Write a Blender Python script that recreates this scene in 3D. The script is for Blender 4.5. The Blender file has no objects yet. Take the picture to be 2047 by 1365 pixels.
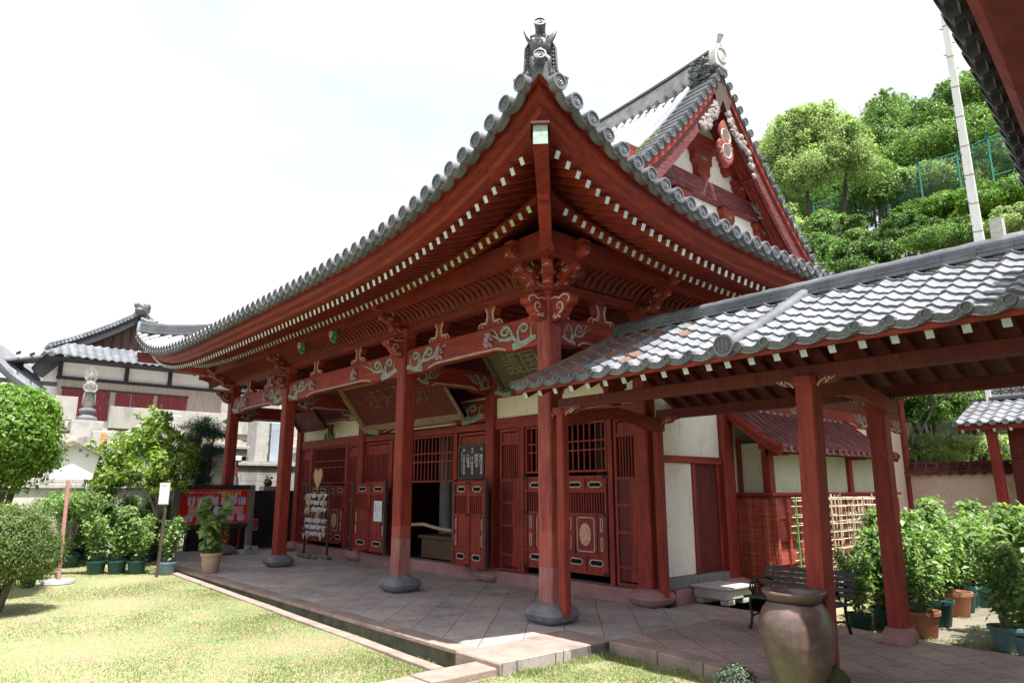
import bpy, math, random
import numpy as np
from mathutils import Vector, Matrix
R = math.radians
sc = bpy.context.scene
col = sc.collection
# ------------------------------------------------ camera, sky, sun, exposure
CP = Vector((6.787, -6.484, 1.65)); YAW = .8626; PIT = .2096; FPX = 1389.4
cd = bpy.data.cameras.new("camera"); cam = bpy.data.objects.new("camera", cd); col.objects.link(cam)
cam.location = CP; cam.rotation_euler = (math.pi/2+PIT, 0, YAW)
cd.sensor_width = 36; cd.lens = 36*FPX/2047; cd.clip_start = .05; cd.clip_end = 2000
sc.camera = cam
SUN = Vector((.355, -.06, 1)).normalized()
SEL = math.asin(SUN.z); SAZ = math.atan2(SUN.x, SUN.y)
w = bpy.data.worlds.new("World"); sc.world = w; w.use_nodes = True
nt = w.node_tree; nd = nt.nodes; bg = nd["Background"]
sky = nd.new("ShaderNodeTexSky"); sky.sky_type = 'NISHITA'; sky.sun_disc = False
sky.sun_elevation = SEL; sky.sun_rotation = SAZ; sky.air_density = 1.0; sky.dust_density = 3.0; sky.ozone_density = 1.0
hsv = nd.new("ShaderNodeHueSaturation"); hsv.inputs['Saturation'].default_value = .55; hsv.inputs['Value'].default_value = 1.9
# thin bright cloud veil over the blue
tc = nd.new("ShaderNodeTexCoord"); mp = nd.new("ShaderNodeMapping"); mp.inputs['Scale'].default_value = (1.2, 1.2, 3.2)
nz = nd.new("ShaderNodeTexNoise"); nz.inputs['Scale'].default_value = 1.6; nz.inputs['Detail'].default_value = 7; nz.inputs['Roughness'].default_value = .55
rp = nd.new("ShaderNodeValToRGB"); rp.color_ramp.elements[0].position = .34; rp.color_ramp.elements[1].position = .54
mx = nd.new("ShaderNodeMixRGB"); mx.inputs[2].default_value = (4.75, 4.85, 5.0, 1)
L = nt.links.new
L(tc.outputs['Generated'], mp.inputs[0]); L(mp.outputs[0], nz.inputs['Vector']); L(nz.outputs['Fac'], rp.inputs[0])
L(sky.outputs[0], hsv.inputs['Color']); L(rp.outputs[0], mx.inputs[0]); L(hsv.outputs[0], mx.inputs[1]); L(mx.outputs[0], bg.inputs[0])
bg.inputs[1].default_value = .085
sl = bpy.data.lights.new("sun", 'SUN'); sl.energy = 4.6; sl.angle = R(.53); sl.color = (1, .955, .88)
so = bpy.data.objects.new("sun", sl); col.objects.link(so); so.location = (10, -5, 30)
so.rotation_euler = SUN.to_track_quat('Z', 'Y').to_euler()
sc.view_settings.view_transform = 'Standard'; sc.view_settings.look = 'None'
sc.view_settings.exposure = 1.42; sc.view_settings.gamma = 1; sc.view_settings.use_curve_mapping = False
sc.render.engine = 'CYCLES'
# measuring helpers: a pixel of the 2047 px wide photograph to a real point on a known plane
_d = Vector((-math.sin(YAW)*math.cos(PIT), math.cos(YAW)*math.cos(PIT), math.sin(PIT)))
_r = Vector((math.cos(YAW), math.sin(YAW), 0)); _u = _r.cross(_d)
def _ray(x, y): return _d+_r*((x-1023.5)/FPX)+_u*((682.5-y)/FPX)
def atX(x, y, X): v = _ray(x, y); return CP+v*((X-CP.x)/v.x)
def atY(x, y, Y): v = _ray(x, y); return CP+v*((Y-CP.y)/v.y)
def atZ(x, y, Z): v = _ray(x, y); return CP+v*((Z-CP.z)/v.z)
# ------------------------------------------------ materials
def _mat(name):
    m = bpy.data.materials.new(name); m.use_nodes = True
    n = m.node_tree.nodes; return m, n, m.node_tree.links.new, n["Principled BSDF"]
def noise(n, L, vec, scale, detail=5, rough=.6):
    t = n.new("ShaderNodeTexNoise"); t.inputs['Scale'].default_value = scale; t.inputs['Detail'].default_value = detail
    t.inputs['Roughness'].default_value = rough; L(vec, t.inputs['Vector']); return t.outputs['Fac']
def ramp(n, L, fac, stops):
    r = n.new("ShaderNodeValToRGB"); e = r.color_ramp.elements
    while len(e) < len(stops): e.new(.5)
    for i, (p, c) in enumerate(stops):
        e[i].position = p; e[i].color = tuple(c)+(1,) if len(c) == 3 else c
    L(fac, r.inputs[0]); return r.outputs[0]
def mixc(n, L, fac, a, b, mode='MIX'):
    m = n.new("ShaderNodeMixRGB"); m.blend_type = mode
    for i, v in ((0, fac), (1, a), (2, b)):
        if isinstance(v, (int, float)): m.inputs[i].default_value = v
        elif isinstance(v, tuple): m.inputs[i].default_value = v+(1,)
        else: L(v, m.inputs[i])
    return m.outputs[0]
def coords(n, L, scale=(1, 1, 1), rot=(0, 0, 0), kind='Object'):
    t = n.new("ShaderNodeTexCoord"); m = n.new("ShaderNodeMapping"); m.inputs['Scale'].default_value = scale; m.inputs['Rotation'].default_value = rot
    L(t.outputs[kind], m.inputs[0]); return m.outputs[0]
def bump(n, L, b, h, strength=.4, dist=.01):
    u = n.new("ShaderNodeBump"); u.inputs['Strength'].default_value = strength; u.inputs['Distance'].default_value = dist
    L(h, u.inputs['Height']); L(u.outputs[0], b.inputs['Normal'])
def mat(name, c, c2=None, scale=6, rough=.7, stretch=(1, 1, 1), bmp=.3, spec=.3, metal=0, fine=True, c3=None):
    """two-tone noisy surface with fine grain and bump"""
    m, n, L, b = _mat(name)
    v = coords(n, L, stretch)
    c2 = c2 or tuple(x*.7 for x in c)
    st = [(.3, c2), (.6, c)]
    if c3: st.append((.78, c3))
    f = noise(n, L, v, scale, 6, .62)
    cc = ramp(n, L, f, st)
    if fine:
        g = noise(n, L, v, scale*7, 4, .7)
        cc = mixc(n, L, .3, cc, ramp(n, L, g, [(.3, (.35, .35, .35)), (.7, (1, 1, 1))]), 'MULTIPLY')
        bump(n, L, b, g, bmp)
    L(cc, b.inputs['Base Color']); b.inputs['Roughness'].default_value = rough; b.inputs['Specular IOR Level'].default_value = spec; b.inputs['Metallic'].default_value = metal
    return m
M = {}
def redwood(name, stretch, base=(.255, .030, .020), dark=(.13, .016, .012), light=(.35, .056, .040), worn=None, rough=.62):
    m, n, L, b = _mat(name)
    v = coords(n, L, stretch)
    f = noise(n, L, v, 3.2, 7, .66)
    c = ramp(n, L, f, [(.28, dark), (.5, base), (.72, light)])
    g = noise(n, L, v, 22, 5, .75)
    c = mixc(n, L, .45, c, ramp(n, L, g, [(.32, (.3, .26, .26)), (.5, (1, 1, 1))]), 'MULTIPLY')
    big = noise(n, L, coords(n, L, (1, 1, 1)), 1.3, 4, .6)
    c = mixc(n, L, ramp(n, L, big, [(.42, (0, 0, 0)), (.70, (.55, .55, .55))]), c, (.10, .020, .018))
    fd = noise(n, L, coords(n, L, tuple(.5+.5*q for q in stretch)), 2.1, 8, .75)
    c = mixc(n, L, ramp(n, L, fd, [(.60, (0, 0, 0)), (.72, (.42, .42, .42))]), c, (.36, .10, .088))
    # hairline cracks and knots
    cr = noise(n, L, v, 45, 2, .5)
    c = mixc(n, L, ramp(n, L, cr, [(.68, (0, 0, 0)), (.74, (.55, .55, .55))]), c, (.02, .008, .008))
    if worn:   # (z below which the paint has weathered away, strength): the photo shows a repaint line on these posts
        s = n.new("ShaderNodeSeparateXYZ"); tc = n.new("ShaderNodeTexCoord"); L(tc.outputs['Object'], s.inputs[0])
        mth = n.new("ShaderNodeMath"); mth.operation = 'LESS_THAN'; L(s.outputs['Z'], mth.inputs[0]); mth.inputs[1].default_value = worn[0]
        wn = noise(n, L, v, 5, 6, .7)
        wr = ramp(n, L, wn, [(.38, (0, 0, 0)), (.62, (1, 1, 1))])
        k = n.new("ShaderNodeMath"); k.operation = 'MULTIPLY'; L(mth.outputs[0], k.inputs[0]); k.inputs[1].default_value = .45
        c = mixc(n, L, k.outputs[0], c, (.36, .10, .085))
        k2 = n.new("ShaderNodeMath"); k2.operation = 'LESS_THAN'; L(s.outputs['Z'], k2.inputs[0]); k2.inputs[1].default_value = worn[1]
        k3 = n.new("ShaderNodeMath"); k3.operation = 'MULTIPLY'; L(k2.outputs[0], k3.inputs[0]); L(wr, k3.inputs[1])
        k4 = n.new("ShaderNodeMath"); k4.operation = 'MULTIPLY'; L(k3.outputs[0], k4.inputs[0]); k4.inputs[1].default_value = .8
        c = mixc(n, L, k4.outputs[0], c, (.27, .20, .20))
    L(c, b.inputs['Base Color']); b.inputs['Roughness'].default_value = rough; b.inputs['Specular IOR Level'].default_value = .3
    bump(n, L, b, g, .45, .006); return m
M['redz'] = redwood('red_paint_upright', (5, 5, .6))
M['redx'] = redwood('red_paint_lengthwise', (.6, 5, 5))
M['redy'] = redwood('red_paint_crosswise', (5, .6, 5))
M['evx'] = redwood('eave_shade_red_lengthwise', (.6, 5, 5), base=(.19, .021, .012), dark=(.09, .011, .008), light=(.255, .036, .020))  # both eave reds: darker copies with the under-eave shade in the colour
M['evy'] = redwood('eave_shade_red_crosswise', (5, .6, 5), base=(.19, .021, .012), dark=(.09, .011, .008), light=(.255, .036, .020))
M['red'] = redwood('red_paint', (2, 2, 2))
M['reddk'] = redwood('dark_red_paint', (4, 4, .8), base=(.105, .015, .014), dark=(.055, .009, .009), light=(.14, .024, .021))  # deep red; under the corridor roof it also stands in for shade
M['redworn'] = redwood('worn_red_paint', (5, 5, .6), worn=(1.05, .85))
M['redworn2'] = redwood('bleached_red_paint', (5, 5, .6), base=(.30, .058, .045), light=(.40, .11, .09), worn=(1.12, .68))
M['redwood_old'] = redwood('weathered_red_board', (1.4, 1.4, 7), base=(.125, .026, .026), dark=(.065, .018, .02), light=(.21, .095, .095))
M['redboard'] = redwood('faded_red_siding', (.8, .8, 8), base=(.36, .075, .05), dark=(.22, .04, .03), light=(.48, .15, .11), rough=.75)
M['pale'] = mat('pale_rafter_paint', (.56, .64, .64), (.34, .43, .42), 7, .7)
M['paleg'] = mat('pale_green_paint', (.42, .55, .42), (.28, .38, .28), 9, .7)
M['scroll'] = mat('grey_green_scroll_paint', (.30, .355, .335), (.17, .21, .20), 14, .75)
M['white'] = mat('white_line_paint', (.60, .52, .47), (.42, .34, .31), 14, .7)
M['gold'] = mat('flaking_gilding', (.17, .06, .035), (.10, .018, .014), 9, .6, c3=(.46, .36, .19)); M['olivel'] = mat('raised_olive_lettering', (.23, .20, .13), (.12, .10, .065), 8, .7)
M['palemoss'] = mat('mossy_pale_paint', (.38, .50, .45), (.24, .33, .28), 12, .75)
M['flower'] = mat('pink_petal_paint', (.72, .42, .33), (.55, .26, .2), 14, .7)
M['yellow'] = mat('yellow_paint', (.65, .48, .12), None, 10, .6)
M['purple'] = mat('mauve_and_pink_paint', (.45, .28, .40), (.30, .20, .16), 26, .7, c3=(.55, .45, .38))
M['green'] = mat('green_leaf_paint', (.035, .20, .09), (.02, .10, .05), 14, .6)
M['black'] = mat('painted_dark_opening', (.006, .005, .005), (.004, .004, .004), 3, .95, fine=False)
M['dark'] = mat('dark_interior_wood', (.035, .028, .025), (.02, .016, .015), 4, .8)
M['iron'] = mat('dark_iron', (.035, .035, .038), (.02, .02, .022), 20, .5, metal=.6)
def tilemat(name, c, c2, c3, rough=.42, sc_=2.2, spec=.5):
    m, n, L, b = _mat(name); v = coords(n, L)
    f = noise(n, L, v, sc_, 6, .7); cc = ramp(n, L, f, [(.3, c2), (.52, c), (.75, c3)])
    g = noise(n, L, v, 38, 5, .75)
    cc = mixc(n, L, .5, cc, ramp(n, L, g, [(.3, (.4, .4, .38)), (.62, (1, 1, 1))]), 'MULTIPLY')
    l = noise(n, L, v, 6, 6, .7)
    cc = mixc(n, L, ramp(n, L, l, [(.6, (0, 0, 0)), (.72, (.35, .35, .35))]), cc, (.09, .085, .05))
    L(cc, b.inputs['Base Color']); b.inputs['Roughness'].default_value = rough; b.inputs['Specular IOR Level'].default_value = spec
    bump(n, L, b, g, .35, .004); return m
M['tile'] = tilemat('grey_roof_tile', (.115, .122, .138), (.07, .075, .085), (.19, .20, .22), .42)
M['tiledk'] = tilemat('dark_blue_grey_tile', (.10, .11, .13), (.06, .065, .08), (.2, .21, .24), .4)
M['tilemid'] = tilemat('dark_disc_tile', (.085, .09, .102), (.055, .058, .066), (.13, .137, .15), .45)
M['tiletop'] = tilemat('sun_glare_tile', (.33, .345, .36), (.20, .21, .22), (.42, .43, .44), .4)  # sun glare on the slopes is put into this lighter tile colour
M['tileblk'] = tilemat('shade_darkened_tile', (.022, .024, .03), (.013, .014, .018), (.04, .044, .052), .5)  # the near eave's underside shade is put into this tile colour
M['tilewh'] = tilemat('silver_grey_tile', (.225, .24, .27), (.14, .15, .17), (.34, .355, .385), .33)
M['tilebr'] = tilemat('brown_and_grey_tile', (.18, .10, .08), (.085, .08, .09), (.30, .16, .12), .42, 4.5)
M['tilered'] = tilemat('red_washed_tile', (.20, .075, .075), (.12, .035, .035), (.34, .16, .15), .5, 5)
M['ridgepl'] = mat('stained_ridge_plaster', (.50, .50, .51), (.24, .24, .245), 4, .85, c3=(.66, .66, .66))
def plaster(name, c, stain, sc_=1.6, lo=.5, hi=.74, drt=(.22, .18, .14)):
    m, n, L, b = _mat(name); v = coords(n, L, (1, 1, .8))
    f = noise(n, L, v, sc_, 6, .6); cc = mixc(n, L, ramp(n, L, f, [(lo, (0, 0, 0)), (hi, (.85, .85, .85))]), c, stain)
    g = noise(n, L, coords(n, L, (1, 1, .35)), 5.5, 8, .75)
    cc = mixc(n, L, ramp(n, L, g, [(.56, (0, 0, 0)), (.72, (.5, .5, .5))]), cc, drt)
    h = noise(n, L, v, 60, 3, .6)
    sp = noise(n, L, v, 26, 2, .4)
    cc = mixc(n, L, ramp(n, L, sp, [(.70, (0, 0, 0)), (.74, (.6, .6, .6))]), cc, (.25, .12, .09))
    L(cc, b.inputs['Base Color']); b.inputs['Roughness'].default_value = .9; bump(n, L, b, h, .25, .004); return m
M['plaster'] = plaster('white_plaster', (.72, .67, .62), (.60, .45, .39))
M['plasterc'] = plaster('cream_plaster', (.72, .66, .52), (.62, .54, .40))
M['plasterg'] = plaster('greenish_plaster', (.48, .48, .38), (.36, .37, .26))  # grey-green tone of the annex wall
M['plasterp'] = plaster('pink_stained_plaster', (.74, .60, .54), (.62, .34, .28), 1.1)
M['gablewh'] = plaster('gable_plaster', (.88, .84, .86), (.80, .68, .68))
M['sillst'] = mat('red_washed_stone', (.37, .205, .195), (.28, .14, .135), 2.5, .85, c3=(.42, .27, .26))
M['stone'] = mat('grey_stone', (.21, .21, .225), (.13, .13, .14), 5, .8, bmp=.7)
M['granite'] = mat('pale_granite', (.44, .43, .41), (.30, .30, .29), 3, .8, bmp=.5)
M['concrete'] = mat('stained_concrete', (.42, .41, .38), (.22, .22, .20), 1.2, .9, (1, 1, .35), bmp=.5)
M['concdk'] = mat('blackened_concrete', (.035, .037, .042), (.014, .014, .016), 1.6, .85, (1, 1, .6), c3=(.06, .065, .075))
M['clapboard'] = mat('grey_wood_siding', (.45, .38, .34), (.32, .26, .23), 2, .85, (8, 8, .6))
M['rustdoor'] = mat('peeling_dark_red_door', (.20, .03, .035), (.16, .022, .028), 4, .6, (6, 6, .8), c3=(.50, .40, .38))
M['blackwood'] = mat('black_timber', (.04, .04, .045), (.025, .025, .03), 6, .7)
M['greywood'] = mat('weathered_grey_wood', (.24, .23, .23), (.13, .12, .12), 4, .85, (8, 8, .8))
M['brownwood'] = mat('dark_brown_wood', (.10, .07, .06), (.05, .035, .03), 4, .7, (7, 7, .8))
M['boxwood'] = mat('oiled_box_wood', (.12, .07, .045), (.06, .035, .022), 4, .6, (.8, 5, 7))
M['palewood'] = mat('bare_pale_wood', (.45, .35, .26), (.26, .19, .14), 5, .8, (.8, 6, 6))
M['framewood'] = mat('worn_gilded_frame', (.30, .20, .115), (.15, .09, .055), 6, .65, (1, 5, 5), c3=(.42, .34, .24))
M['emawood'] = mat('plaque_wood', (.62, .42, .24), (.45, .30, .17), 8, .7)
M['paper'] = mat('white_paper', (.66, .70, .76), (.58, .63, .70), 6, .8, fine=False)
M['ink'] = mat('dark_ink', (.05, .06, .12), None, 6, .8, fine=False)
M['boardwh'] = mat('white_board_paint', (.86, .87, .88), (.8, .81, .83), 3, .6, fine=False)
M['postpink'] = mat('dusty_red_post', (.26, .12, .11), (.18, .08, .08), 8, .7, (4, 4, .5))
M['signred'] = mat('sign_red', (.56, .015, .02), (.50, .012, .018), 3, .4, fine=False)
M['signor'] = mat('sign_orange', (.75, .25, .06), None, 3, .5, fine=False)
M['signlav'] = mat('sign_lavender', (.55, .50, .72), (.48, .44, .66), 5, .5, fine=False)
M['signyel'] = mat('sign_yellow', (.80, .72, .25), None, 3, .5, fine=False)
M['signwh'] = mat('sign_white', (.8, .76, .74), None, 3, .5, fine=False)
M['signbk'] = mat('board_charcoal', (.045, .042, .048), (.035, .033, .04), 3, .6)
M['bamboo'] = mat('dry_bamboo', (.60, .52, .40), (.40, .33, .24), 8, .7)
M['bamboog'] = mat('green_bamboo', (.20, .35, .10), (.12, .25, .06), 8, .6)
M['potgreen'] = mat('dark_green_plastic', (.022, .085, .075), (.015, .055, .05), 6, .45)
M['potblue'] = mat('blue_grey_plastic', (.20, .31, .40), (.14, .22, .29), 6, .5)
M['potteal'] = mat('pale_teal_plastic', (.16, .27, .27), (.10, .19, .19), 6, .5)
M['terracotta'] = mat('terracotta', (.42, .17, .10), (.28, .11, .065), 6, .8)
M['potpink'] = mat('pale_clay', (.52, .36, .30), (.36, .27, .20), 5, .8)
M['soil'] = mat('potting_soil', (.06, .045, .03), (.03, .022, .015), 30, .95)
M['bark'] = mat('bark', (.12, .10, .085), (.06, .05, .04), 6, .9, (4, 4, .8), bmp=.8)
M['barkgrey'] = mat('grey_bark', (.26, .24, .22), (.13, .12, .11), 6, .9, (4, 4, .8), bmp=.8)
M['stem'] = mat('green_brown_stem', (.20, .19, .09), (.12, .09, .05), 12, .8)
M['bench'] = mat('charcoal_painted_slat', (.075, .075, .085), (.04, .04, .045), 5, .55, (1, 8, 8))
M['lampwh'] = mat('white_metal_paint', (.75, .77, .80), (.62, .62, .62), 5, .5, (2, 2, .3))
M['net'] = mat('green_fence_paint', (.03, .24, .20), (.02, .17, .15), 6, .5); M['wire'] = mat('dull_green_wire', (.06, .14, .11), None, 6, .6)
def _pole():
    m, n, L, b = _mat('white_pole_with_rust'); v = coords(n, L, (2, 2, .25))
    f = noise(n, L, v, 3, 7, .7)
    c = ramp(n, L, f, [(.35, (.74, .76, .80)), (.60, (.85, .87, .90)), (.70, (.66, .45, .30))])
    L(c, b.inputs['Base Color']); b.inputs['Roughness'].default_value = .5; return m
M['pole'] = _pole()
def _jar():
    m, n, L, b = _mat('brown_glazed_stoneware')
    v = coords(n, L, (1.4, 1.4, 2.6)); f = noise(n, L, v, 2.6, 8, .7)
    c = ramp(n, L, f, [(.3, (.055, .040, .040)), (.5, (.115, .078, .07)), (.7, (.21, .135, .115))])
    s = n.new("ShaderNodeSeparateXYZ"); tc = n.new("ShaderNodeTexCoord"); L(tc.outputs['Object'], s.inputs[0])
    wob = n.new("ShaderNodeMath"); wob.operation = 'MULTIPLY_ADD'; L(noise(n, L, coords(n, L, (1, 1, 1)), 3.5, 5, .6), wob.inputs[0]); wob.inputs[1].default_value = .42; L(s.outputs['Z'], wob.inputs[2])
    c = mixc(n, L, ramp(n, L, wob.outputs[0], [(.36, (.7, .7, .7)), (.62, (0, 0, 0))]), c, (.155, .14, .085))
    st = noise(n, L, coords(n, L, (6, 6, .5)), 4, 6, .7)
    c = mixc(n, L, ramp(n, L, st, [(.58, (0, 0, 0)), (.7, (.45, .45, .45))]), c, (.05, .04, .045))
    L(c, b.inputs['Base Color']); b.inputs['Roughness'].default_value = .33; b.inputs['Specular IOR Level'].default_value = .5
    bump(n, L, b, noise(n, L, coords(n, L, (1, 1, 5)), 6, 4, .6), .12, .004); return m
M['jar'] = _jar()
def _paving(name, size, c1, c2, mortar, rot, wet=.55):
    m, n, L, b = _mat(name); v0 = coords(n, L, (1, 1, 1), (0, 0, rot))
    wn = n.new("ShaderNodeTexNoise"); wn.inputs['Scale'].default_value = 2.2; wn.inputs['Detail'].default_value = 5; L(v0, wn.inputs['Vector'])
    ad = n.new("ShaderNodeMixRGB"); ad.blend_type = 'ADD'; ad.inputs[0].default_value = .045; L(v0, ad.inputs[1]); L(wn.outputs['Color'], ad.inputs[2])
    v = ad.outputs[0]
    br = n.new("ShaderNodeTexBrick"); br.offset = .37; br.squash = 1; br.inputs['Scale'].default_value = 1
    br.inputs['Brick Width'].default_value = size*1.25; br.inputs['Row Height'].default_value = size; br.inputs['Mortar Size'].default_value = .006; br.inputs['Mortar Smooth'].default_value = .35
    br.inputs['Color1'].default_value = c1+(1,); br.inputs['Color2'].default_value = c2+(1,); br.inputs['Mortar'].default_value = mortar+(1,); br.inputs['Bias'].default_value = -.2
    L(v, br.inputs['Vector'])
    f = noise(n, L, v0, 1.7, 8, .7)
    c = mixc(n, L, .65, br.outputs['Color'], ramp(n, L, f, [(.28, (.42, .40, .42)), (.5, (1, .97, .95)), (.72, (1.3, 1.22, 1.15))]), 'MULTIPLY')
    g = noise(n, L, v0, 16, 6, .75)
    c = mixc(n, L, .55, c, ramp(n, L, g, [(.3, (.45, .45, .45)), (.62, (1.1, 1.1, 1.1))]), 'MULTIPLY')
    ms = noise(n, L, v0, 3.3, 6, .72)
    c = mixc(n, L, ramp(n, L, ms, [(.60, (0, 0, 0)), (.70, (.4, .4, .4))]), c, (.10, .105, .045))
    L(c, b.inputs['Base Color'])
    L(ramp(n, L, f, [(.3, (.75, .75, .75)), (.7, (wet, wet, wet))]), b.inputs['Roughness'])
    inv = n.new("ShaderNodeMath"); inv.operation = 'MULTIPLY_ADD'; L(br.outputs['Fac'], inv.inputs[0]); inv.inputs[1].default_value = -.7; L(g, inv.inputs[2])
    bump(n, L, b, inv.outputs[0], .55, .012); return m
M['paving'] = _paving('diagonal_flagstones', .46, (.42, .375, .36), (.32, .29, .285), (.10, .09, .075), R(45))
M['paving2'] = _paving('reddish_flagstones', .40, (.38, .285, .26), (.29, .23, .215), (.07, .065, .045), R(33))
M['slabs'] = _paving('garden_path_slabs', .9, (.20, .18, .14), (.145, .135, .10), (.03, .045, .015), R(12))
M['edging'] = mat('pinkish_edging_stone', (.34, .25, .22), (.19, .16, .14), 3, .85, bmp=.8)
M['platside'] = mat('mossy_platform_face', (.10, .10, .075), (.045, .045, .035), 4, .9, bmp=1)
def _grassmat():
    m, n, L, b = _mat('lawn'); v = coords(n, L)
    f = noise(n, L, v, .9, 7, .7); c = ramp(n, L, f, [(.3, (.19, .235, .115)), (.5, (.245, .27, .145)), (.68, (.29, .255, .175))])
    g = noise(n, L, v, 3.2, 8, .75); c = mixc(n, L, ramp(n, L, g, [(.47, (0, 0, 0)), (.62, (.75, .75, .75))]), c, (.36, .26, .18))
    h = noise(n, L, v, 45, 4, .8); c = mixc(n, L, .6, c, ramp(n, L, h, [(.3, (.35, .4, .3)), (.62, (1.15, 1.15, 1.1))]), 'MULTIPLY')
    L(c, b.inputs['Base Color']); b.inputs['Roughness'].default_value = .95; b.inputs['Specular IOR Level'].default_value = .1
    bump(n, L, b, h, .8, .02); return m
M['lawn'] = _grassmat()
M['hill'] = mat('hill_soil_and_weeds', (.07, .09, .035), (.03, .045, .015), .5, .95, bmp=.8)
M['rock'] = mat('lichened_rock', (.30, .27, .23), (.085, .075, .065), 1.6, .9, bmp=1, c3=(.42, .38, .33))
def leafmat(name, c1, c2, c3, trans=.45, rough=.45):
    m, n, L, b = _mat(name)
    gm = n.new("ShaderNodeNewGeometry")
    c = ramp(n, L, gm.outputs['Random Per Island'], [(.0, c1), (.55, c2), (1, c3)])
    f = noise(n, L, coords(n, L), 1.3, 3, .5)
    c = mixc(n, L, .5, c, ramp(n, L, f, [(.35, (.55, .62, .5)), (.65, (1.15, 1.12, 1.0))]), 'MULTIPLY')
    L(c, b.inputs['Base Color']); b.inputs['Roughness'].default_value = rough; b.inputs['Specular IOR Level'].default_value = .35
    tr = n.new("ShaderNodeBsdfTranslucent"); L(mixc(n, L, 1.0, c, (1.0, 1.25, .55), 'MULTIPLY'), tr.inputs[0])
    ms = n.new("ShaderNodeMixShader"); ms.inputs[0].default_value = trans
    out = n["Material Output"]; L(b.outputs[0], ms.inputs[1]); L(tr.outputs[0], ms.inputs[2]); L(ms.outputs[0], out.inputs[0]); return m
M['leaf_hyd'] = leafmat('hydrangea_leaf', (.10, .18, .06), (.23, .34, .13), (.42, .52, .27), .5)
M['leaf_bush'] = leafmat('round_shrub_leaf', (.07, .16, .02), (.14, .27, .04), (.30, .42, .10))
M['leaf_box'] = leafmat('clipped_azalea_leaf', (.075, .12, .035), (.13, .19, .06), (.25, .31, .12))
M['leaf_cam'] = leafmat('camellia_leaf', (.06, .13, .02), (.19, .29, .05), (.38, .46, .11))
M['leaf_pine'] = leafmat('pine_needle', (.010, .034, .024), (.022, .065, .042), (.06, .13, .08), .15)
M['leaf_lime'] = leafmat('spring_lime_leaf', (.26, .34, .14), (.37, .45, .21), (.52, .59, .33))
M['leaf_mid'] = leafmat('mid_green_leaf', (.09, .175, .05), (.16, .265, .08), (.31, .41, .17))
M['leaf_dark'] = leafmat('evergreen_leaf', (.035, .085, .02), (.075, .15, .035), (.18, .27, .08))
M['leaf_banana'] = leafmat('banana_leaf', (.16, .26, .05), (.26, .36, .09), (.36, .46, .15), .5)
M['leaf_moss'] = leafmat('roof_weed', (.07, .08, .04), (.13, .15, .07), (.24, .23, .14))
M['grass'] = leafmat('grass_blade', (.17, .235, .085), (.26, .31, .13), (.35, .35, .20), .4)
M['sage'] = leafmat('grey_green_herb', (.05, .075, .05), (.10, .14, .10), (.18, .22, .16), .2)
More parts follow.
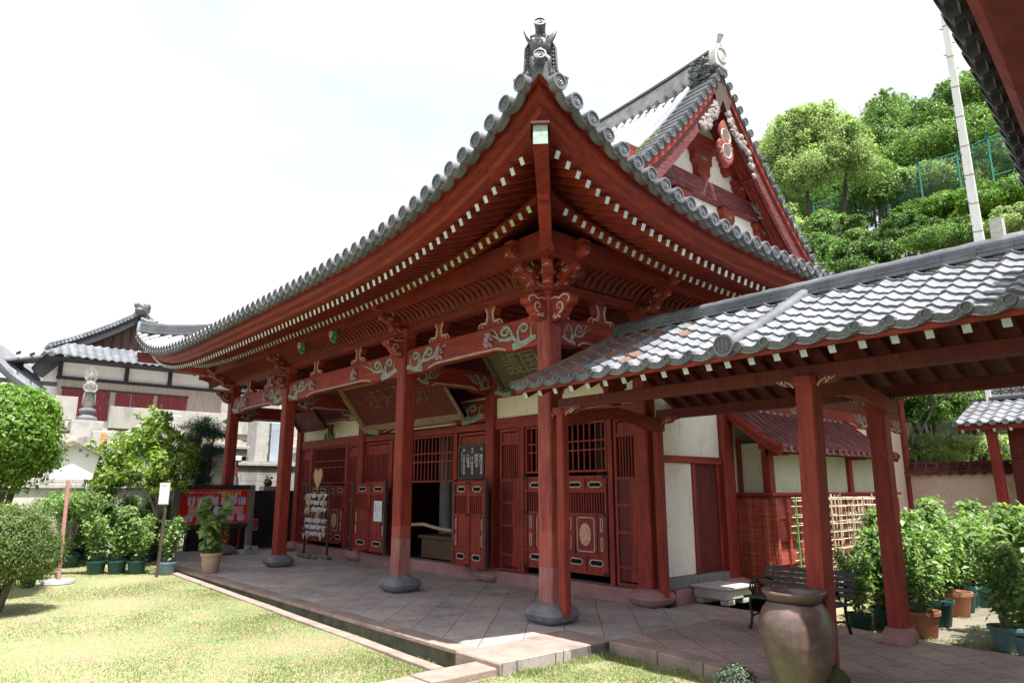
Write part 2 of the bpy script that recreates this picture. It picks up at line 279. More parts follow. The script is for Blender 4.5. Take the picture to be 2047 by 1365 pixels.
# ------------------------------------------------ mesh builder
class MB:
    def __init__(s): s.v = []; s.f = []; s.m = []
    def face(s, pts, m=0):
        i = len(s.v); s.v += [tuple(p) for p in pts]; s.f.append(tuple(range(i, i+len(pts)))); s.m.append(m); return s
    def raw(s, V, F, m=0):
        i = len(s.v); s.v += [tuple(p) for p in V]; s.f += [tuple(a+i for a in f) for f in F]; s.m += [m]*len(F) if isinstance(m, int) else list(m); return s
    def box(s, x0, x1, y0, y1, z0, z1, m=0):
        if x0 > x1: x0, x1 = x1, x0
        if y0 > y1: y0, y1 = y1, y0
        if z0 > z1: z0, z1 = z1, z0
        V = [(x, y, z) for z in (z0, z1) for y in (y0, y1) for x in (x0, x1)]
        return s.raw(V, [(0, 2, 3, 1), (4, 5, 7, 6), (0, 1, 5, 4), (2, 6, 7, 3), (0, 4, 6, 2), (1, 3, 7, 5)], m)
    def beam(s, p0, p1, w, h, m=0, up=(0, 0, 1), endm=None, w1=None, h1=None):
        p0 = Vector(p0); p1 = Vector(p1); d = (p1-p0).normalized(); sd = d.cross(Vector(up))
        if sd.length < 1e-5: sd = Vector((1, 0, 0))
        sd.normalize(); u = sd.cross(d); w1 = w1 or w; h1 = h1 or h; V = []
        for p, a, b in ((p0, w, h), (p1, w1, h1)):
            for i, j in ((-1, -1), (1, -1), (1, 1), (-1, 1)): V.append(p+sd*(a/2*i)+u*(b/2*j))
        e = m if endm is None else endm
        return s.raw(V, [(3, 2, 1, 0), (4, 5, 6, 7), (0, 1, 5, 4), (1, 2, 6, 5), (2, 3, 7, 6), (3, 0, 4, 7)], [e, m, m, m, m, m])
    def tube(s, pts, r, n=6, m=0, caps=True, flat=None):
        pts = [Vector(p) for p in pts]; k = len(pts)
        rs = r if hasattr(r, '__len__') else [r]*k
        d0 = (pts[1]-pts[0]).normalized(); ref = Vector(flat) if flat else (Vector((0, 0, 1)) if abs(d0.z) < .9 else Vector((1, 0, 0)))
        V = []; F = []
        for i, p in enumerate(pts):
            d = (pts[min(i+1, k-1)]-pts[max(i-1, 0)]).normalized(); sd = d.cross(ref)
            if sd.length < 1e-6: sd = Vector((1, 0, 0))
            sd.normalize(); u = sd.cross(d)
            if not flat: ref = u
            for j in range(n):
                a = 2*math.pi*j/n; V.append(p+sd*math.cos(a)*rs[i]+u*math.sin(a)*rs[i]*(.5 if flat else 1))
        for i in range(k-1):
            for j in range(n): F.append((i*n+j, i*n+(j+1) % n, (i+1)*n+(j+1) % n, (i+1)*n+j))
        if caps: F.append(tuple(range(n))[::-1]); F.append(tuple(range((k-1)*n, k*n)))
        return s.raw(V, F, m)
    def prism(s, outline, o, ux, uy, dep, m=0, sidem=None):
        """extrude a 2D outline spanned by ux, uy from o along dep"""
        o = Vector(o); ux = Vector(ux); uy = Vector(uy); dep = Vector(dep); n = len(outline)
        A = [o+ux*a+uy*b for a, b in outline]; B = [p+dep for p in A]
        sm = m if sidem is None else sidem
        return s.raw(A+B, [tuple(range(n)), tuple(range(n, 2*n))[::-1]]+[(i, i+n, (i+1) % n+n, (i+1) % n) for i in range(n)], [m, m]+[sm]*n)
    def lathe(s, prof, c=(0, 0, 0), n=24, m=0, ax=None, sq=0):
        """prof: (radius, height) pairs round the vertical (or ax) through c; sq>0 squares the section"""
        c = Vector(c); V = []; F = []; k = len(prof)
        if ax: az = Vector(ax).normalized(); a1 = az.orthogonal().normalized(); a2 = az.cross(a1)
        else: az = Vector((0, 0, 1)); a1 = Vector((1, 0, 0)); a2 = Vector((0, 1, 0))
        for r, h in prof:
            for j in range(n):
                a = 2*math.pi*(j+.5)/n; ca, sa = math.cos(a), math.sin(a)
                q = 1
                if sq: q = (abs(ca)**sq+abs(sa)**sq)**(-1/sq)
                V.append(c+a1*(ca*r*q)+a2*(sa*r*q)+az*h)
        for i in range(k-1):
            for j in range(n): F.append((i*n+j, i*n+(j+1) % n, (i+1)*n+(j+1) % n, (i+1)*n+j))
        if prof[0][0] > 1e-4 and not (prof[1][0] < 1e-4 and abs(prof[1][1]-prof[0][1]) < 1e-5): F.append(tuple(range(n))[::-1])
        if prof[-1][0] > 1e-4 and not (prof[-2][0] < 1e-4 and abs(prof[-2][1]-prof[-1][1]) < 1e-5): F.append(tuple(range((k-1)*n, k*n)))
        return s.raw(V, F, m)
    def grid(s, fn, nu, nv, m=0, flip=False):
        V = [fn(i/nu, j/nv) for j in range(nv+1) for i in range(nu+1)]; F = []
        for j in range(nv):
            for i in range(nu):
                a = j*(nu+1)+i; q = (a, a+1, a+nu+2, a+nu+1); F.append(q[::-1] if flip else q)
        return s.raw(V, F, m)
    def blob(s, c, r, m=0, n=10, k=7, jit=0, seed=1):
        rnd = random.Random(seed); rx, ry, rz = r if hasattr(r, '__len__') else (r, r, r); V = []; F = []
        for i in range(k+1):
            th = math.pi*i/k
            for j in range(n):
                a = 2*math.pi*j/n; q = 1+rnd.uniform(-jit, jit)
                V.append((c[0]+rx*math.sin(th)*math.cos(a)*q, c[1]+ry*math.sin(th)*math.sin(a)*q, c[2]+rz*math.cos(th)*q))
        for i in range(k):
            for j in range(n): F.append((i*n+j, (i+1)*n+j, (i+1)*n+(j+1) % n, i*n+(j+1) % n))
        return s.raw(V, F, m)
    def merge(s, o, M4=None):
        V = o.v if M4 is None else [tuple(M4 @ Vector(p)) for p in o.v]; return s.raw(V, o.f, list(o.m))
    def build(s, name, mats, parent=None, smooth=False, bevel=0, loc=None, **kw):
        if not isinstance(mats, (list, tuple)): mats = [mats]
        me = bpy.data.meshes.new(name)
        if parent is not None and loc is None: off = world_loc(parent)
        elif loc is not None: off = Vector(loc)
        else:
            a = np.array(s.v); off = Vector(((a[:, 0].min()+a[:, 0].max())/2, (a[:, 1].min()+a[:, 1].max())/2, a[:, 2].min()))
        me.from_pydata([(p[0]-off.x, p[1]-off.y, p[2]-off.z) for p in s.v], [], s.f)
        for q in mats: me.materials.append(q if not isinstance(q, str) else M[q])
        me.polygons.foreach_set('material_index', s.m)
        if smooth: me.polygons.foreach_set('use_smooth', [True]*len(s.f))
        me.update(); o = bpy.data.objects.new(name, me); col.objects.link(o)
        if parent is not None: o.parent = parent
        else: o.location = off
        if smooth and smooth != 'all': me.set_sharp_from_angle(angle=R(40))
        if bevel:
            b = o.modifiers.new('bevel', 'BEVEL'); b.width = bevel; b.segments = 2; b.limit_method = 'ANGLE'; b.angle_limit = R(40)
        return tag(o, **kw)
def world_loc(o):
    v = Vector((0, 0, 0))
    while o is not None: v += o.location; o = o.parent
    return v
def tag(o, label=None, cat=None, group=None, kind=None):
    if label: o['label'] = label
    if cat: o['category'] = cat
    if group: o['group'] = group
    if kind: o['kind'] = kind
    return o
def thing(name, loc, label, cat, group=None, rz=0):
    o = bpy.data.objects.new(name, None); col.objects.link(o); o.location = loc; o.rotation_euler = (0, 0, rz); o.empty_display_size = .2
    return tag(o, label, cat, group)
def kids(o): return [c for c in bpy.data.objects if c.parent == o]
def copy_tree(o, loc=None, rz=None, scale=None, label=None, group=None, parent=None):
    c = o.copy(); col.objects.link(c)
    if parent is not None: c.parent = parent
    if loc is not None: c.location = loc
    if rz is not None: c.rotation_euler = (0, 0, rz)
    if scale is not None: c.scale = (scale,)*3 if not hasattr(scale, '__len__') else scale
    if label: c['label'] = label
    if group: c['group'] = group
    for k in kids(o): copy_tree(k, parent=c)
    return c
# leaves: many small folded leaf faces
def leafmesh(name, P, N, size, m, parent=None, seed=1, aspect=.5, droop=.25, loc=None, jit=.45, **kw):
    g = np.random.default_rng(seed); P = np.asarray(P, float); N = np.asarray(N, float); n = len(P)
    nn = N+g.normal(0, jit, (n, 3)); nn /= np.linalg.norm(nn, axis=1)[:, None]+1e-9
    t = g.normal(0, 1, (n, 3)); t[:, 2] -= droop*2; t -= nn*(t*nn).sum(1)[:, None]; t /= np.linalg.norm(t, axis=1)[:, None]+1e-9
    b = np.cross(nn, t); L_ = size*g.uniform(.6, 1.25, n)[:, None]; W_ = L_*aspect
    V = np.empty((n, 4, 3)); V[:, 0] = P-t*L_/2; V[:, 1] = P+b*W_/2+nn*W_*.18-t*L_*.05; V[:, 2] = P+t*L_/2-nn*L_*.12; V[:, 3] = P-b*W_/2+nn*W_*.18-t*L_*.05
    V = V.reshape(-1, 3)
    off = np.array(world_loc(parent)) if parent is not None and loc is None else (np.array(loc) if loc is not None else np.array([P[:, 0].mean(), P[:, 1].mean(), P[:, 2].min()]))
    me = bpy.data.meshes.new(name); me.vertices.add(n*4); me.vertices.foreach_set('co', (V-off).ravel())
    me.loops.add(n*4); me.loops.foreach_set('vertex_index', np.arange(n*4)); me.polygons.add(n)
    me.polygons.foreach_set('loop_start', np.arange(n)*4); me.polygons.foreach_set('loop_total', np.full(n, 4))
    me.materials.append(M[m]); me.update(); me.validate()
    o = bpy.data.objects.new(name, me); col.objects.link(o)
    if parent is not None: o.parent = parent
    else: o.location = off
    return tag(o, **kw)
def clump_points(blobs, n, seed=1, shell=.55, up=.35):
    """blobs: (cx,cy,cz,rx,ry,rz). Points spread through the outer part of each ellipsoid, in small tufts."""
    g = np.random.default_rng(seed); B = np.array(blobs, float); vol = (B[:, 3]*B[:, 4]+B[:, 3]*B[:, 5]+B[:, 4]*B[:, 5]); pick = g.choice(len(B), max(1, n//14), p=vol/vol.sum())
    d = g.normal(0, 1, (len(pick), 3)); d /= np.linalg.norm(d, axis=1)[:, None]; r = g.uniform(shell, 1.04, len(pick))[:, None]
    c = B[pick, :3]+d*r*B[pick, 3:]; tuft = np.repeat(np.arange(len(pick)), 14); tr = (B[pick, 3:].mean(1)*.13)[tuft][:, None]
    P = c[tuft]+np.clip(g.normal(0, 1, (len(tuft), 3)), -1.5, 1.5)*tr; N = d[tuft]+np.array([0, 0, up]); return P, N
def branch(mb, p, d, ln, r, depth, rnd, m=0, spread=.6, seg=4, tips=None):
    pts = [Vector(p)]; d = Vector(d).normalized(); rs = [r]
    for i in range(seg):
        d = (d+Vector((rnd.uniform(-1, 1), rnd.uniform(-1, 1), rnd.uniform(-.4, .7)))*.16).normalized(); pts.append(pts[-1]+d*ln/seg); rs.append(r*(1-.45*(i+1)/seg))
    mb.tube(pts, rs, 7 if r > .03 else 4, m, caps=False)
    if depth <= 0:
        if tips is not None: tips.append(pts[-1])
        return
    for k in range(rnd.choice((2, 3))):
        a = (d+Vector((rnd.uniform(-1, 1), rnd.uniform(-1, 1), rnd.uniform(-.2, .6)))*spread).normalized()
        branch(mb, pts[-1-(k % 2)], a, ln*rnd.uniform(.6, .85), rs[-1-(k % 2)]*.72, depth-1, rnd, m, spread, seg, tips)
def textmesh(s, size=1, vertical=False):
    """glyph outlines (built-in font) as a flat MB in the local XY plane, centred in x, top at y=0"""
    c = bpy.data.curves.new('lettering', 'FONT'); c.body = '\n'.join(s) if vertical else s; c.size = size; c.align_x = 'CENTER'; c.align_y = 'TOP'; c.resolution_u = 2
    if vertical: c.space_line = .98
    o = bpy.data.objects.new('lettering', c); col.objects.link(o); dg = bpy.context.evaluated_depsgraph_get(); dg.update()
    me = bpy.data.meshes.new_from_object(o.evaluated_get(dg)); mb = MB(); mb.raw([tuple(v.co) for v in me.vertices], [tuple(p.vertices) for p in me.polygons])
    bpy.data.objects.remove(o); bpy.data.curves.remove(c); bpy.data.meshes.remove(me); return mb
def put_text(mb, s, o, ux, uy, size, m=0, vertical=False, bold=0):
    t = textmesh(s, size, vertical); o = Vector(o); ux = Vector(ux); uy = Vector(uy)
    for k in ([0] if not bold else [-bold, 0, bold]):
        nn = ux.cross(uy)*(.0006*(k/bold if bold else 0))
        mb.raw([o+nn+ux*(p[0]+k)+uy*p[1] for p in t.v], t.f, m)
# painted scroll relief: list of (points, width) in a unit box, as flattened raised ribs
def _spiral(cx, cy, r, t0, turns, k=18):
    return [(cx+r*(1-.82*i/k)*math.cos(t0+turns*2*math.pi*i/k), cy+r*(1-.82*i/k)*math.sin(t0+turns*2*math.pi*i/k)) for i in range(k+1)]
def _bez(*P, k=10):
    out = []
    for i in range(k+1):
        t = i/k; q = [Vector(p+(0,)) for p in P]
        while len(q) > 1: q = [q[j].lerp(q[j+1], t) for j in range(len(q)-1)]
        out.append((q[0].x, q[0].y))
    return out
SCROLL = [(_bez((0, -.16), (.1, -.1), (.16, -.3), (.3, -.2), (.42, -.26)), .020, .034), (_bez((.3, -.2), (.36, .0), (.34, .12), (.24, .17)), .022, .012),
          (_spiral(.235, .075, .095, math.pi/2, .95), .015, .007), (_bez((.30, -.19), (.46, -.12), (.44, .16), (.56, .2)), .022, .014),
          (_spiral(.565, .09, .11, math.pi/2, -1.0), .017, .007), (_bez((.42, -.05), (.5, -.06), (.6, -.14), (.72, -.02), (.78, .1), (1.0, .17)), .022, .005),
          (_bez((.66, -.07), (.74, -.02), (.72, .14), (.86, .24)), .016, .004), (_bez((.1, -.13), (.06, .02), (.14, .08), (.04, .14)), .014, .003)]
FLAME = [(_bez((0, -.2), (.1, .05), (.22, -.1), (.3, .1)), .02, .008), (_spiral(.3, .0, .1, math.pi/2, -.9), .014, .006), (_bez((.25, -.12), (.4, -.05), (.42, .12), (.6, .22)), .018, .003), (_bez((.4, -.02), (.55, -.02), (.5, .1), (.72, .05)), .014, .003)]
def scroll(mb, o, ux, uy, size, m=0, pat=None, n=5, thick=1.0, sy=1.0):
    o = Vector(o); ux = Vector(ux).normalized(); uy = Vector(uy).normalized(); nm = ux.cross(uy)
    for pts, r0, r1 in (pat or SCROLL):
        k = len(pts); mb.tube([o+ux*(a*size)+uy*(b*size*sy) for a, b in pts], [size*thick*(r0+(r1-r0)*i/(k-1)) for i in range(k)], n, m, flat=tuple(nm))
    return mb
# ------------------------------------------------ ground and paving
XB, XC, XD, DW = -3.66, -8.70, -12.34, 2.0
GZ = -.12
def struct(mb, name, m, **k): return mb.build(name, m, kind='structure', **k)
def lz(x): return -.20-.0145*max(-16, min(1.2, x))
g = MB(); g.face([(-400, -400, -.45), (400, -400, -.45), (400, 400, -.45), (-400, 400, -.45)]); struct(g, 'ground', 'hill')
g = MB(); g.grid(lambda a, b: (-30+31*a, -40+38.2*b, lz(-30+31*a)+.012*math.sin(a*67)*math.sin(b*41+a*9)), 62, 40); g.face([(-30, -1.8, .03), (-15.3, -1.8, lz(-15.3)), (-15.3, 12, lz(-15.3)), (-30, 12, .03)]); struct(g, 'lawn', 'lawn', smooth=True)
g = MB(); g.face([(1.0, -40, GZ), (30, -40, GZ), (30, 14, GZ), (1.0, 14, GZ)]); g.face([(1.0, -40, GZ), (1.0, -40, -.4), (1.0, 14, -.4), (1.0, 14, GZ)]); struct(g, 'garden_ground', 'lawn')
# porch platform: top slabs with a mossy stone face and a gutter at its foot
g = MB(); g.box(-15.2, 1.22, -1.83, 2.0, -.35, 0, 0)
g.face([(-15.2, -1.831, -.3), (.47, -1.831, -.3), (.47, -1.831, -.001), (-15.2, -1.831, -.001)], 1); struct(g, 'pavement', ['paving', 'platside'])
g = MB()
for i in range(20):
    x0 = -15.2+i*.80; g.box(x0+.004, x0+.796, -1.845, -1.60, -.045, .0045+.001*(i % 3), 0)
struct(g, 'pavement_edging', ['edging'], bevel=.012)
g = MB(); g.box(-15.2, 1.2, -2.9, 2, -.34, -.20, 0)
def kerbY(x): return -1.90
g = MB()
for i in range(13):
    x0 = -10.6+i*.84; x1 = x0+.83; a, b = kerbY(x0), kerbY(x1)
    z0, z1 = lz(x0)+.03, lz(x1)+.03; g.raw([(x0, a-.15, -.4), (x1, b-.15, -.4), (x1, b, -.4), (x0, a, -.4), (x0, a-.15, z0), (x1, b-.15, z1+.006*(i % 2)), (x1, b, z1), (x0, a, z0)], [(0, 1, 5, 4), (2, 3, 7, 6), (4, 5, 6, 7), (0, 4, 7, 3), (1, 2, 6, 5)])
struct(g, 'kerb', 'edging', bevel=.012)
g = MB(); g.face([(-15, -1.93, -.03), (.50, -1.93, -.28), (.50, -1.8, -.28), (-15, -1.8, -.03)]); struct(g, 'gutter', 'platside')
# stone strip running out across the lawn from the platform corner
g = MB()
for i in range(4):
    y0 = -2.62-i*.8; g.box(.80, 1.16, y0, y0+.79, -.4, -.05-.01*(i % 2))
g.box(.47, 1.21, -1.86, -1.835, -.3, -.004)
struct(g, 'stone_path', 'edging', bevel=.012)
g = MB(); g.box(.52, 1.2, -1.85, -.92, -.30, .003); g.box(.45, 1.22, -.91, -.2, -.30, .0045); struct(g, 'corner_slab', 'edging', bevel=.01)
# corridor floor
g = MB(); g.raw([(1.22, -.28, .002), (2.3, -.30, .002), (3.3, -.55, .002), (9, -.7, .002), (9, 2.30, .002), (3.4, 2.36, .002), (2.3, 2.62, .002), (1.22, 2.7, .002), (.3, 2.7, .002), (.3, 2.0, .002), (1.22, 2.0, .002)], [tuple(range(11))])
V = g.v[:]; n = len(V); g.raw([(x, y, -.3) for x, y, z in V]+V, [(i, (i+1) % n, (i+1) % n+n, i+n) for i in range(n)], 1); struct(g, 'corridor_floor', ['paving2', 'edging'])
g = MB()
xs = [1.22, 1.9, 2.5, 3.2, 4.2, 5.2, 6.4, 7.8]; ys = [-.28, -.29, -.36, -.53, -.60, -.63, -.66, -.69]
for i in range(7):
    a = (xs[i]+.006, ys[i]); b = (xs[i+1]-.006, ys[i+1])
    g.raw([(a[0], a[1]-.03, -.2), (b[0], b[1]-.03, -.2), (b[0], b[1]+.2, -.2), (a[0], a[1]+.2, -.2), (a[0], a[1]-.03, .008), (b[0], b[1]-.03, .012), (b[0], b[1]+.2, .008), (a[0], a[1]+.2, .012)], [(0, 1, 5, 4), (4, 5, 6, 7), (0, 4, 7, 3), (1, 2, 6, 5)])
struct(g, 'corridor_kerb', 'edging', bevel=.015)
g = MB(); g.face([(3.0, 2.3, -.105), (9.5, 2.3, -.105), (7, 12, -.105), (2.2, 12, -.105)]); struct(g, 'garden_path', 'slabs')
# ------------------------------------------------ main hall
H = thing('temple_hall', (-6.18, 5.95, 0), 'large red timber temple hall with upswept grey tiled hip-and-gable roof and open front porch', 'temple hall')
HX, HY, XCN, YCN, TH = 8.28, 8.05, -6.18, 5.95, 2.76
def lift(k): return 1.08*min(abs(k), 1.03)**4.6
def pz(t): return .17*t+.068*t*t
def P(side, k, t, dz=0, lf=1.0):
    """a point of the roof frame: k along the eave (-1..1), t metres in from the eave line"""
    z = 4.87+lift(k)*lf*max(0, 1-max(t, 0)/4.6)**1.5+pz(max(t, 0))+dz
    if side == 'F': return (XCN+k*(HX-t), YCN-HY+t, z)
    if side == 'B': return (XCN-k*(HX-t), YCN+HY-t, z)
    if side == 'R': return (XCN+HX-t, YCN+k*(HY-t), z)
    return (XCN-HX+t, YCN-k*(HY-t), z)
def Q(side, k, t, z, lf=1.0):
    """same, with an absolute height plus the corner lift"""
    p = P(side, k, t); return (p[0], p[1], z+lift(k)*lf)
def Hh(side): return HX if side in 'FB' else HY
# roof skin
ZK = -.085
def skin(side, t0, t1, nu=60, nv=16):
    g = MB(); g.grid(lambda a, b: P(side, 2*a-1, t0+(t1-t0)*b, ZK), nu, nv); return g
roof = MB()
for s in 'FRBL': roof.merge(skin(s, 0, TH, 70, 8))
# above the hips: the two long slopes run on to the ridge between the gable verges
XG0, XG1 = XCN-(HX-TH), XCN+(HX-TH)
def up(front, a, b):
    t = TH+(HY-TH)*b; x = XG0+(XG1-XG0)*a; y = YCN-HY+t if front else YCN+HY-t
    return (x, y, 4.87+pz(t)+ZK)
roof.grid(lambda a, b: up(True, a, b), 30, 14); roof.grid(lambda a, b: up(False, a, b), 30, 14)
for s in 'RL': roof.merge(skin(s, TH, 3.9, 30, 3))
# cover tiles
def rib(g, pts, r=.072, n=6, m=0, step=.01, up=None):
    """half-round cover tile row along pts with a small lip at every tile joint"""
    pts = [Vector(p) for p in pts]; V = []; F = []; k = len(pts)
    for i, p in enumerate(pts):
        d = (pts[min(i+1, k-1)]-pts[max(i-1, 0)]).normalized(); sd = Vector((-d.y, d.x, 0)).normalized(); u = sd.cross(d)
        if u.z < 0: u = -u
        rr = r+(step if i % 2 == 0 else 0)
        for j in range(n+1):
            a = math.pi*j/n; V.append(p+sd*math.cos(a)*rr+u*(math.sin(a)*rr-.012))
    for i in range(k-1):
        for j in range(n): F.append((i*(n+1)+j, i*(n+1)+j+1, (i+1)*(n+1)+j+1, (i+1)*(n+1)+j))
    g.raw(V, F, m)
def disc_template(r=.088, swirl=True):
    """round eave tile end facing -Y, its face at y=0, with a rim and three comma swirls"""
    g = MB(); n = 20; prof = [(r*.76, .012), (r*.78, -.001), (r*.98, -.001), (r, .006), (r, .10)]
    g.lathe(prof, (0, 0, 0), n, 0, ax=(0, 1, 0)); del g.f[-2]; del g.m[-2]; g.lathe([(0, .011), (r*.77, .011)], (0, 0, 0), n, 1, ax=(0, 1, 0))
    if swirl:
        for q in range(3):
            a0 = q*2*math.pi/3; pts = []; rs = []
            for i in range(8):
                a = a0+i*.38; rr = r*(.16+.055*i); pts.append((rr*math.cos(a), .010, rr*math.sin(a))); rs.append(r*(.15-.017*i))
            g.tube(pts, rs, 5, 0, flat=(0, 1, 0))
    return g
DISC = disc_template(.096)
def place(g, tpl, p, out, m=None, sc_=1, tilt=0):
    """put a template whose front looks to -Y at p, looking along the horizontal direction out"""
    o = Vector((out[0], out[1], 0)).normalized(); x = Vector((-o.y, o.x, 0)); y = -o; z = Vector((0, 0, 1))
    if tilt: y, z = (y*math.cos(tilt)+z*math.sin(tilt)), (z*math.cos(tilt)-y*math.sin(tilt))
    p = Vector(p); V = [p+(x*a+y*b+z*c)*sc_ for a, b, c in tpl.v]; g.raw(V, tpl.f, list(tpl.m) if m is None else m)
OUT = {'F': (0, -1), 'R': (1, 0), 'B': (0, 1), 'L': (-1, 0)}
def ribs(g, side, spacing, swirl_ok=True, tmax_side=3.4):
    H_ = Hh(side); n = int(2*H_/spacing); c = XCN if side in 'FB' else YCN
    pts_prev = None
    for i in range(n+1):
        s = -H_+.24+(2*H_-.48)*i/n
        lim = H_-abs(s)
        if side == 'F': tend = HY if abs(s) < HX-TH-.55 else min(lim, HY)
        else: tend = min(lim, tmax_side)
        if tend > TH and side == 'F' and abs(s) >= HX-TH-.55: tend = min(lim, TH)
        tend = max(tend, .10)
        k = max(2, int(tend/.17)); pp = []
        for j in range(k+1):
            t = -.02+(tend+.02)*j/k; kk = s/(H_-max(t, 0)) if H_-t > .1 else 0
            if t > TH and side == 'F': x = c+s; pp.append((x, YCN-HY+t, 4.87+pz(t)-.045))
            else: kk = max(-1, min(1, kk)); p = P(side, kk, t, -.045); pp.append((c+s, p[1], p[2]) if side == 'F' else (p[0], c+s, p[2]) if side == 'R' else (p[0], c-s, p[2]))
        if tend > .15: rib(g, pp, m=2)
        e = P(side, s/H_, 0); e = (pp[0][0], pp[0][1], e[2]) 
        o = OUT[side]; d = (e[0]+o[0]*.045, e[1]+o[1]*.045, e[2]); place(g, DISC if swirl_ok else DISC0, d, o)
        # drooping flat tile edge between this disc and the last
        if pts_prev:
            a = Vector(pts_prev); b = Vector(d); V = []; F = []
            ins = Vector((o[0], o[1], 0))*-.035
            for q in range(9):
                f = q/8; p = a.lerp(b, f)+ins; sag = .085*math.sin(math.pi*f)**.8
                V += [p+Vector((0, 0, -.012-sag)), p+Vector((0, 0, -.066-sag)), p+ins*2.2+Vector((0, 0, -.080-sag*.8)), p+ins*2.2+Vector((0, 0, -.03-sag*.8))]
            for q in range(8):
                for r_ in range(4): F.append((q*4+r_, q*4+(r_+1) % 4, q*4+4+(r_+1) % 4, q*4+4+r_))
            g.raw(V, F, 0)
            # raised lip along the flat tile edge
            g.tube([Vector(V[q*4])-ins*.3+Vector((0, 0, -.012)) for q in range(9)], .008, 4, 0, caps=False); g.tube([Vector(V[q*4+1])-ins*.3+Vector((0, 0, .010)) for q in range(9)], .008, 4, 0, caps=False)
        pts_prev = d
DISC0 = disc_template(.096, swirl=False)
RM = {}
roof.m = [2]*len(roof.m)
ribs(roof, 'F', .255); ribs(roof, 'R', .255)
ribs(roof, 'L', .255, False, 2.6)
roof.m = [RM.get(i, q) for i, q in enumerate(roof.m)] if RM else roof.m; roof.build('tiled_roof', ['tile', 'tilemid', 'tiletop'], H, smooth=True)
# hip ridges, verge tiles, descending and main ridges
def ridge(g, pts, w, h, cap=.07, m=0, layers=3):
    pts = [Vector(p) for p in pts]; k = len(pts); V = []; F = []
    prof = []
    for l in range(layers):
        z0 = h*l/layers; z1 = h*(l+1)/layers; ww = w/2*(1-.12*l); prof += [(-ww, z0), (-ww, z1-.012), (-ww+.015, z1-.012)]
    prof = prof+[(-x, z) for x, z in prof[::-1]]; n = len(prof)
    for i, p in enumerate(pts):
        d = (pts[min(i+1, k-1)]-pts[max(i-1, 0)]).normalized(); sd = Vector((-d.y, d.x, 0)).normalized()
        V += [p+sd*a+Vector((0, 0, b)) for a, b in prof]
    for i in range(k-1):
        for j in range(n): F.append((i*n+j, i*n+(j+1) % n, (i+1)*n+(j+1) % n, (i+1)*n+j))
    F += [tuple(range(n))[::-1], tuple(range((k-1)*n, k*n))]; g.raw(V, F, m)
    rib(g, [p+Vector((0, 0, h-.01)) for p in pts], cap, 8, m, .008)
for sx in (1, -1):
    g = MB(); pts = []
    for i in range(15):
        t0_ = .22 if sx > 0 else .06; t = t0_+(TH-t0_)*i/14; p = P('F', sx, t); pts.append((p[0], p[1], p[2]-.03+.04*(1-i/14)**3))
    ridge(g, pts, .20, .26, .07); g.build('hip_ridge', 'tile', H, smooth=True)
# corner tile carrying the hip disc
def sub(a, b): return (a[0]-b[0], a[1]-b[1], a[2]-b[2])
# descending ridges near the verges
for sx in (1, -1):
    g = MB(); x = XCN+sx*(HX-TH-.62); pts = [(x, YCN-HY+t, 4.87+pz(t)-.03) for t in np.linspace(2.0, 7.75, 26)]
    ridge(g, pts, .17, .20, .075); g.build('descending_ridge', 'tilewh', H, smooth=True)
g = MB(); x0, x1 = XG0+.1, XG1-.1; zr = 4.87+pz(HY)
def sag(x): return -.34*(1-((x-XCN)/(HX-TH))**2)
for i in range(44):
    a_ = x0+(x1-x0)*i/44; b_ = x0+(x1-x0)*(i+1)/44; za, zb_ = sag(a_), sag(b_)
    for w__, q0, q1, m_ in ((.10, -.1, .52, 0), (.15, .52, .58, 1)): g.raw([(a_, YCN-w__, zr+q0+za), (b_, YCN-w__, zr+q0+zb_), (b_, YCN+w__, zr+q0+zb_), (a_, YCN+w__, zr+q0+za), (a_, YCN-w__, zr+q1+za), (b_, YCN-w__, zr+q1+zb_), (b_, YCN+w__, zr+q1+zb_), (a_, YCN+w__, zr+q1+za)], [(0, 1, 5, 4), (4, 5, 6, 7), (2, 3, 7, 6)], m_)
rib(g, [(x0+(x1-x0)*i/60, YCN, zr+.58+sag(x0+(x1-x0)*i/60)) for i in range(61)], .085, 8, 1, .008)
nn = 44
for sy in (-1, 1):
    for i in range(nn+1):
        x = x0+(x1-x0)*i/nn
        if sy < 0:
            g.lathe([(.0, 0), (.05, 0), (.05, .12)], (x, YCN-.24, zr+.05+sag(x)), 10, 1, ax=(0, 1, 0))
            if i < nn: g.raw([(x+(x1-x0)/nn*q/4, YCN-.21, zr+.03+sag(x)-.035*math.sin(math.pi*q/4)-dz) for q in range(5) for dz in (0, .05)], [(2*q, 2*q+1, 2*q+3, 2*q+2) for q in range(4)], 1)
g.build('main_ridge', ['ridgepl', 'tile'], H, smooth=True)
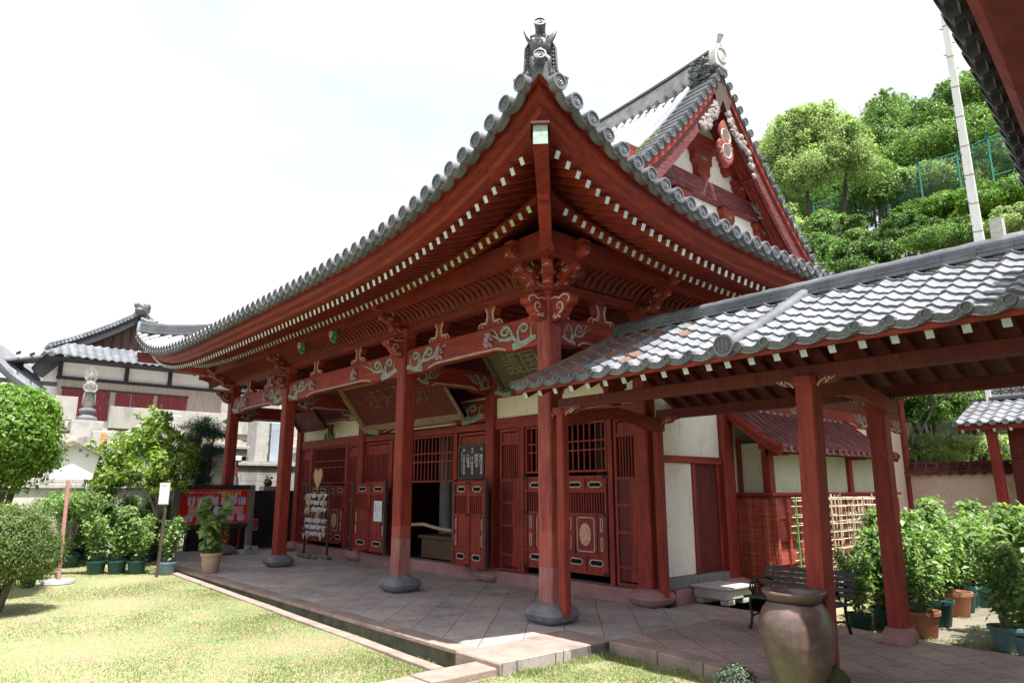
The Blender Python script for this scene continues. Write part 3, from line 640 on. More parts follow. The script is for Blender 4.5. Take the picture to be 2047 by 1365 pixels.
# gable verges: rows of short cover tiles pointing outward, bargeboards, soffit
def rake(sy, t, dz=0): return (YCN+sy*(HY-t), 4.87+pz(t)+dz)
VD = disc_template(.092)
for sx in (1, -1):
    xe = XCN+sx*(HX-TH)
    g = MB()
    for sy in (-1, 1):
        ts = [TH-.1]; 
        while ts[-1] < HY-.12:
            sl_ = .17+.136*ts[-1]; ts.append(ts[-1]+.285/math.sqrt(1+sl_*sl_))
        prev = None
        for t in ts:
            y, z = rake(sy, t, .045)
            g.lathe([(.080, 0), (.080, .30), (.088, .31), (.088, .62)], (xe-sx*.58, y, z), 12, 0, ax=(sx, 0, 0))
            place(g, VD if sx > 0 else DISC0, (xe+sx*.07, y, z), (sx, 0))
            if prev:
                y0, z0 = prev; ym, zm = (y+y0)/2, (z+z0)/2
                g.raw([(xe-sx*.4, y0, z0-.03), (xe+sx*.02, y0, z0-.03), (xe+sx*.02, ym, zm-.09), (xe+sx*.02, y, z-.03), (xe-sx*.4, y, z-.03), (xe-sx*.4, ym, zm-.09),
                       (xe+sx*.02, y0, z0-.08), (xe+sx*.02, ym, zm-.15), (xe+sx*.02, y, z-.08)], [(0, 1, 2, 5), (5, 2, 3, 4), (1, 6, 7, 2), (2, 7, 8, 3)])
            prev = (y, z)
    g.build('verge_tiles', ['tile', 'tilemid'], H, smooth=True)
    # bargeboards: two broad curved boards meeting at the peak
    for sy in (-1, 1):
        g = MB(); N = 20; V = []; F = []
        for i in range(N+1):
            t = TH-.35+(HY-TH+.35)*i/N; y, z = rake(sy, t, -.10)
            wd = .42+.14*(1-i/N); wd += .0
            for a, b in ((0, 0), (0, -wd*1.0), (1, -wd*1.0), (1, 0)): V.append((xe-sx*(.12 if a else .05), y, z+b*(1+.35*abs(.17+.136*t)*.6)))
        for i in range(N):
            for j in range(4): F.append((i*4+j, i*4+(j+1) % 4, i*4+4+(j+1) % 4, i*4+4+j))
        g.raw(V, F, 0)
        # thinner upper board proud of it
        V = []; F = []
        for i in range(N+1):
            t = TH-.35+(HY-TH+.35)*i/N; y, z = rake(sy, t, -.07)
            for a, b in ((0, 0), (0, -.13), (1, -.13), (1, 0)): V.append((xe-sx*(.12 if a else -.0), y, z+b*(1+.5*(.136*t))))
        for i in range(N):
            for j in range(4): F.append((i*4+j, i*4+(j+1) % 4, i*4+4+(j+1) % 4, i*4+4+j))
        g.raw(V, F, 1); g.build('bargeboard', ['redwood_old', 'redy'], H)
    g = MB()
    for sy in (-1, 1):
        g.grid(lambda a, b: (xe-sx*(.1+.95*a), *rake(sy, TH+(HY-TH)*b, -.16)), 1, 14)
        for j in range(5):
            xx = xe-sx*(.22+.16*j)
            g.tube([(xx, *rake(sy, TH+(HY-TH)*b/12, -.22)) for b in range(13)], .04, 4, 0)
    g.build('gable_soffit', 'redy', H)
# gable wall facing the camera side, with beams, struts and carving
XW = XG1-.72
g = MB(); V = [(XW, YCN+sy*(HY-t), 4.87+pz(t)-.2) for sy, tt in ((-1, np.linspace(3.2, HY, 12)), (1, np.linspace(HY, 3.2, 12))) for t in tt]; g.face(V[::-1]); g.build('gable_wall', 'gablewh', H)
g = MB(); g.face([(2*XCN-x, y, z) for x, y, z in V]); g.build('gable_wall', 'gablewh', H)
def carved(name, m, fn, lab=None, **k):
    b = MB(); fn(b); o = b.build(name, m, H, **k); 
    if lab: o['label'] = lab
    return o
XF = XW+.16
def gb(y0, y1, z0, z1, d=.16): return lambda b: b.box(XW, XW+d, y0, y1, z0, z1)
lo = MB(); lo.box(XW, XW+.20, YCN-2.7, YCN+2.7, 7.92, 8.26)
for i in range(8):
    a = i/8; lo.box(XW, XW+.205, YCN-2.1+.525*i, YCN-2.1+.525*(i+1), 7.86+.0*a, 7.92)
o = lo.build('gable_beam', 'redwood_old', H, bevel=.02); sgm = MB()
for s in (-1, 1): scroll(sgm, (XW+.212, YCN+s*2.35, 8.10), (0, -s, 0), (0, 0, 1), .62, 0, thick=1.5)
sgm.build('scroll_carving', 'palemoss', o)
o = MB().box(XW, XW+.18, YCN-1.05, YCN+1.05, 9.12, 9.36).build('gable_beam', 'redy', H, bevel=.02); sgm = MB()
for s in (-1, 1): scroll(sgm, (XW+.192, YCN+s*.98, 9.24), (0, -s, 0), (0, 0, 1), .45, 0, thick=1.6)
sgm.build('scroll_carving', 'palemoss', o)
def bracket_outline(wb, wt, h, lobes=3):
    """half outline of a stepped, lobed bracket that widens upward"""
    pts = []; 
    for i in range(lobes):
        z0 = h*i/lobes; z1 = h*(i+1)/lobes; w0 = wb+(wt-wb)*i/lobes; w1 = wb+(wt-wb)*(i+1)/lobes
        pts += [(w0, z0), (w0+(w1-w0)*.25, z0+(z1-z0)*.35), (w1*1.02, z0+(z1-z0)*.55), (w1, z1-.01), (w1*.93, z1)]
    return pts+[(-x, z) for x, z in pts[::-1]]
for y, z, wb, wt, h in ((YCN-1.5, 8.26, .09, .26, .42), (YCN, 8.26, .12, .42, .86), (YCN+1.5, 8.26, .09, .26, .42), (YCN-.8, 7.30, .08, .26, .55), (YCN+.9, 7.30, .08, .26, .55), (YCN-2.3, 7.3, .08, .26, .55), (YCN+2.35, 7.3, .1, .3, .55), (YCN-1.0, 8.75, .07, .24, .37), (YCN+1.0, 8.70, .07, .24, .42)):
    g = MB(); c_ = MB(); g.prism(bracket_outline(wb, wt, h), (XW+.005, y, z), (0, 1, 0), (0, 0, 1), (.15, 0, 0))
    for s in (-1, 1): scroll(c_, (XW+.166, y+s*wt*.25, z+h*.62), (0, -s, 0), (0, 0, 1), wt*.9, 0, FLAME, thick=1.4)
    o = g.build('gable_bracket', 'redy', H, bevel=.012); c_.build('scroll_carving', 'scroll', o)
g = MB()
for y in (YCN-1.55, YCN+1.55): 
    g.box(XW+.0, XG1-.10, y-.12, y+.12, 8.62, 8.84)
g.box(XW, XG1-.10, YCN+2.85, YCN+3.15, 7.52, 7.78); g.box(XW, XG1-.10, YCN-3.15, YCN-2.85, 7.52, 7.78); g.box(XW, XG1-.1, YCN-.13, YCN+.13, 9.75, 10.0)
g.build('gable_purlin', 'redy', H, bevel=.015)
# hanging pendant under the gable peak
M['cloudc'] = mat('greyed_cloud_paint', (.34, .30, .30), (.13, .10, .10), 16, .8); M['fadepink'] = mat('faded_pink_red_paint', (.30, .075, .065), (.20, .05, .045), 12, .8, c3=(.55, .38, .36))
pd = MB(); xg = XG1-.02
out = [(0, 1.32), (.15, 1.12), (.19, .92), (.12, .82), (.2, .72), (.30, .60), (.31, .42), (.24, .33), (.26, .2), (.15, .13), (.08, .0), (0, -.04)]
out = out+[(-a, b) for a, b in out[-2:0:-1]]
out = [(a*.85, .22+b*.83) for a, b in out]; pd.prism(out, (xg-.06, YCN, 8.18), (0, 1, 0), (0, 0, 1), (.08, 0, 0)); po = pd.build('gable_pendant', 'fadepink', H, bevel=.015)
e = MB()
for (zc, rr) in ((9.08, .17), (8.74, .16)):
    e.lathe([(.0, 0), (rr*.9, 0), (rr, .012), (rr, .03)][::-1], (xg+.0, YCN, zc), 24, 0, ax=(1, 0, 0))
    for q in range(-3, 4): e.box(xg+.03, xg+.042, YCN-.13+.02*abs(q), YCN+.13-.02*abs(q), zc+q*.042-.008, zc+q*.042+.008, 1)
    e.tube([(xg+.035, YCN+rr*math.cos(a*math.pi/10), zc+rr*math.sin(a*math.pi/10)) for a in range(21)], .016, 5, 0)
e.build('medallion', ['white', 'stone'], po)
rnd = random.Random(4); e = MB()
for s in (-1, 1):
    for i in range(30):
        f = i/29*(.36 if s < 0 else .50); t = HY-.22-f*1.75; y, z = rake(s, t, -.66-.07*math.sin(f*13)+rnd.uniform(-.10, .12)); rr = .125*(1-.5*f)
        e.blob((xg+.0, y+rnd.uniform(-.02, .02), z+rnd.uniform(-.05, .05)), (.04, rr*.85, rr*.7), 0, 9, 6, .22, i)
e.build('cloud_carving', ['cloudc', 'fadepink'], po, smooth=True)
e = MB()
for i in range(16):
    a = i/16*2*math.pi; e.blob((xg+.02, YCN+.21*math.cos(a), 8.74+.25*math.sin(a)), (.035, .055, .07), 0, 7, 5, .15, i)
e.build('scroll_carving', 'fadepink', po, smooth=True)
# dark lead cap where the bargeboards meet
g = MB(); pts = [(YCN-.30, 10.05), (YCN, 10.62), (YCN+.30, 10.05), (YCN+.22, 9.55), (YCN, 9.95), (YCN-.22, 9.55)]; g.face([(XG1+.005, y, z) for y, z in pts]); g.face([(XG1-.0, y, z) for y, z in pts][::-1]); g.build('peak_cover', 'brownwood', H)
# ridge-end ornaments
def ogre_tile(parent, p, out, s=1.0, name='ridge_end_ornament', m='tile'):
    """upright ridge-end tile: flared shield with studs, a horned shaggy face plate and two projecting round tiles"""
    g = MB(); half = [(0, 0), (.31, 0), (.33, .06), (.24, .10), (.20, .18), (.185, .48), (.14, .56), (.06, .60), (0, .61)]
    out_ = [(a*s, b*s) for a, b in half]; out_ = out_+[(-a, b) for a, b in out_[-2:0:-1]]
    T = MB(); T.prism(out_, (0, 0, 0), (1, 0, 0), (0, 0, 1), (0, .10*s, 0))
    rim = [(a*s, -.005, b*s) for a, b in half[1:8]]
    for q in (1, -1): T.tube([(q*x, y, z) for x, y, z in rim], .016*s, 5, 0)
    for q in (1, -1):
        for i in range(7): T.blob((q*(.155+.0*i)*s, -.006, (.16+.052*i)*s), (.018*s, .016*s, .018*s), 0, 8, 5)
        T.tube([(q*.08*s, -.03, .50*s), (q*.15*s, -.05, .60*s), (q*.185*s, -.04, .68*s), (q*.20*s, -.02, .735*s)], [.045*s, .035*s, .022*s, .008*s], 7, 0)
        T.blob((q*.05*s, -.09*s, .40*s), (.03*s, .03*s, .025*s), 0, 8, 6)
        T.tube([(q*.06*s, -.10*s, .30*s), (q*.10*s, -.11*s, .26*s), (q*.10*s, -.11*s, .20*s), (q*.07*s, -.10*s, .12*s)], [.035*s, .04*s, .035*s, .03*s], 7, 0)
        for i in range(5): T.tube([(q*(.02+.03*i)*s, -.05*s, .16*s), (q*(.05+.03*i)*s, -.09*s, .08*s), (q*(.06+.02*i)*s, -.07*s, .02*s)], [.02*s, .02*s, .012*s], 5, 0)
    T.blob((0, -.08*s, .46*s), (.125*s, .09*s, .12*s), 0, 16, 10, .02, 3)
    rn = random.Random(5)
    for i in range(60):
        a = rn.uniform(-1.2, 1.2); b_ = rn.uniform(.0, 1.3); x = .125*math.sin(a)*s; z = .46+.115*math.sin(b_); yy = -.08-.09*math.cos(a)*math.cos(b_)
        T.tube([(x, yy*s-.006, z*s), (x*1.03+rn.uniform(-.006, .006)*s, yy*s-.010, (z+.018)*s), (x*1.06, yy*s-.006, (z+.036)*s)], [.006*s, .007*s, .003*s], 4, 0)
    T.blob((0, -.15*s, .36*s), (.045*s, .04*s, .03*s), 0, 10, 6)
    # lower and upper projecting round tiles
    for (z, ln, r_, yb) in ((.20, .24, .078, -.06), (.72, .22, .078, .05)):
        T.lathe([(r_*.85*s, 0), (r_*.8*s, ln*.5*s), (r_*s, ln*s), (r_*s, (ln+.001)*s), (r_*.8*s, (ln+.002)*s), (r_*.76*s, (ln-.012)*s), (0, (ln-.012)*s)], (0, yb*s, (z-.04)*s), 20, 0, ax=(0, -.93, .36 if z > .5 else .25))
        c = Vector((0, yb*s, (z-.04)*s)); ax = Vector((0, -.93, .36 if z > .5 else .25)).normalized(); fc = c+ax*(ln-.006)*s; u1 = Vector((1, 0, 0)); u2 = ax.cross(u1)
        for q in range(3):
            a0 = q*2.094; T.tube([fc+(u1*math.cos(a0+i*.38)+u2*math.sin(a0+i*.38))*(r_*s*(.16+.055*i)) for i in range(8)], [r_*s*(.15-.017*i) for i in range(8)], 5, 0, flat=tuple(ax))
    place(g, T, p, out); return g.build(name, m, parent, smooth=True)
c1 = P('F', 1, .33)
ogre_tile(H, (c1[0], c1[1], c1[2]+.10), (.7071, -.7071), .90)
c2 = Vector(P('F', -1, .10)); g = MB(); dgn = Vector((-.7071, -.7071, 0)); sdn = Vector((.7071, -.7071, 0))
g.prism([(-.13, 0), (.13, 0), (.15, .10), (.12, .30), (.08, .34), (-.08, .34), (-.12, .30), (-.15, .10)], c2+Vector((0, 0, -.02)), sdn, (0, 0, 1), dgn*.08)
g.tube([c2-dgn*.4+Vector((0, 0, .28)), c2-dgn*.15+Vector((0, 0, .31)), c2+dgn*.06+Vector((0, 0, .40))], [.06, .06, .055], 10); g.build('hip_end_tile', 'tilewh', H, smooth=True)
pk = MB(); zt = zr+.10
pk.prism([(-.24, 0), (.24, 0), (.25, .30), (.18, .48), (.09, .56), (-.09, .56), (-.18, .48), (-.25, .30)], (XG1-.12, YCN, zt), (0, 1, 0), (0, 0, 1), (.16, 0, 0))
pk.lathe([(0, .0), (.15, .0), (.17, .02), (.17, -.05)][::-1], (XG1+.045, YCN, zt+.28), 20, 0, ax=(1, 0, 0))
pk.lathe([(.05, 0), (.045, .15), (.07, .32), (0, .32)], (XG1-.08, YCN, zt+.50), 14, 0, ax=(.45, 0, .9))
rn = random.Random(8)
for i in range(110):
    pk.blob((XG1-.35+rn.uniform(-.22, .22), YCN-.32+rn.uniform(-.08, .06), zt-.10+rn.uniform(-.28, .26)), (rn.uniform(.03, .09), rn.uniform(.02, .05), rn.uniform(.015, .05)), 1, 7, 5, .4, i)
pk.build('peak_ornament', ['ridgepl', 'tile'], H, smooth=True)
# ---------------- eaves: fascia, rafters, soffit, hip rafters, purlins
def sweep(prof, name, m, sides='FRBL', nk=64, parent=H, closed=True, lf=1.0, bev=0):
    for s in sides:
        g = MB(); n = len(prof); V = []; F = []
        for i in range(nk+1):
            k = -1+2*i/nk
            for q_ in prof: V.append(Q(s, k, q_[0], q_[1], q_[2] if len(q_) > 2 else lf))
        for i in range(nk):
            for j in range(n if closed else n-1): F.append((i*n+j, i*n+(j+1) % n, (i+1)*n+(j+1) % n, (i+1)*n+j))
        g.raw(V, F); g.build(name, m[s] if isinstance(m, dict) else m, parent)
MD = {'F': 'redx', 'B': 'redx', 'R': 'redy', 'L': 'redy'}
ZE = 4.87
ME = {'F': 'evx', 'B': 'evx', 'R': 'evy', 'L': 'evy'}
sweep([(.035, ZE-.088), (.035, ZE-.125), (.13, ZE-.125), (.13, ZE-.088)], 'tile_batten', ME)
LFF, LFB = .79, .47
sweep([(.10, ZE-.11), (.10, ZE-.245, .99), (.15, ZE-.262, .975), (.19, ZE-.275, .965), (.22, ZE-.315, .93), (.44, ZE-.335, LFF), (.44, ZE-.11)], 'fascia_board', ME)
ME = {'F': 'evx', 'B': 'evx', 'R': 'evy', 'L': 'evy'}
# soffit boarding over the rafters
def inz(t, z0, t0, sl_): return z0+(t-t0)*sl_
def zfl(t): return inz(t, ZE-.33, .40, .31), LFF+(t-.40)*(.60-LFF)/.76
def zbs(t): return 4.62+(t-.96)*.50, LFB-(t-.96)*.12
sweep([(.42, *zfl(.42)), (.8, *zfl(.8)), (1.18, *zfl(1.18)), (1.18, zfl(1.18)[0]+.05, zfl(1.18)[1]), (.42, zfl(.42)[0]+.05, LFF)], 'soffit_board', ME)
sweep([(.98, *zbs(.98)), (1.6, *zbs(1.6)), (2.25, *zbs(2.25)), (2.25, zbs(2.25)[0]+.05, .3), (.98, zbs(.98)[0]+.05, LFB)], 'soffit_board', ME)
for s_ in 'FRBL':
    g = MB(); V = []
    for i in range(65):
        k = -1+i/32
        for t, z, lf in ((1.10, 4.62, LFB), (1.10, 4.82, .62), (1.19, 4.82, .62), (1.19, 4.62, LFB)): V.append(Q(s_, k, t, z, lf))
    g.raw(V, [(i*4+j, i*4+(j+1) % 4, i*4+4+(j+1) % 4, i*4+4+j) for i in range(64) for j in range(4)]); g.build('rafter_edge_board', 'evx' if s_ in 'FB' else 'evy', H)
sweep([(1.0, 4.612), (1.0, 4.672), (1.12, 4.72), (1.12, 4.612)], 'rafter_edge_board', ME, lf=LFB)
def rafter_mesh(side, s, t0, t1, z0, slope, w, h, lf, pm):
    H_ = Hh(side); lim = H_-abs(s)-.10
    t1 = min(t1, lim)
    if t1-t0 < .12: return None
    fz = zfl if pm == 0 else zbs; c = XCN if side in 'FB' else YCN
    def pt(t):
        zz, ll = fz(t); z = zz+lift(s/(H_-t))*ll-h/2
        if side == 'F': return (c+s, YCN-HY+t, z)
        if side == 'B': return (c+s, YCN+HY-t, z)
        if side == 'R': return (XCN+HX-t, c+s, z)
        return (XCN-HX+t, c+s, z)
    b = MB(); b.beam(pt(t0), pt(t1), w, h, 0, endm=0); b.m[0] = 1; return b
rl = []; bl = []
for side in 'FR':
    H_ = Hh(side); n = int(2*H_/.16)
    for i in range(n+1):
        s = -H_+.08+i*.16
        if abs(s) > H_-.3: continue
        a = rafter_mesh(side, s, .32, 1.2, ZE-.42+.02, .31, .062, .085, 1.0, 0)
        if a: rl.append((a, side))
        a = rafter_mesh(side, s, 1.00, 2.2, 4.555, .50, .062, .085, .86, 1)
        if a: bl.append((a, side))
for side in 'BL':
    H_ = Hh(side); n = int(2*H_/.16)
    for i in range(n+1):
        s = -H_+.08+i*.16
        if abs(s) > H_-.3: continue
        a = rafter_mesh(side, s, .32, 1.2, ZE-.40, .31, .062, .085, 1.0, 0)
        if a: rl.append((a, side))
def split(lst, name, tip):
    lst.sort(key=lambda q: (Vector(q[0].v[0])-CP).length)
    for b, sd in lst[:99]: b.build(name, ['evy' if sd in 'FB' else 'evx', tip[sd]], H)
    for sdg in ('FB', 'LR'):
        r = MB()
        for b, sd in lst[99:]:
            if sd in sdg: r.merge(b)
        if sdg == 'FB': r0 = r
        else:
            k = len(r0.v)
            r0.raw(r.v, r.f, [m_+2 for m_ in r.m])
    o = r0.build(name, ['evy', tip['F'], 'evx', tip['R']], H); o['kind'] = 'stuff'
TIP1 = {'F': 'pale', 'R': 'pale', 'B': 'pale', 'L': 'pale'}; TIP2 = {'F': 'paleg', 'R': 'pale', 'B': 'pale', 'L': 'pale'}
split(rl, 'flying_rafter', TIP1); split(bl, 'base_rafter', TIP2)
# hip rafters on the diagonals
for sx in (1, -1):
    def dg(e, z): return (XCN+sx*(6.18+e), -e, z)
    g = MB(); g.beam(dg(2.0, 5.23), dg(.95, 5.08), .155, .25, 0, w1=.155, h1=.25); g.m[0] = 1
    o = g.build('hip_rafter', ['evx', 'palemoss'], H, bevel=.006)
    c = MB(); c.beam(dg(2.015, 5.35), dg(1.82, 5.34), .19, .03, 0); 
    for q in (-1, 1): c.raw([tuple(Vector(dg(2.015, 5.35))+Vector((q*.067*sx, q*.067, 0))), tuple(Vector(dg(1.82, 5.34))+Vector((q*.067*sx, q*.067, 0))), tuple(Vector(dg(1.82, 5.24))+Vector((q*.07*sx, q*.07, 0))), tuple(Vector(dg(2.015, 5.22))+Vector((q*.07*sx, q*.07, 0)))], [(0, 1, 2, 3)])
    c.build('rafter_cap', 'reddk', o)
    g = MB(); g.beam(dg(1.25, 4.97), dg(.25, 4.74), .15, .24, 0); g.beam(dg(1.33, 5.03), dg(1.25, 5.01), .13, .14, 0); g.beam(dg(.66, 4.74), dg(.50, 4.70), .20, .07, 0); g.build('hip_rafter', 'redz', H, bevel=.01)
# purlin, ribbed cove, lower beam
sweep([(1.50, 4.66), (1.50, 4.97), (1.64, 5.02), (1.64, 4.66)], 'eave_purlin', ME, lf=.0, nk=8)
sweep([(2.02, 4.36), (2.02, 4.49), (2.18, 4.49), (2.18, 4.36)], 'cove_beam', ME, lf=0, nk=8, bev=.01)
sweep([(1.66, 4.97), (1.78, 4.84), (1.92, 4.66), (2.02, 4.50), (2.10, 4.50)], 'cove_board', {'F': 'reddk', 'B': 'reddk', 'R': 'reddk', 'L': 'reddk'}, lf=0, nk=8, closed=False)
g = MB(); g2 = MB()
for i in range(110):
    x = XCN-7.9+.26+.143*i
    pr = [(1.56, 4.70), (1.66, 4.69), (1.79, 4.66), (1.90, 4.60), (2.0, 4.50)]
    if x < .1: g.tube([(x, -2.1+t, z+.02) for t, z in pr], .032, 4, 0)
    y = -.1+.143*i
    if y < 12: g2.tube([(XCN+HX-t, y, z+.02) for t, z in pr], .032, 4, 0)
g.merge(g2); g.build('cove_ribs', 'evy', H, kind='stuff')
# ------------------------------------------------ hall frame: posts, tie beams, brackets
CS = .125
def stone_base(parent, x, y, z0=0, s=.21, m='stone', h=.17):
    g = MB(); g.lathe([(s*.70, .0), (s*.78, .02), (s*.98, h*.22), (s*1.08, h*.5), (s*1.0, h*.76), (s*.74, h*.94), (s*.66, h), (s*.58, h+.012)], (x, y, z0), 32, 0, sq=6)
    for sx, sy in ((1, 0), (-1, 0), (0, 1), (0, -1)):
        u = Vector((-sy, sx, 0)); c = Vector((x, y, z0+h*.47))+Vector((sx, sy, 0))*(s*1.035); q = s*.50
        ol = [(-q, 0), (-q*.75, h*.2), (q*.75, h*.2), (q, 0), (q*.75, -h*.2), (-q*.75, -h*.2), (-q, 0)]
        g.tube([c+u*a+Vector((0, 0, b)) for a, b in ol], .0065, 4, 0, caps=False)
    o = g.build('base_stone', m, parent, smooth=True); return o
def post(x, y, z0, z1, s, m='redz', base=True, bm='stone', parent=H, name='column', off=None):
    g = MB(); c = .022; h = s
    ol = [(-h+c, -h), (h-c, -h), (h, -h+c), (h, h-c), (h-c, h), (-h+c, h), (-h, h-c), (-h, -h+c)]
    g.prism(ol, (x, y, z0), (1, 0, 0), (0, 1, 0), (0, 0, z1-z0)); g.f[0], g.f[1] = g.f[1], g.f[0]
    o = g.build(name, m, parent)
    # texture origin at the foot of the post
    o.location = Vector((x, y, 0))-world_loc(parent); 
    for v in o.data.vertices: v.co -= o.location
    if base: stone_base(o, x, y, 0, s*2.15, bm, .235)
    return o
for x in (0, XB, XC, XD): post(x, 0, .235, 4.26, CS, {0: 'redworn2', XB: 'redworn'}.get(x, 'redz'))
for x in (0, XB, XC, XD): post(x, DW, .235, 4.36, CS, 'redz', True, 'sillst')
# nose carvings where beams pass through the posts (lobed, with a coil)
NOSE = [(0, 0), (0, .34), (.10, .345), (.18, .33), (.27, .36), (.36, .33), (.40, .26), (.37, .19), (.30, .165), (.27, .14), (.26, .10), (.215, .075), (.20, .03), (.14, .0), (.08, -.02)]
def nose(parent, x, y, z, d, w=.15, s=1.0, dark='white', white=True):
    d = Vector((d[0], d[1], 0)); sd = Vector((-d.y, d.x, 0)); g = MB(); o = Vector((x, y, z))-sd*w/2
    g.prism([(a*s, b*s) for a, b in NOSE], o, d, (0, 0, 1), sd*w); b_ = g.build('beam_nose', 'red', parent, bevel=.02)
    e = MB(); k = MB()
    for q in (-1, 1):
        oo = Vector((x, y, z))+sd*(q*(w/2+.004))
        pts = [(.02, .30), (.10, .315), (.17, .285), (.25, .325), (.335, .30), (.365, .25), (.33, .205)]
        k.tube([oo+d*(a*s)+Vector((0, 0, b*s)) for a, b in pts], .010*s, 5, 0, flat=tuple(sd*q))
        sp = _spiral(.17, .17, .085, -math.pi/2, 1.15); k.tube([oo+d*(a*s)+Vector((0, 0, b*s)) for a, b in sp], [.014*s-.0005*i for i in range(len(sp))], 5, 0, flat=tuple(sd*q))
        pts = [(.10, .08), (.06, .04), (.12, .03), (.15, .06), (.19, .02)]; k.tube([oo+d*(a*s)+Vector((0, 0, b*s)) for a, b in pts], .012*s, 5, 0, flat=tuple(sd*q))
    k.build('scroll_carving', dark, b_); return b_
for x in (0, XB, XC, XD): nose(H, x, -CS+.01, 3.93, (0, -1), .16, .92)
nose(H, CS-.01, 0, 3.90, (1, 0), .16, 1.02, 'white'); nose(H, XD-CS+.01, 0, 3.90, (-1, 0), .16, 1.02)
nose(H, CS-.01, DW, 3.90, (1, 0), .14, .9)
# tie beams with cloud carving and painted bosses
BOSS = MB(); 
rn = random.Random(2)
for i in range(34): BOSS.blob((rn.uniform(-.055, .055), rn.uniform(-.055, 0), rn.uniform(-.085, .085)), (.026, .028, .026), 0, 6, 4, .15, i)
def tie(p0, p1, z0, z1, w, nrm, carve=True, bosses=(.28, .72), name='tie_beam', cs=.95, arch=True, cm='scroll'):
    p0 = Vector(p0+(0,)); p1 = Vector(p1+(0,)); d = (p1-p0); Ln = d.length; d.normalize(); n = Vector(nrm+(0,)); up = Vector((0, 0, 1)); h = z1-z0
    g = MB(); a = Ln
    ol = [(0, z0+.0), (0, z1-.05), (.05, z1), (a-.05, z1), (a, z1-.05), (a, z0)]
    if arch: ol += [(a*.80, z0), (a*.755, z0+.028), (a*.72, z0+.05), (a*.28, z0+.05), (a*.245, z0+.028), (a*.20, z0)]
    g.prism(ol, p0-n*w/2, d, up, n*w); o = g.build(name, 'redx' if abs(d.x) > .5 else 'redy', H, bevel=.018)
    e = MB(); f = p0+n*(w/2+.008)
    if arch:
        pts = [(a*.205, z0+.022), (a*.235, z0+.05), (a*.27, z0+.072), (a*.73, z0+.072), (a*.765, z0+.05), (a*.795, z0+.022)]
        for dz in (0, .018): e.tube([f+d*x+up*(z+dz) for x, z in pts], .0055, 4, 1, flat=tuple(n))
    if carve:
        s = min(cs*1.3, a*.34); sy_ = min(1, h*.84/(s*.52))
        scroll(e, f+d*.04+up*(z0+h*.52), d, up, s, 0, thick=1.45, sy=sy_); scroll(e, f+d*(a-.04)+up*(z0+h*.52), -d, up, s, 0, thick=1.45, sy=sy_)
    e.build('scroll_carving', [cm, 'white'], o)
    if bosses:
        b = MB()
        for q in bosses: place(b, BOSS, f+d*(a*q)+up*(z0+h*.52), (n.x, n.y), sc_=1.15)
        b.build('painted_boss', 'purple', o, smooth=True)
    return o
for a, b in ((XB+CS, -CS), (XC+CS, XB-CS), (XD+CS, XC-CS)): tie((a, 0), (b, 0), 3.61, 4.05, .16, (0, -1), bosses=(.27, .66) if b-a > 4 else (.30, .68))
tie((0, CS), (0, DW-CS), 3.61, 4.0, .16, (1, 0), bosses=None)
for x in (XB, XC, XD): tie((x, CS), (x, DW-CS), 3.45, 3.86, .16, (1, 0), bosses=None, cm='scroll')
# struts on the tie beams carrying the cove beam
SH = [(.34, 0), (.335, .05), (.27, .09), (.21, .085), (.16, .06), (.12, .10), (.085, .20), (.10, .28), (.13, .31), (.12, .36)]
SH = SH+[(-a, b) for a, b in SH[::-1]]
def strut(x, y, n, zb=4.05, s=.92):
    n = Vector(n+(0,)); d = Vector((-n.y, n.x, 0)); g = MB(); g.prism([(a*s, b*s*.95) for a, b in SH], Vector((x, y, zb))-n*.07, d, (0, 0, 1), n*.14); o = g.build('carved_strut', 'red', H, bevel=.015)
    e = MB()
    for q in (-1, 1): 
        for k in (.90, .62): e.tube([Vector((x, y, zb))+n*.077+d*(q*a*s*k)+Vector((0, 0, .015+b*s*.93*(.97 if k > .7 else .9))) for a, b in SH[:10]], .008, 4, 0, flat=tuple(n))
    e.build('scroll_carving', 'white', o)
    MB().box(x-.10 if n.y else x-.09, x+.10 if n.y else x+.09, y-.09, y+.09, zb+.34*s, 4.37).build('strut_block', 'red', o, bevel=.01)
for a, b, q in ((XB, 0, (.30, .67)), (XC, XB, (.30, .67)), (XD, XC, (.33, .70))):
    for f in q: strut(a+(b-a)*f, 0, (0, -1))
strut(0, 1.0, (1, 0), 4.0)
for y in (3.0, 5.5, 8.4, 10.8): strut(.0, y, (1, 0), 4.0)
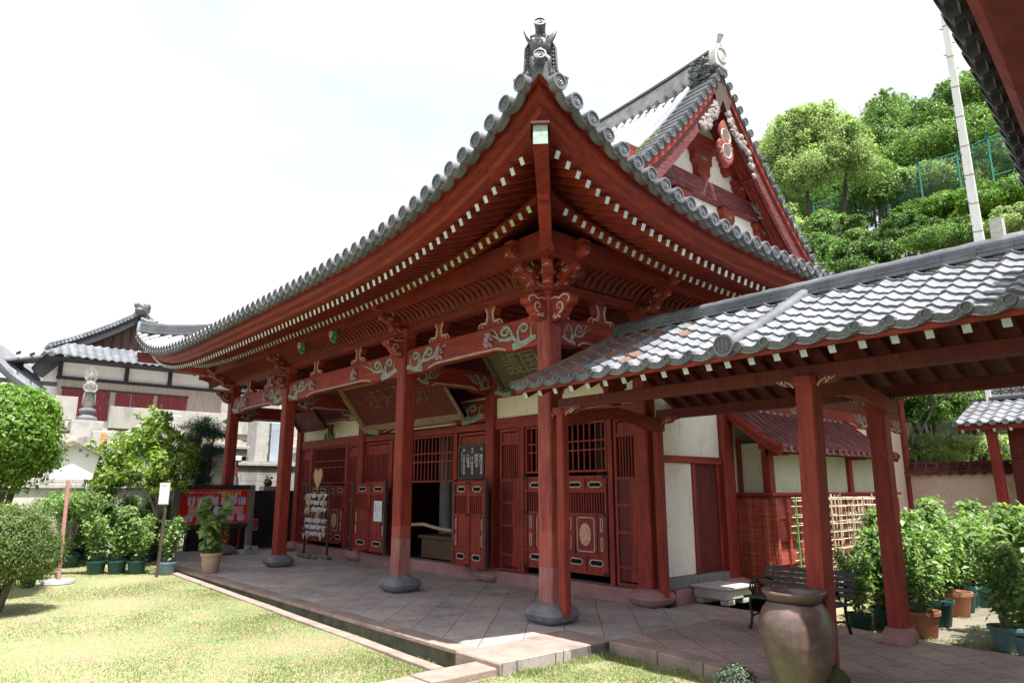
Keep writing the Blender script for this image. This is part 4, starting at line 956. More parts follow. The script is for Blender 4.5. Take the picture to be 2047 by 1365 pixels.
# clustered brackets on the post heads
def bracket(x, y, dirs, s=1.0, top=4.9):
    g = MB(); e = MB()
    g.lathe([(.10, 0), (.15, .06), (.165, .12), (.165, .19), (.14, .19)], (x, y, 4.24), 16, 0, sq=7)
    for d in dirs:
        d = Vector((d[0], d[1], 0)); dl = d.length; d.normalize(); sd = Vector((-d.y, d.x, 0))
        for (z, r, w, h) in ((4.32, .36, .14, .14), (4.48, .58, .13, .15), (4.65, .76, .13, .19)):
            r *= s*dl; ol = [(0, 0), (r*.55, .0), (r*.68, .012), (r*.80, .05), (r*.90, .055), (r*.94, .085), (r*1.0, .11), (r, h), (0, h)]
            g.prism(ol, Vector((x, y, z))-sd*w/2, d, (0, 0, 1), sd*w)
            b = Vector((x, y, z+h))+d*(r*.86); g.box(b.x-.062, b.x+.062, b.y-.062, b.y+.062, b.z, b.z+.045); g.box(b.x-.085, b.x+.085, b.y-.085, b.y+.085, b.z+.045, b.z+.09)
            for q in (-1, 1): scroll(e, Vector((x, y, z+.07))+d*(r*.45)+sd*(q*(w/2+.005)), d, (0, 0, 1), r*.55, 0, FLAME, thick=1.7)
            scroll(e, Vector((x, y, z+.075))+d*(r+.003)-sd*.05, sd, (0, 0, 1), .12, 0, FLAME, n=4, thick=2)
    o = g.build('bracket_cluster', 'red', H, bevel=.008); e.build('scroll_carving', 'paleg', o)
LR = [(1, 0), (-1, 0)]
bracket(0, 0, [(0, -1), (1, 0), (-.8, 0), (0, .8), (.78, -.78), (-.62, -.62), (.62, .62)])
bracket(XB, 0, [(0, -1), (.8, 0), (-.8, 0)]); bracket(XC, 0, [(0, -1), (.8, 0), (-.8, 0)]); bracket(XD, 0, [(0, -1), (-1, 0), (.8, 0), (-.78, -.78)])
bracket(0, DW, [(1, 0), (0, .8), (0, -.8)])
for y in (4.05, 6.2, 8.2, 9.9, 11.8): bracket(0, y, [(1, 0), (0, .7), (0, -.7)], .95)
bracket(XD, DW, [(-1, 0), (0, .8)])
# green leaf carvings with a gilt flower in the middle bay cove
for x in (-5.55, -7.0):
    g = MB(); y0 = -.52
    for j, (a, z, r) in enumerate(((-.10, .13, .08), (-.07, .04, .07), (-.04, -.05, .07), (.03, -.12, .07), (.12, -.16, .06), (.08, .10, .09), (.0, .10, .09), (.10, .0, .1), (.15, -.08, .07))): g.blob((x+a, y0-.02, 4.62+z), (r, .035, r*.9), 0, 9, 6, .12, j)
    o = g.build('leaf_carving', 'green', H, smooth=True); f = MB()
    for j in range(12): a = j*math.pi/6; f.blob((x+.04+.052*math.cos(a), y0-.065, 4.60+.052*math.sin(a)), (.022, .02, .022), 0, 6, 4)
    f.blob((x+.04, y0-.08, 4.60), (.028, .02, .028), 1, 8, 6); f.build('flower', ['flower', 'yellow'], o, smooth=True)
# porch ceiling and the dark room behind
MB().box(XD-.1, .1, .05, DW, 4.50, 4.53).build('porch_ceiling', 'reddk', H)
g = MB()
for i in range(40): x = XD+.15+i*.31; g.box(x-.03, x+.03, .1, DW-.1, 4.44, 4.50)
g.build('ceiling_battens', 'redy', H)
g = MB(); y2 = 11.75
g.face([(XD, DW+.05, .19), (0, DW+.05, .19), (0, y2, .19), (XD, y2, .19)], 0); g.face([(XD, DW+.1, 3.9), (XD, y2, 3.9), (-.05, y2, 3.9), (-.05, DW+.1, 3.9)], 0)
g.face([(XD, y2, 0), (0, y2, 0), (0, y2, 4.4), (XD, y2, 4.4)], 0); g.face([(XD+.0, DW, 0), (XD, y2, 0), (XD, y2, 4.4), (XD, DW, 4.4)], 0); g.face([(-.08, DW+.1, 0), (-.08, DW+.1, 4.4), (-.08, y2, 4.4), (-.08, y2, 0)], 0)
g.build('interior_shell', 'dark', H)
for x, y in ((-6.9, 3.2), (-5.2, 4.8), (-9, 4.8), (-3.4, 4.8)): MB().lathe([(.15, .2), (.15, 4)], (x, y, 0), 16, 0).build('interior_post', 'greywood', H, smooth=True)
# sill wall in red-washed stone
g = MB()
for a, b in ((XB, 0), (-6.2, XB), (XC, -6.21), (-10.6, XC), (XD, -10.61)): g.box(a+.003, b-.003, DW-.14, DW+.10, 0, .215)
g.build('stone_sill', 'sillst', H, bevel=.008)
# upper wall over the doors
YW = DW
g = MB(); g.box(XD, 0, YW-.02, YW+.04, 2.95, 3.42); g.build('plaster_frieze', 'plasterc', H)
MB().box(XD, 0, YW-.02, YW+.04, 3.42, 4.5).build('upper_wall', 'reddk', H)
for a, b in ((XD, XC), (XB, 0)): MB().box(a+CS, b-CS, YW-.07, YW+.05, 2.76, 2.97).build('head_beam', 'redx', H, bevel=.01)
MB().box(XC+CS, XB-CS, YW-.07, YW+.05, 2.78, 2.92).build('head_beam', 'redx', H, bevel=.01)
tie((XC+CS, YW-.03), (XB-CS, YW-.03), 2.94, 3.36, .15, (0, -1), bosses=None, name='rainbow_beam', cs=1.25)
for a, b in ((XD, XC), (XB, 0)): tie((a+CS, YW-.03), (b-CS, YW-.03), 3.36, 3.74, .14, (0, -1), bosses=None, name='rainbow_beam', cs=1.0)
for x in ((XD+XC)/2, XB/2-.05):   # little green-leaved struts in the frieze
    g = MB(); g.prism(bracket_outline(.05, .16, .36), (x, YW-.06, 2.98), (1, 0, 0), (0, 0, 1), (0, .05, 0)); o = g.build('frieze_strut', 'red', H)
    e = MB()
    for q in range(7): a = q*math.pi/6; e.blob((x+.19*math.cos(a), YW-.09, 3.01+.12*math.sin(a)*(.4+.6*abs(math.cos(a)))), (.06, .03, .055), 0, 8, 5, .15, q)
    e.blob((x, YW-.12, 3.08), (.04, .03, .045), 1, 8, 5); e.build('leaf_carving', ['green', 'flower'], o, smooth=True)
# ---------------- door and window joinery on the front wall
def frame(g, x0, x1, z0, z1, y0, y1, t, m=0):
    g.box(x0, x0+t, y0, y1, z0, z1, m); g.box(x1-t, x1, y0, y1, z0, z1, m); g.box(x0+t, x1-t, y0, y1, z0, z0+t, m); g.box(x0+t, x1-t, y0, y1, z1-t, z1, m)
def oval(g, e, cx, cz, rx, rz, y, lobed=True):
    pts = []
    for i in range(28):
        a = 2*math.pi*i/28; k = 1+(.07*math.cos(6*a) if lobed else 0); c, s = math.cos(a), math.sin(a); q = (abs(c)**3.2+abs(s)**3.2)**(-1/3.2); pts.append((cx+rx*c*q*k, cz+rz*s*q*k))
    g.face([(x, y-.0095, z) for x, z in pts], 1)  # flat black face stands in for the dark seen through a hole
    e.tube([(x, y-.013, z) for x, z in pts+pts[:1]], .009, 4, 0, caps=False, flat=(0, 1, 0))
def flowerm(x, z, y, r=.13):
    f = MB()
    for ring, (rr, sz, n) in enumerate(((r, .040, 14), (r*.62, .034, 10))):
        for j in range(n): a = 2*math.pi*j/n+ring*.2; f.blob((x+rr*.62*math.cos(a)*.85, y-.012-.012*ring, z+rr*.62*math.sin(a)*1.2), (sz*.8, .012, sz), 0, 7, 5)
    f.blob((x, y-.02, z), (r*.42, .015, r*.55), 0, 12, 6); f.blob((x, y-.04, z), (.022, .012, .028), 1, 8, 5); return f
def leaf_panel(parent, x0, x1, z0, z1, y, medal=False, halves=1, name='half_door', side=True):
    """a half door: panels with painted dark openings and white rims, a barred middle, boards (or a flower medallion) below"""
    g = MB(); e = MB(); br = MB(); n = halves; w = (x1-x0)/n; hh = z1-z0; t = .045
    zs = [z0+.03*hh, z0+.19*hh, z0+.60*hh, z0+.84*hh, z0+.985*hh]; last = None
    for i in range(n):
        a = x0+w*i; b = a+w-.006; frame(g, a, b, z0, z1, y-.03, y+.02, t); g.box(a+t, b-t, y-.005, y+.005, z0+t, zs[2]); g.box(a+t, b-t, y-.005, y+.005, zs[3], z1-t)
        for z in zs[1:4]: g.box(a+t, b-t, y-.028, y+.018, z-.02, z+.02)
        c = (a+b)/2
        if medal:
            m2 = (b-a)*.25
            for s in (-1, 1):
                oval(g, e, c+s*m2*.92, (zs[0]+zs[1])/2+.008, m2*.58, .045, y); oval(g, e, c+s*m2*.92, (zs[3]+zs[4])/2-.008, m2*.58, .040, y)
                g.box(c+s*m2*1.02-.012, c+s*m2*1.02+.012, y-.024, y+.01, zs[1], zs[2])
                for f in (.28, .74): oval(g, e, c+s*m2*1.45, zs[1]+(zs[2]-zs[1])*f, .020, (zs[2]-zs[1])*.16, y, False)
            g.box(c-.012, c+.012, y-.024, y+.01, z0+t, zs[1]); g.box(c-.012, c+.012, y-.024, y+.01, zs[3], z1-t)
            ol = [(c+sx*(m2*.78-q), (zs[1]+zs[2])/2+sz*((zs[2]-zs[1])*.42-r)) for sx, sz, q, r in ((-1, -1, .03, 0), (1, -1, .03, 0), (1, -1, 0, .03), (1, 1, 0, .03), (1, 1, .03, 0), (-1, 1, .03, 0), (-1, 1, 0, .03), (-1, -1, 0, .03))]
            e.tube([(x, y-.012, z) for x, z in ol+ol[:1]], .009, 4, 0, caps=False, flat=(0, 1, 0)); fl = (c, (zs[1]+zs[2])/2)
        else:
            oval(g, e, c, (zs[0]+zs[1])/2+.008, (b-a)*.25, .048, y-.002); oval(g, e, c, (zs[3]+zs[4])/2-.008, (b-a)*.25, .045, y-.002)
            if side:
                s = -1 if i == 0 else 1; xx = c+s*(w*.33); g.box(c+s*w*.235-.012, c+s*w*.235+.012, y-.024, y+.01, zs[1], zs[2])
                for f in (.28, .74): oval(g, e, xx, zs[1]+(zs[2]-zs[1])*f, .018, (zs[2]-zs[1])*.15, y, False)
            fl = None
        nb = max(5, int((b-a)/.062))
        g.face([(a+t, y+.015, zs[2]), (b-t, y+.015, zs[2]), (b-t, y+.015, zs[3]), (a+t, y+.015, zs[3])], 1)  # flat black sheet painted as the dark behind the bars
        for j in range(1, nb): xx = a+t+(b-a-2*t)*j/nb; br.box(xx-.011, xx+.011, y-.014, y+.01, zs[2], zs[3])
        ir = MB()
    o = g.build(name, ['redz', 'black'], parent); e.build('pierced_rim', 'white', o); br.build('bars', 'redz', o)
    if medal:
        for i in range(n):
            c = x0+w*(i+.5); f = flowerm(c-.003, (zs[1]+zs[2])/2, y-.006, min(.19, w*.22)); f.build('flower_medallion', ['flower', 'yellow'], o, smooth=True)
    ir = MB()
    for z in (z0+.03, zs[2], z1-.03):
        for xx in ([x0+w] if n == 2 and not medal else []) + ([x0+.02, x1-.02] if medal else []): ir.box(xx-.07, xx-.006, y-.038, y-.028, z-.022, z+.022); ir.box(xx+.006, xx+.07, y-.038, y-.028, z-.022, z+.022)
    ir.build('hinge_plate', 'iron', o); return o
def lattice(x0, x1, z0, z1, y, nb=9, cross=(.38, .56), parent=H, name='lattice_window', m='redz'):
    g = MB(); frame(g, x0, x1, z0, z1, y-.04, y+.04, .035)
    br = MB()
    for j in range(1, nb): xx = x0+(x1-x0)*j/nb; br.box(xx-.012, xx+.012, y-.012, y+.012, z0+.03, z1-.03)
    for c in cross: z = z1-(z1-z0)*c; br.box(x0+.03, x1-.03, y-.017, y+.017, z-.012, z+.012)
    o = g.build(name, m, parent, bevel=.004); br.build('bars', m, o); return o
def strip_door(x0, x1, z0, z1, y, parent=H):
    """tall narrow door: a blank panel, bars, then four boarded panels"""
    g = MB(); t = .05; frame(g, x0, x1, z0, z1, y-.03, y+.03, t); hh = z1-z0; zs = [z0+t, z0+hh*.11, z0+hh*.31, z0+hh*.47, z0+hh*.63, z0+hh*.895, z1-t]
    for z in zs[1:6]: g.box(x0+t, x1-t, y-.026, y+.026, z-.024, z+.024)
    for i in (0, 1, 2, 3, 5): g.box(x0+t, x1-t, y-.002, y+.008, zs[i]+.02, zs[i+1]-.02)
    for i in (0, 1, 2, 3): xm = x0+t+(x1-x0-2*t)*(.6 if i % 2 else .55); g.box(x0+t, xm, y-.006, y-.002, zs[i]+.024, zs[i+1]-.024, 2)
    g.face([(x0+t, y+.02, zs[4]), (x1-t, y+.02, zs[4]), (x1-t, y+.02, zs[5]), (x0+t, y+.02, zs[5])], 1)  # black sheet stands in for the unlit room behind the bars
    br = MB(); nb = max(5, int((x1-x0-2*t)/.055))
    for j in range(1, nb): xx = x0+t+(x1-x0-2*t)*j/nb; br.box(xx-.011, xx+.011, y-.016, y+.01, zs[4], zs[5])
    o = g.build('panelled_door', ['redz', 'black', 'reddk'], parent); br.build('bars', 'redz', o); return o
def jamb(x, y=YW, z0=.215, z1=2.78, w=.05, d=.06): MB().box(x-w, x+w, y-d, y+d, z0, z1).build('door_jamb', 'redz', H, bevel=.008)
for (a, b) in ((-12.17, -11.62), (-9.42, -8.86), (-8.54, -7.42), (-4.72, -3.82), (-3.42, -2.86), (-.60, -.15)): strip_door(a, b, .225, 2.755, YW-.01)
for x in (-11.55, -9.49, -7.34, -4.82, -2.78, -.68): jamb(x)
lattice(-11.48, -9.56, 1.80, 2.75, YW, 15); lattice(-7.26, -4.90, 1.80, 2.77, YW, 17); lattice(-2.70, -.76, 1.93, 2.75, YW, 15)
leaf_panel(H, -11.48, -9.56, .32, 1.76, YW-.03, medal=True, halves=2); leaf_panel(H, -2.70, -.76, .34, 1.87, YW-.03, medal=True, halves=2)
leaf_panel(H, -8.40, -6.95, .30, 1.80, DW-.36, halves=2, name='opened_half_door'); leaf_panel(H, -4.36, -3.40, .26, 1.80, DW-.40, halves=2, name='opened_half_door')
for x in (-8.42, -6.93, -4.38, -3.38): MB().box(x-.02, x+.02, DW-.43, DW-.36, .26, 1.84).build('door_edge_post', 'brownwood', H)
MB().box(XD-.05, XD+.05, DW, 11.75, 0, 4.5).build('side_wall', 'reddk', H)
# ---------------- right-hand side wall (faces +X)
SX = .0
g = MB(); g.box(SX-.08, SX+.06, DW+CS, 3.86, 2.16, 3.45); g.box(SX-.08, SX+.06, DW+CS, 3.05, .37, 2.06); g.build('plaster_wall', 'plaster', H)
g = MB(); g.box(SX-.08, SX+.06, 4.2, 9.78, 1.2, 3.1); g.build('plaster_wall', 'plaster', H)
g = MB(); g.box(SX-.08, SX+.06, 9.95, 11.65, 0, 3.0); g.build('plaster_wall', 'plasterp', H)
MB().box(SX-.08, SX+.14, DW+CS, 3.86, .20, .36).build('ground_beam', 'greywood', H, bevel=.012)
MB().box(SX-.08, SX+.20, DW+CS+.2, 9.8, -.05, .20).build('stone_sill', 'sillst', H, bevel=.012)
MB().box(SX-.08, SX+.11, DW+CS, 3.86, 2.06, 2.17).build('head_beam', 'redy', H, bevel=.01)
MB().box(SX-.02, SX+.02, 3.12, 3.80, .37, 2.06).build('side_door', 'reddk', H)
g = MB(); g.box(SX-.05, SX+.085, 3.05, 3.13, .36, 2.06); g.box(SX-.05, SX+.05, 3.78, 3.86, .36, 2.06); g.build('door_jamb', 'redz', H)
for y in (4.02, 9.86, 11.75): post(.0, y, .0, 4.3, .16 if y < 5 else .13, 'redz', y < 5, 'sillst')
g = MB(); g.box(SX-.08, SX+.10, 4.2, 11.7, 3.30, 3.42); g.box(SX-.08, SX+.05, 2.1, 11.7, 3.42, 4.4); g.box(SX-.05, SX+.085, 4.2, 11.7, 3.60, 3.68); g.build('upper_wall', 'reddk', H)
for a, b in ((4.2, 6.9), (6.9, 9.75), (9.98, 11.62)): tie((.0, a), (.0, b), 2.96, 3.30, .20, (1, 0), bosses=None, name='rainbow_beam', cs=.55, cm='scroll')
nose(H, .0, 11.86, 2.95, (0, 1), .16, .9)
# ---------------- small annex against the side wall with its own curved tile roof
AX = .68; A = H
g = MB(); g.box(.02, AX, 4.32, 9.3, 0, 1.50); g.build('annex_base', 'redboard', A)
g = MB(); g.box(.02, AX+.01, 4.305, 9.31, 1.50, 1.55); g.box(.0, AX+.10, 4.22, 9.4, 1.55, 1.60); g.build('annex_ledge', 'redz', A, bevel=.008)
g = MB(); g.box(.02, AX-.06, 4.40, 9.25, 1.6, 2.42, 0); g.build('annex_wall', 'plasterg', A)
g = MB()
for y in (4.42, 7.35): g.box(AX-.14, AX-.0, y-.06, y+.10, 1.60, 2.30)
g.box(.08, .16, 4.36, 4.42, 1.6, 2.5); g.build('annex_post', 'redz', A, bevel=.01)
g = MB()   # battens and lapped boards of the wainscot
for i in range(14): y = 4.36+i*.375; g.box(AX, AX+.085, y-.035, y+.035, .02, 1.50)
for x in (.10, .33, .60): g.box(x-.035, x+.035, 4.24, 4.32, .02, 1.50)
g.build('wainscot_batten', 'redboard', A, bevel=.006)
g = MB()
for j in range(4):
    z = .10+j*.36
    g.raw([(AX+.045, 4.32, z), (AX+.045, 9.3, z), (AX+.006, 9.3, z+.37), (AX+.006, 4.32, z+.37), (AX, 4.32, z), (AX, 9.3, z)], [(0, 1, 2, 3), (4, 5, 1, 0)])
    g.raw([(.02, 4.30, z), (AX, 4.30, z), (AX, 4.316, z+.37), (.02, 4.316, z+.37)], [(0, 1, 2, 3)])
g.build('wainscot_board', 'redboard', A)
def hz(f): return 3.05-.99*f+.24*f*f   # height of the small roof at fraction f from wall to eave
def hx(f): return .08+1.0*f
g = MB(); Y0, Y1 = 4.05, 8.55
g.grid(lambda a, b: (hx(b), Y0+(Y1-Y0)*a, hz(b)-.03-.0*a), 10, 10)
for i in range(19):
    y = Y0+.05+(Y1-Y0-.1)*i/18; pts = [(hx(f), y, hz(f)) for f in np.linspace(0, 1, 15)]; rib(g, pts, .048, 6, 0, .009)
    g.lathe([(0, 0), (.055, 0), (.055, -.06)], (hx(1)+.02, y, hz(1)+.0), 10, 0, ax=(1, 0, 0))
    if i < 18: g.box(hx(1)-.1, hx(1), y, y+.25, hz(1)-.06, hz(1)-.02)
g.build('annex_roof', 'tilered', A, smooth=True)
for y in (Y0-.03, Y1+.03):
    g = MB()
    for i in range(12):
        f0, f1 = i/12, (i+1)/12; g.beam((hx(f0)+.03, y, hz(f0)-.05), (hx(f1)+.03, y, hz(f1)-.05), .07, .15)
    rib(g, [(hx(f), y, hz(f)+.02) for f in np.linspace(0, 1, 15)], .055, 6); g.build('annex_bargeboard', 'red', A)
MB().grid(lambda a, b: (hx(b), Y0+(Y1-Y0)*a, hz(b)-.09), 2, 10).build('annex_soffit', 'reddk', A)
g = MB(); g.box(AX-.06, .98, 4.36, 4.50, 2.20, 2.30); g.box(AX-.06, AX+.06, Y0+.1, Y1-.1, 2.30, 2.40); g.box(AX-.06, .98, 7.3, 7.44, 2.20, 2.30); g.build('annex_bracket_arm', 'redx', A, bevel=.01)
M['oliveb'] = mat('olive_board', (.10, .085, .055), (.06, .05, .032), 5, .7)
# ------------------------------------------------ things fixed or hung on the hall front
def plaque(name, c, w, h, tilt, m_face, m_fr, fr, label, strokes, seed, em):
    t = thing(name, c, label, 'plaque'); g = MB(); ca, sa = math.cos(tilt), math.sin(tilt); U = Vector((1, 0, 0)); Vv = Vector((0, -sa, ca)); Nn = Vector((0, -ca, -sa)); O = Vector(c)
    g.prism([(-w/2, -h/2), (w/2, -h/2), (w/2, h/2), (-w/2, h/2)], O-Nn*.04, U, Vv, Nn*.04); g.build('board', m_face, t)
    f = MB()
    for k_, (wd, dp) in enumerate(((fr, .09), (fr*.6, .12))):
        for q in ((-1, 0), (1, 0), (0, -1), (0, 1)):
            if q[0]: f.prism([(-wd/2, -h/2-fr), (wd/2, -h/2-fr), (wd/2, h/2+fr), (-wd/2, h/2+fr)], O+U*(q[0]*(w/2+fr-wd/2))-Nn*.04, U, Vv, Nn*dp)
            else: f.prism([(-w/2-fr+.001, -wd/2), (w/2+fr-.001, -wd/2), (w/2+fr-.001, wd/2), (-w/2-fr+.001, wd/2)], O+Vv*(q[1]*(h/2+fr-wd/2))-Nn*.041, U, Vv, Nn*(dp+.001))
    f.build('frame', m_fr, t, bevel=.01)
    s = MB(); put_text(s, strokes, O+Nn*.012+Vv*(h*.36), U, Vv, h*.62, 0, False, .012*h)
    s.build('lettering', em, t); return t
# large red board in the middle bay, gilt characters (right to left), leaning forward
plaque('hanging_plaque', (-5.85, 1.15, 3.48), 3.7, .98, R(38), 'reddk', 'framewood', .11, 'huge leaning plaque with flaking gilt characters on red under the porch roof', '海天司命', 3, 'gold')
plaque('hanging_plaque', (-1.95, 1.25, 3.72), 1.5, .74, R(38), 'oliveb', 'oliveb', .05, 'olive brown plaque with raised characters tucked behind the corner post', '護国', 5, 'olivel')
plaque('hanging_plaque', (-10.6, 1.35, 3.42), 1.5, .52, R(38), 'redwood_old', 'redwood_old', .04, 'small bare reddish plaque without lettering in the far left bay', ' ', 6, 'gold')
# black name board on the strip door beside the open doorway
t = thing('name_board', (-4.25, 1.93, 1.88), 'black board with columns of white characters above the opened half door', 'sign'); g = MB()
g.box(-4.62, -3.88, 1.925, 1.955, 1.88, 2.48); g.build('board', 'signbk', t); f = MB(); frame(f, -4.66, -3.84, 1.85, 2.51, 1.90, 1.955, .035); f.build('frame', 'brownwood', t)
s = MB()
for x, txt, z, sz in ((-3.94, '右　關聖大帝尊像', 2.45, .066), (-4.0, 'かんせいたいてい', 2.33, .03), (-4.09, '順風耳像', 2.33, .066), (-4.15, 'じゅんぷうじ', 2.33, .03), (-4.23, '中央　天上聖母尊像', 2.46, .060), (-4.29, 'てんじょうせいぼ', 2.30, .03), (-4.36, '千里眼像', 2.33, .066), (-4.42, 'せんりがん', 2.33, .03), (-4.50, '左　三官大帝尊像', 2.45, .066), (-4.57, 'さんかんたいていそんぞう', 2.40, .036)):
    put_text(s, txt, (x, 1.922, z), (1, 0, 0), (0, 0, 1), sz, 0, True, .002)
s.build('lettering', 'signwh', t)
t = thing('paper_notice', (-7.22, 1.58, .98), 'white paper notice taped on the opened half door left of the middle post', 'notice'); g = MB(); g.box(-7.40, -7.05, 1.585, 1.59, .96, 1.40); g.build('sheet', 'paper', t)
s = MB()
for x, txt in ((-7.12, 'ご自由に'), (-7.22, 'お入りください'), (-7.32, '合掌礼拝')): put_text(s, txt, (x, 1.582, 1.36), (1, 0, 0), (0, 0, 1), .052, 0, True)
s.build('lettering', 'ink', t)
# offering box, bare log rail in the doorway
t = thing('offering_box', (-5.9, 2.55, .22), 'dark brown wooden offering box inside the open doorway', 'offering box')
MB().box(-6.45, -5.35, 2.25, 2.8, .22, .62).build('box', 'boxwood', t, bevel=.01); MB().box(-6.52, -5.28, 2.20, 2.85, .62, .69).build('lid', 'boxwood', t, bevel=.01)
g = MB(); g.tube([(-7.3, 2.02, .92), (-6.6, 2.0, .90), (-6.0, 2.0, .93), (-5.4, 2.0, .86), (-4.85, 2.02, .83)], [.03, .034, .038, .036, .04], 9); g.build('log_rail', 'palewood', smooth=True, label='bare crooked log laid across the open doorway as a rail', cat='rail')
t = thing('inner_notice', (-5.05, 2.5, 1.25), 'small grey framed notice hanging in the dark doorway', 'notice'); MB().box(-5.25, -4.9, 2.5, 2.52, 1.25, 1.62).build('sheet', 'lampwh', t)
# fortune slip rack with heart tablet
t = thing('fortune_rack', (-10.1, 1.5, 0), 'brown stand with rows of white knotted fortune slips and small wooden tablets', 'rack')
xa, xb, yr = -10.72, -9.42, 1.5; g = MB()
for x in (xa, xb): g.box(x-.022, x+.022, yr-.022, yr+.022, .03, 1.78); g.box(x-.16, x+.16, yr-.05, yr+.05, 0, .045)
for z in (1.74, 1.10, .50): g.box(xa, xb, yr-.014, yr+.014, z-.014, z+.014)
g.build('stand', 'brownwood', t); g = MB(); rn = random.Random(11)
for z in (1.53, 1.36, 1.19, .92, .76, .60):
    g.tube([(xa, yr-.02, z), (xa+.4, yr-.02, z-.02), (xa+.9, yr-.02, z-.02), (xb, yr-.02, z)], .004, 4)
    n = int(rn.uniform(56, 74))
    for i in range(n):
        x = xa+.02+rn.random()**.85*(xb-xa)*.93; dx = rn.uniform(-.03, .03); l = rn.uniform(.05, .10)
        g.beam((x, yr-.03, z+.012), (x+dx, yr-.045-rn.uniform(0, .03), z-l), .013, .006, 0)
        if rn.random() < .5: g.beam((x, yr-.03, z), (x+dx*1.6, yr-.05, z+rn.uniform(.0, .045)), .012, .006, 0)
g.build('knotted_slips', 'paper', t); g = MB()
for i in range(17):
    z = rn.choice((1.50, 1.35, 1.18, .90, .74, .58)); x = rn.choice((rn.uniform(xa+.08, xa+.3), rn.uniform(xb-.5, xb-.05))); r_ = .065
    g.prism([(0, -r_*1.5), (r_, -.2*r_), (r_*.95, .6*r_), (r_*.5, .9*r_), (0, .55*r_), (-r_*.5, .9*r_), (-r_*.95, .6*r_), (-r_, -.2*r_)], (x, yr-.05-rn.uniform(0, .03), z-.07), (1, 0, 0), (0, 0, 1), (0, -.008, 0))
g.build('tablets', 'emawood', t)
ht = [(.16*math.sin(a)**3, .13*math.cos(a)-.05*math.cos(2*a)-.02*math.cos(3*a)-.01*math.cos(4*a)) for a in np.linspace(0, 2*math.pi, 30)[:-1]]
MB().prism([(x*1.5, z*1.9) for x, z in ht], (-10.05, yr-.02, 1.94), (1, 0, 0), (0, 0, 1), (0, -.03, 0)).build('heart_tablet', 'emawood', t, bevel=.006)
g = MB()
for x, y, r_ in ((xa-.02, 1.42, .10), (-10.0, 1.28, .10), (xb+.1, 1.45, .09), (-9.75, 1.33, .07)): g.blob((x, y, .05), (r_*1.3, r_*.8, .06), 0, 9, 6, .16, int(-x*10))
g.tube([(xa+.02, 1.34, .05), (xa+.75, 1.30, .045)], .04, 8); g.build('weight_stones', 'stone', t, smooth=True)
# ------------------------------------------------ covered corridor running off to the right
K = thing('covered_corridor', (5.0, 1.0, 0), 'open red corridor with wavy silver and brown tile roof joining the hall corner', 'corridor')
EY, EZ, RY, RZ = -.74, 2.93, 1.0, 3.80
def cz(f): return EZ+(RZ-EZ)*(f*.9+.1*f*f)
def wave(a): return .027*math.cos(a)+.013*math.cos(2*a+.9)
TW = .268
def tilefield(side, x0, x1, rows=9, xr=None):
    """S-shaped tiles laid in courses; one island per tile"""
    G = {0: MB(), 1: MB(), 2: MB()}; rn = random.Random(6)
    for j in range(rows):
        for i in range(int((x1-x0)/TW)+1):
            xa = x0+i*TW
            if xa < x0+.28*j/rows*1.0: continue
            f0 = j/rows-.012; f1 = (j+1)/rows+.02; V = []
            jit = rn.uniform(-.005, .005)
            for f, dz in ((f0, .036+jit), (f1, .004)):
                for q in range(9):
                    x = xa+TW*q/8; y = EY+(RY-EY)*f; y = y if side > 0 else 2*RY-y; V.append((x, y, cz(f)+dz+wave(2*math.pi*q/8)))
            for q in range(9): p = V[q]; V.append((p[0], p[1]+.006*side, p[2]-.042))
            F = [(q, q+1, q+10, q+9) for q in range(8)]+[(q, 18+q, 19+q, q+1) for q in range(8)]
            x = xa; k = 0 if x > 3.2+rn.uniform(-.1, .1) else (2 if x < 1.2+rn.uniform(-.6, .6)+j*.06 else 1)
            G[k].raw(V, F if side > 0 else [f[::-1] for f in F], [0]*8+[1]*8)
    return G
for side in (1, -1):
    G = tilefield(side, .10, 9.6); g = MB()
    for q, mm in ((0, 0), (1, 0), (2, 1)): g.raw(G[q].v, G[q].f, [2 if e_ else mm for e_ in G[q].m])  # tile lips take the dark tile: edge shade and algae put in colour
    g.build('wavy_tiles', ['tilewh', 'tilebr', 'tiledk'], K, smooth=True)
CD = disc_template(.046)
g = MB()
for i in range(36):
    x = .12+TW*i; y = EY-.03; z = EZ+.022
    place(g, CD, (x, y, z), (0, -1))
    V = []
    for q in range(9):
        f = q/8; xx = x+TW*f; dz = -.035*math.sin(math.pi*f); V += [(xx, y+.018, z+.014+dz), (xx, y+.018, z-.052+dz), (xx, y+.05, z-.052+dz)]
    g.raw(V, [(3*q, 3*q+1, 3*q+4, 3*q+3) for q in range(8)]+[(3*q+1, 3*q+2, 3*q+5, 3*q+4) for q in range(8)])
    g.tube([V[3*q] for q in range(9)], .006, 4, 0, caps=False); g.tube([tuple(Vector(V[3*q+1])+Vector((0, -.002, .006))) for q in range(9)], .006, 4, 0, caps=False)
    for q in range(1, 8, 2): g.blob((x+TW*q/8, y+.016, z-.020-.035*math.sin(math.pi*q/8)), (.012, .006, .010), 0, 6, 4)
g.build('eave_tiles', ['tile', 'tiledk'], K, smooth=True)
g = MB(); pts = [(3.20+.03*f, EY+(RY-EY)*f, cz(f)+.045) for f in np.linspace(0, .93, 10)]; rib(g, pts, .082, 8, 0, .008)
BIG = MB(); BIG.lathe([(0, .008), (.085, .008), (.088, -.004), (.108, -.004), (.112, .01), (.112, .09)], (0, 0, 0), 24, 0, ax=(0, 1, 0))
for q in range(-3, 4):
    a = math.sqrt(max(.0001, .078**2-(q*.022)**2)); BIG.box(-a, a, -.002, .006, q*.022-.004, q*.022+.004)
    if q in (-2, 0, 2): BIG.box(q*.022-.004, q*.022+.004, -.003, .006, -.06, .06)
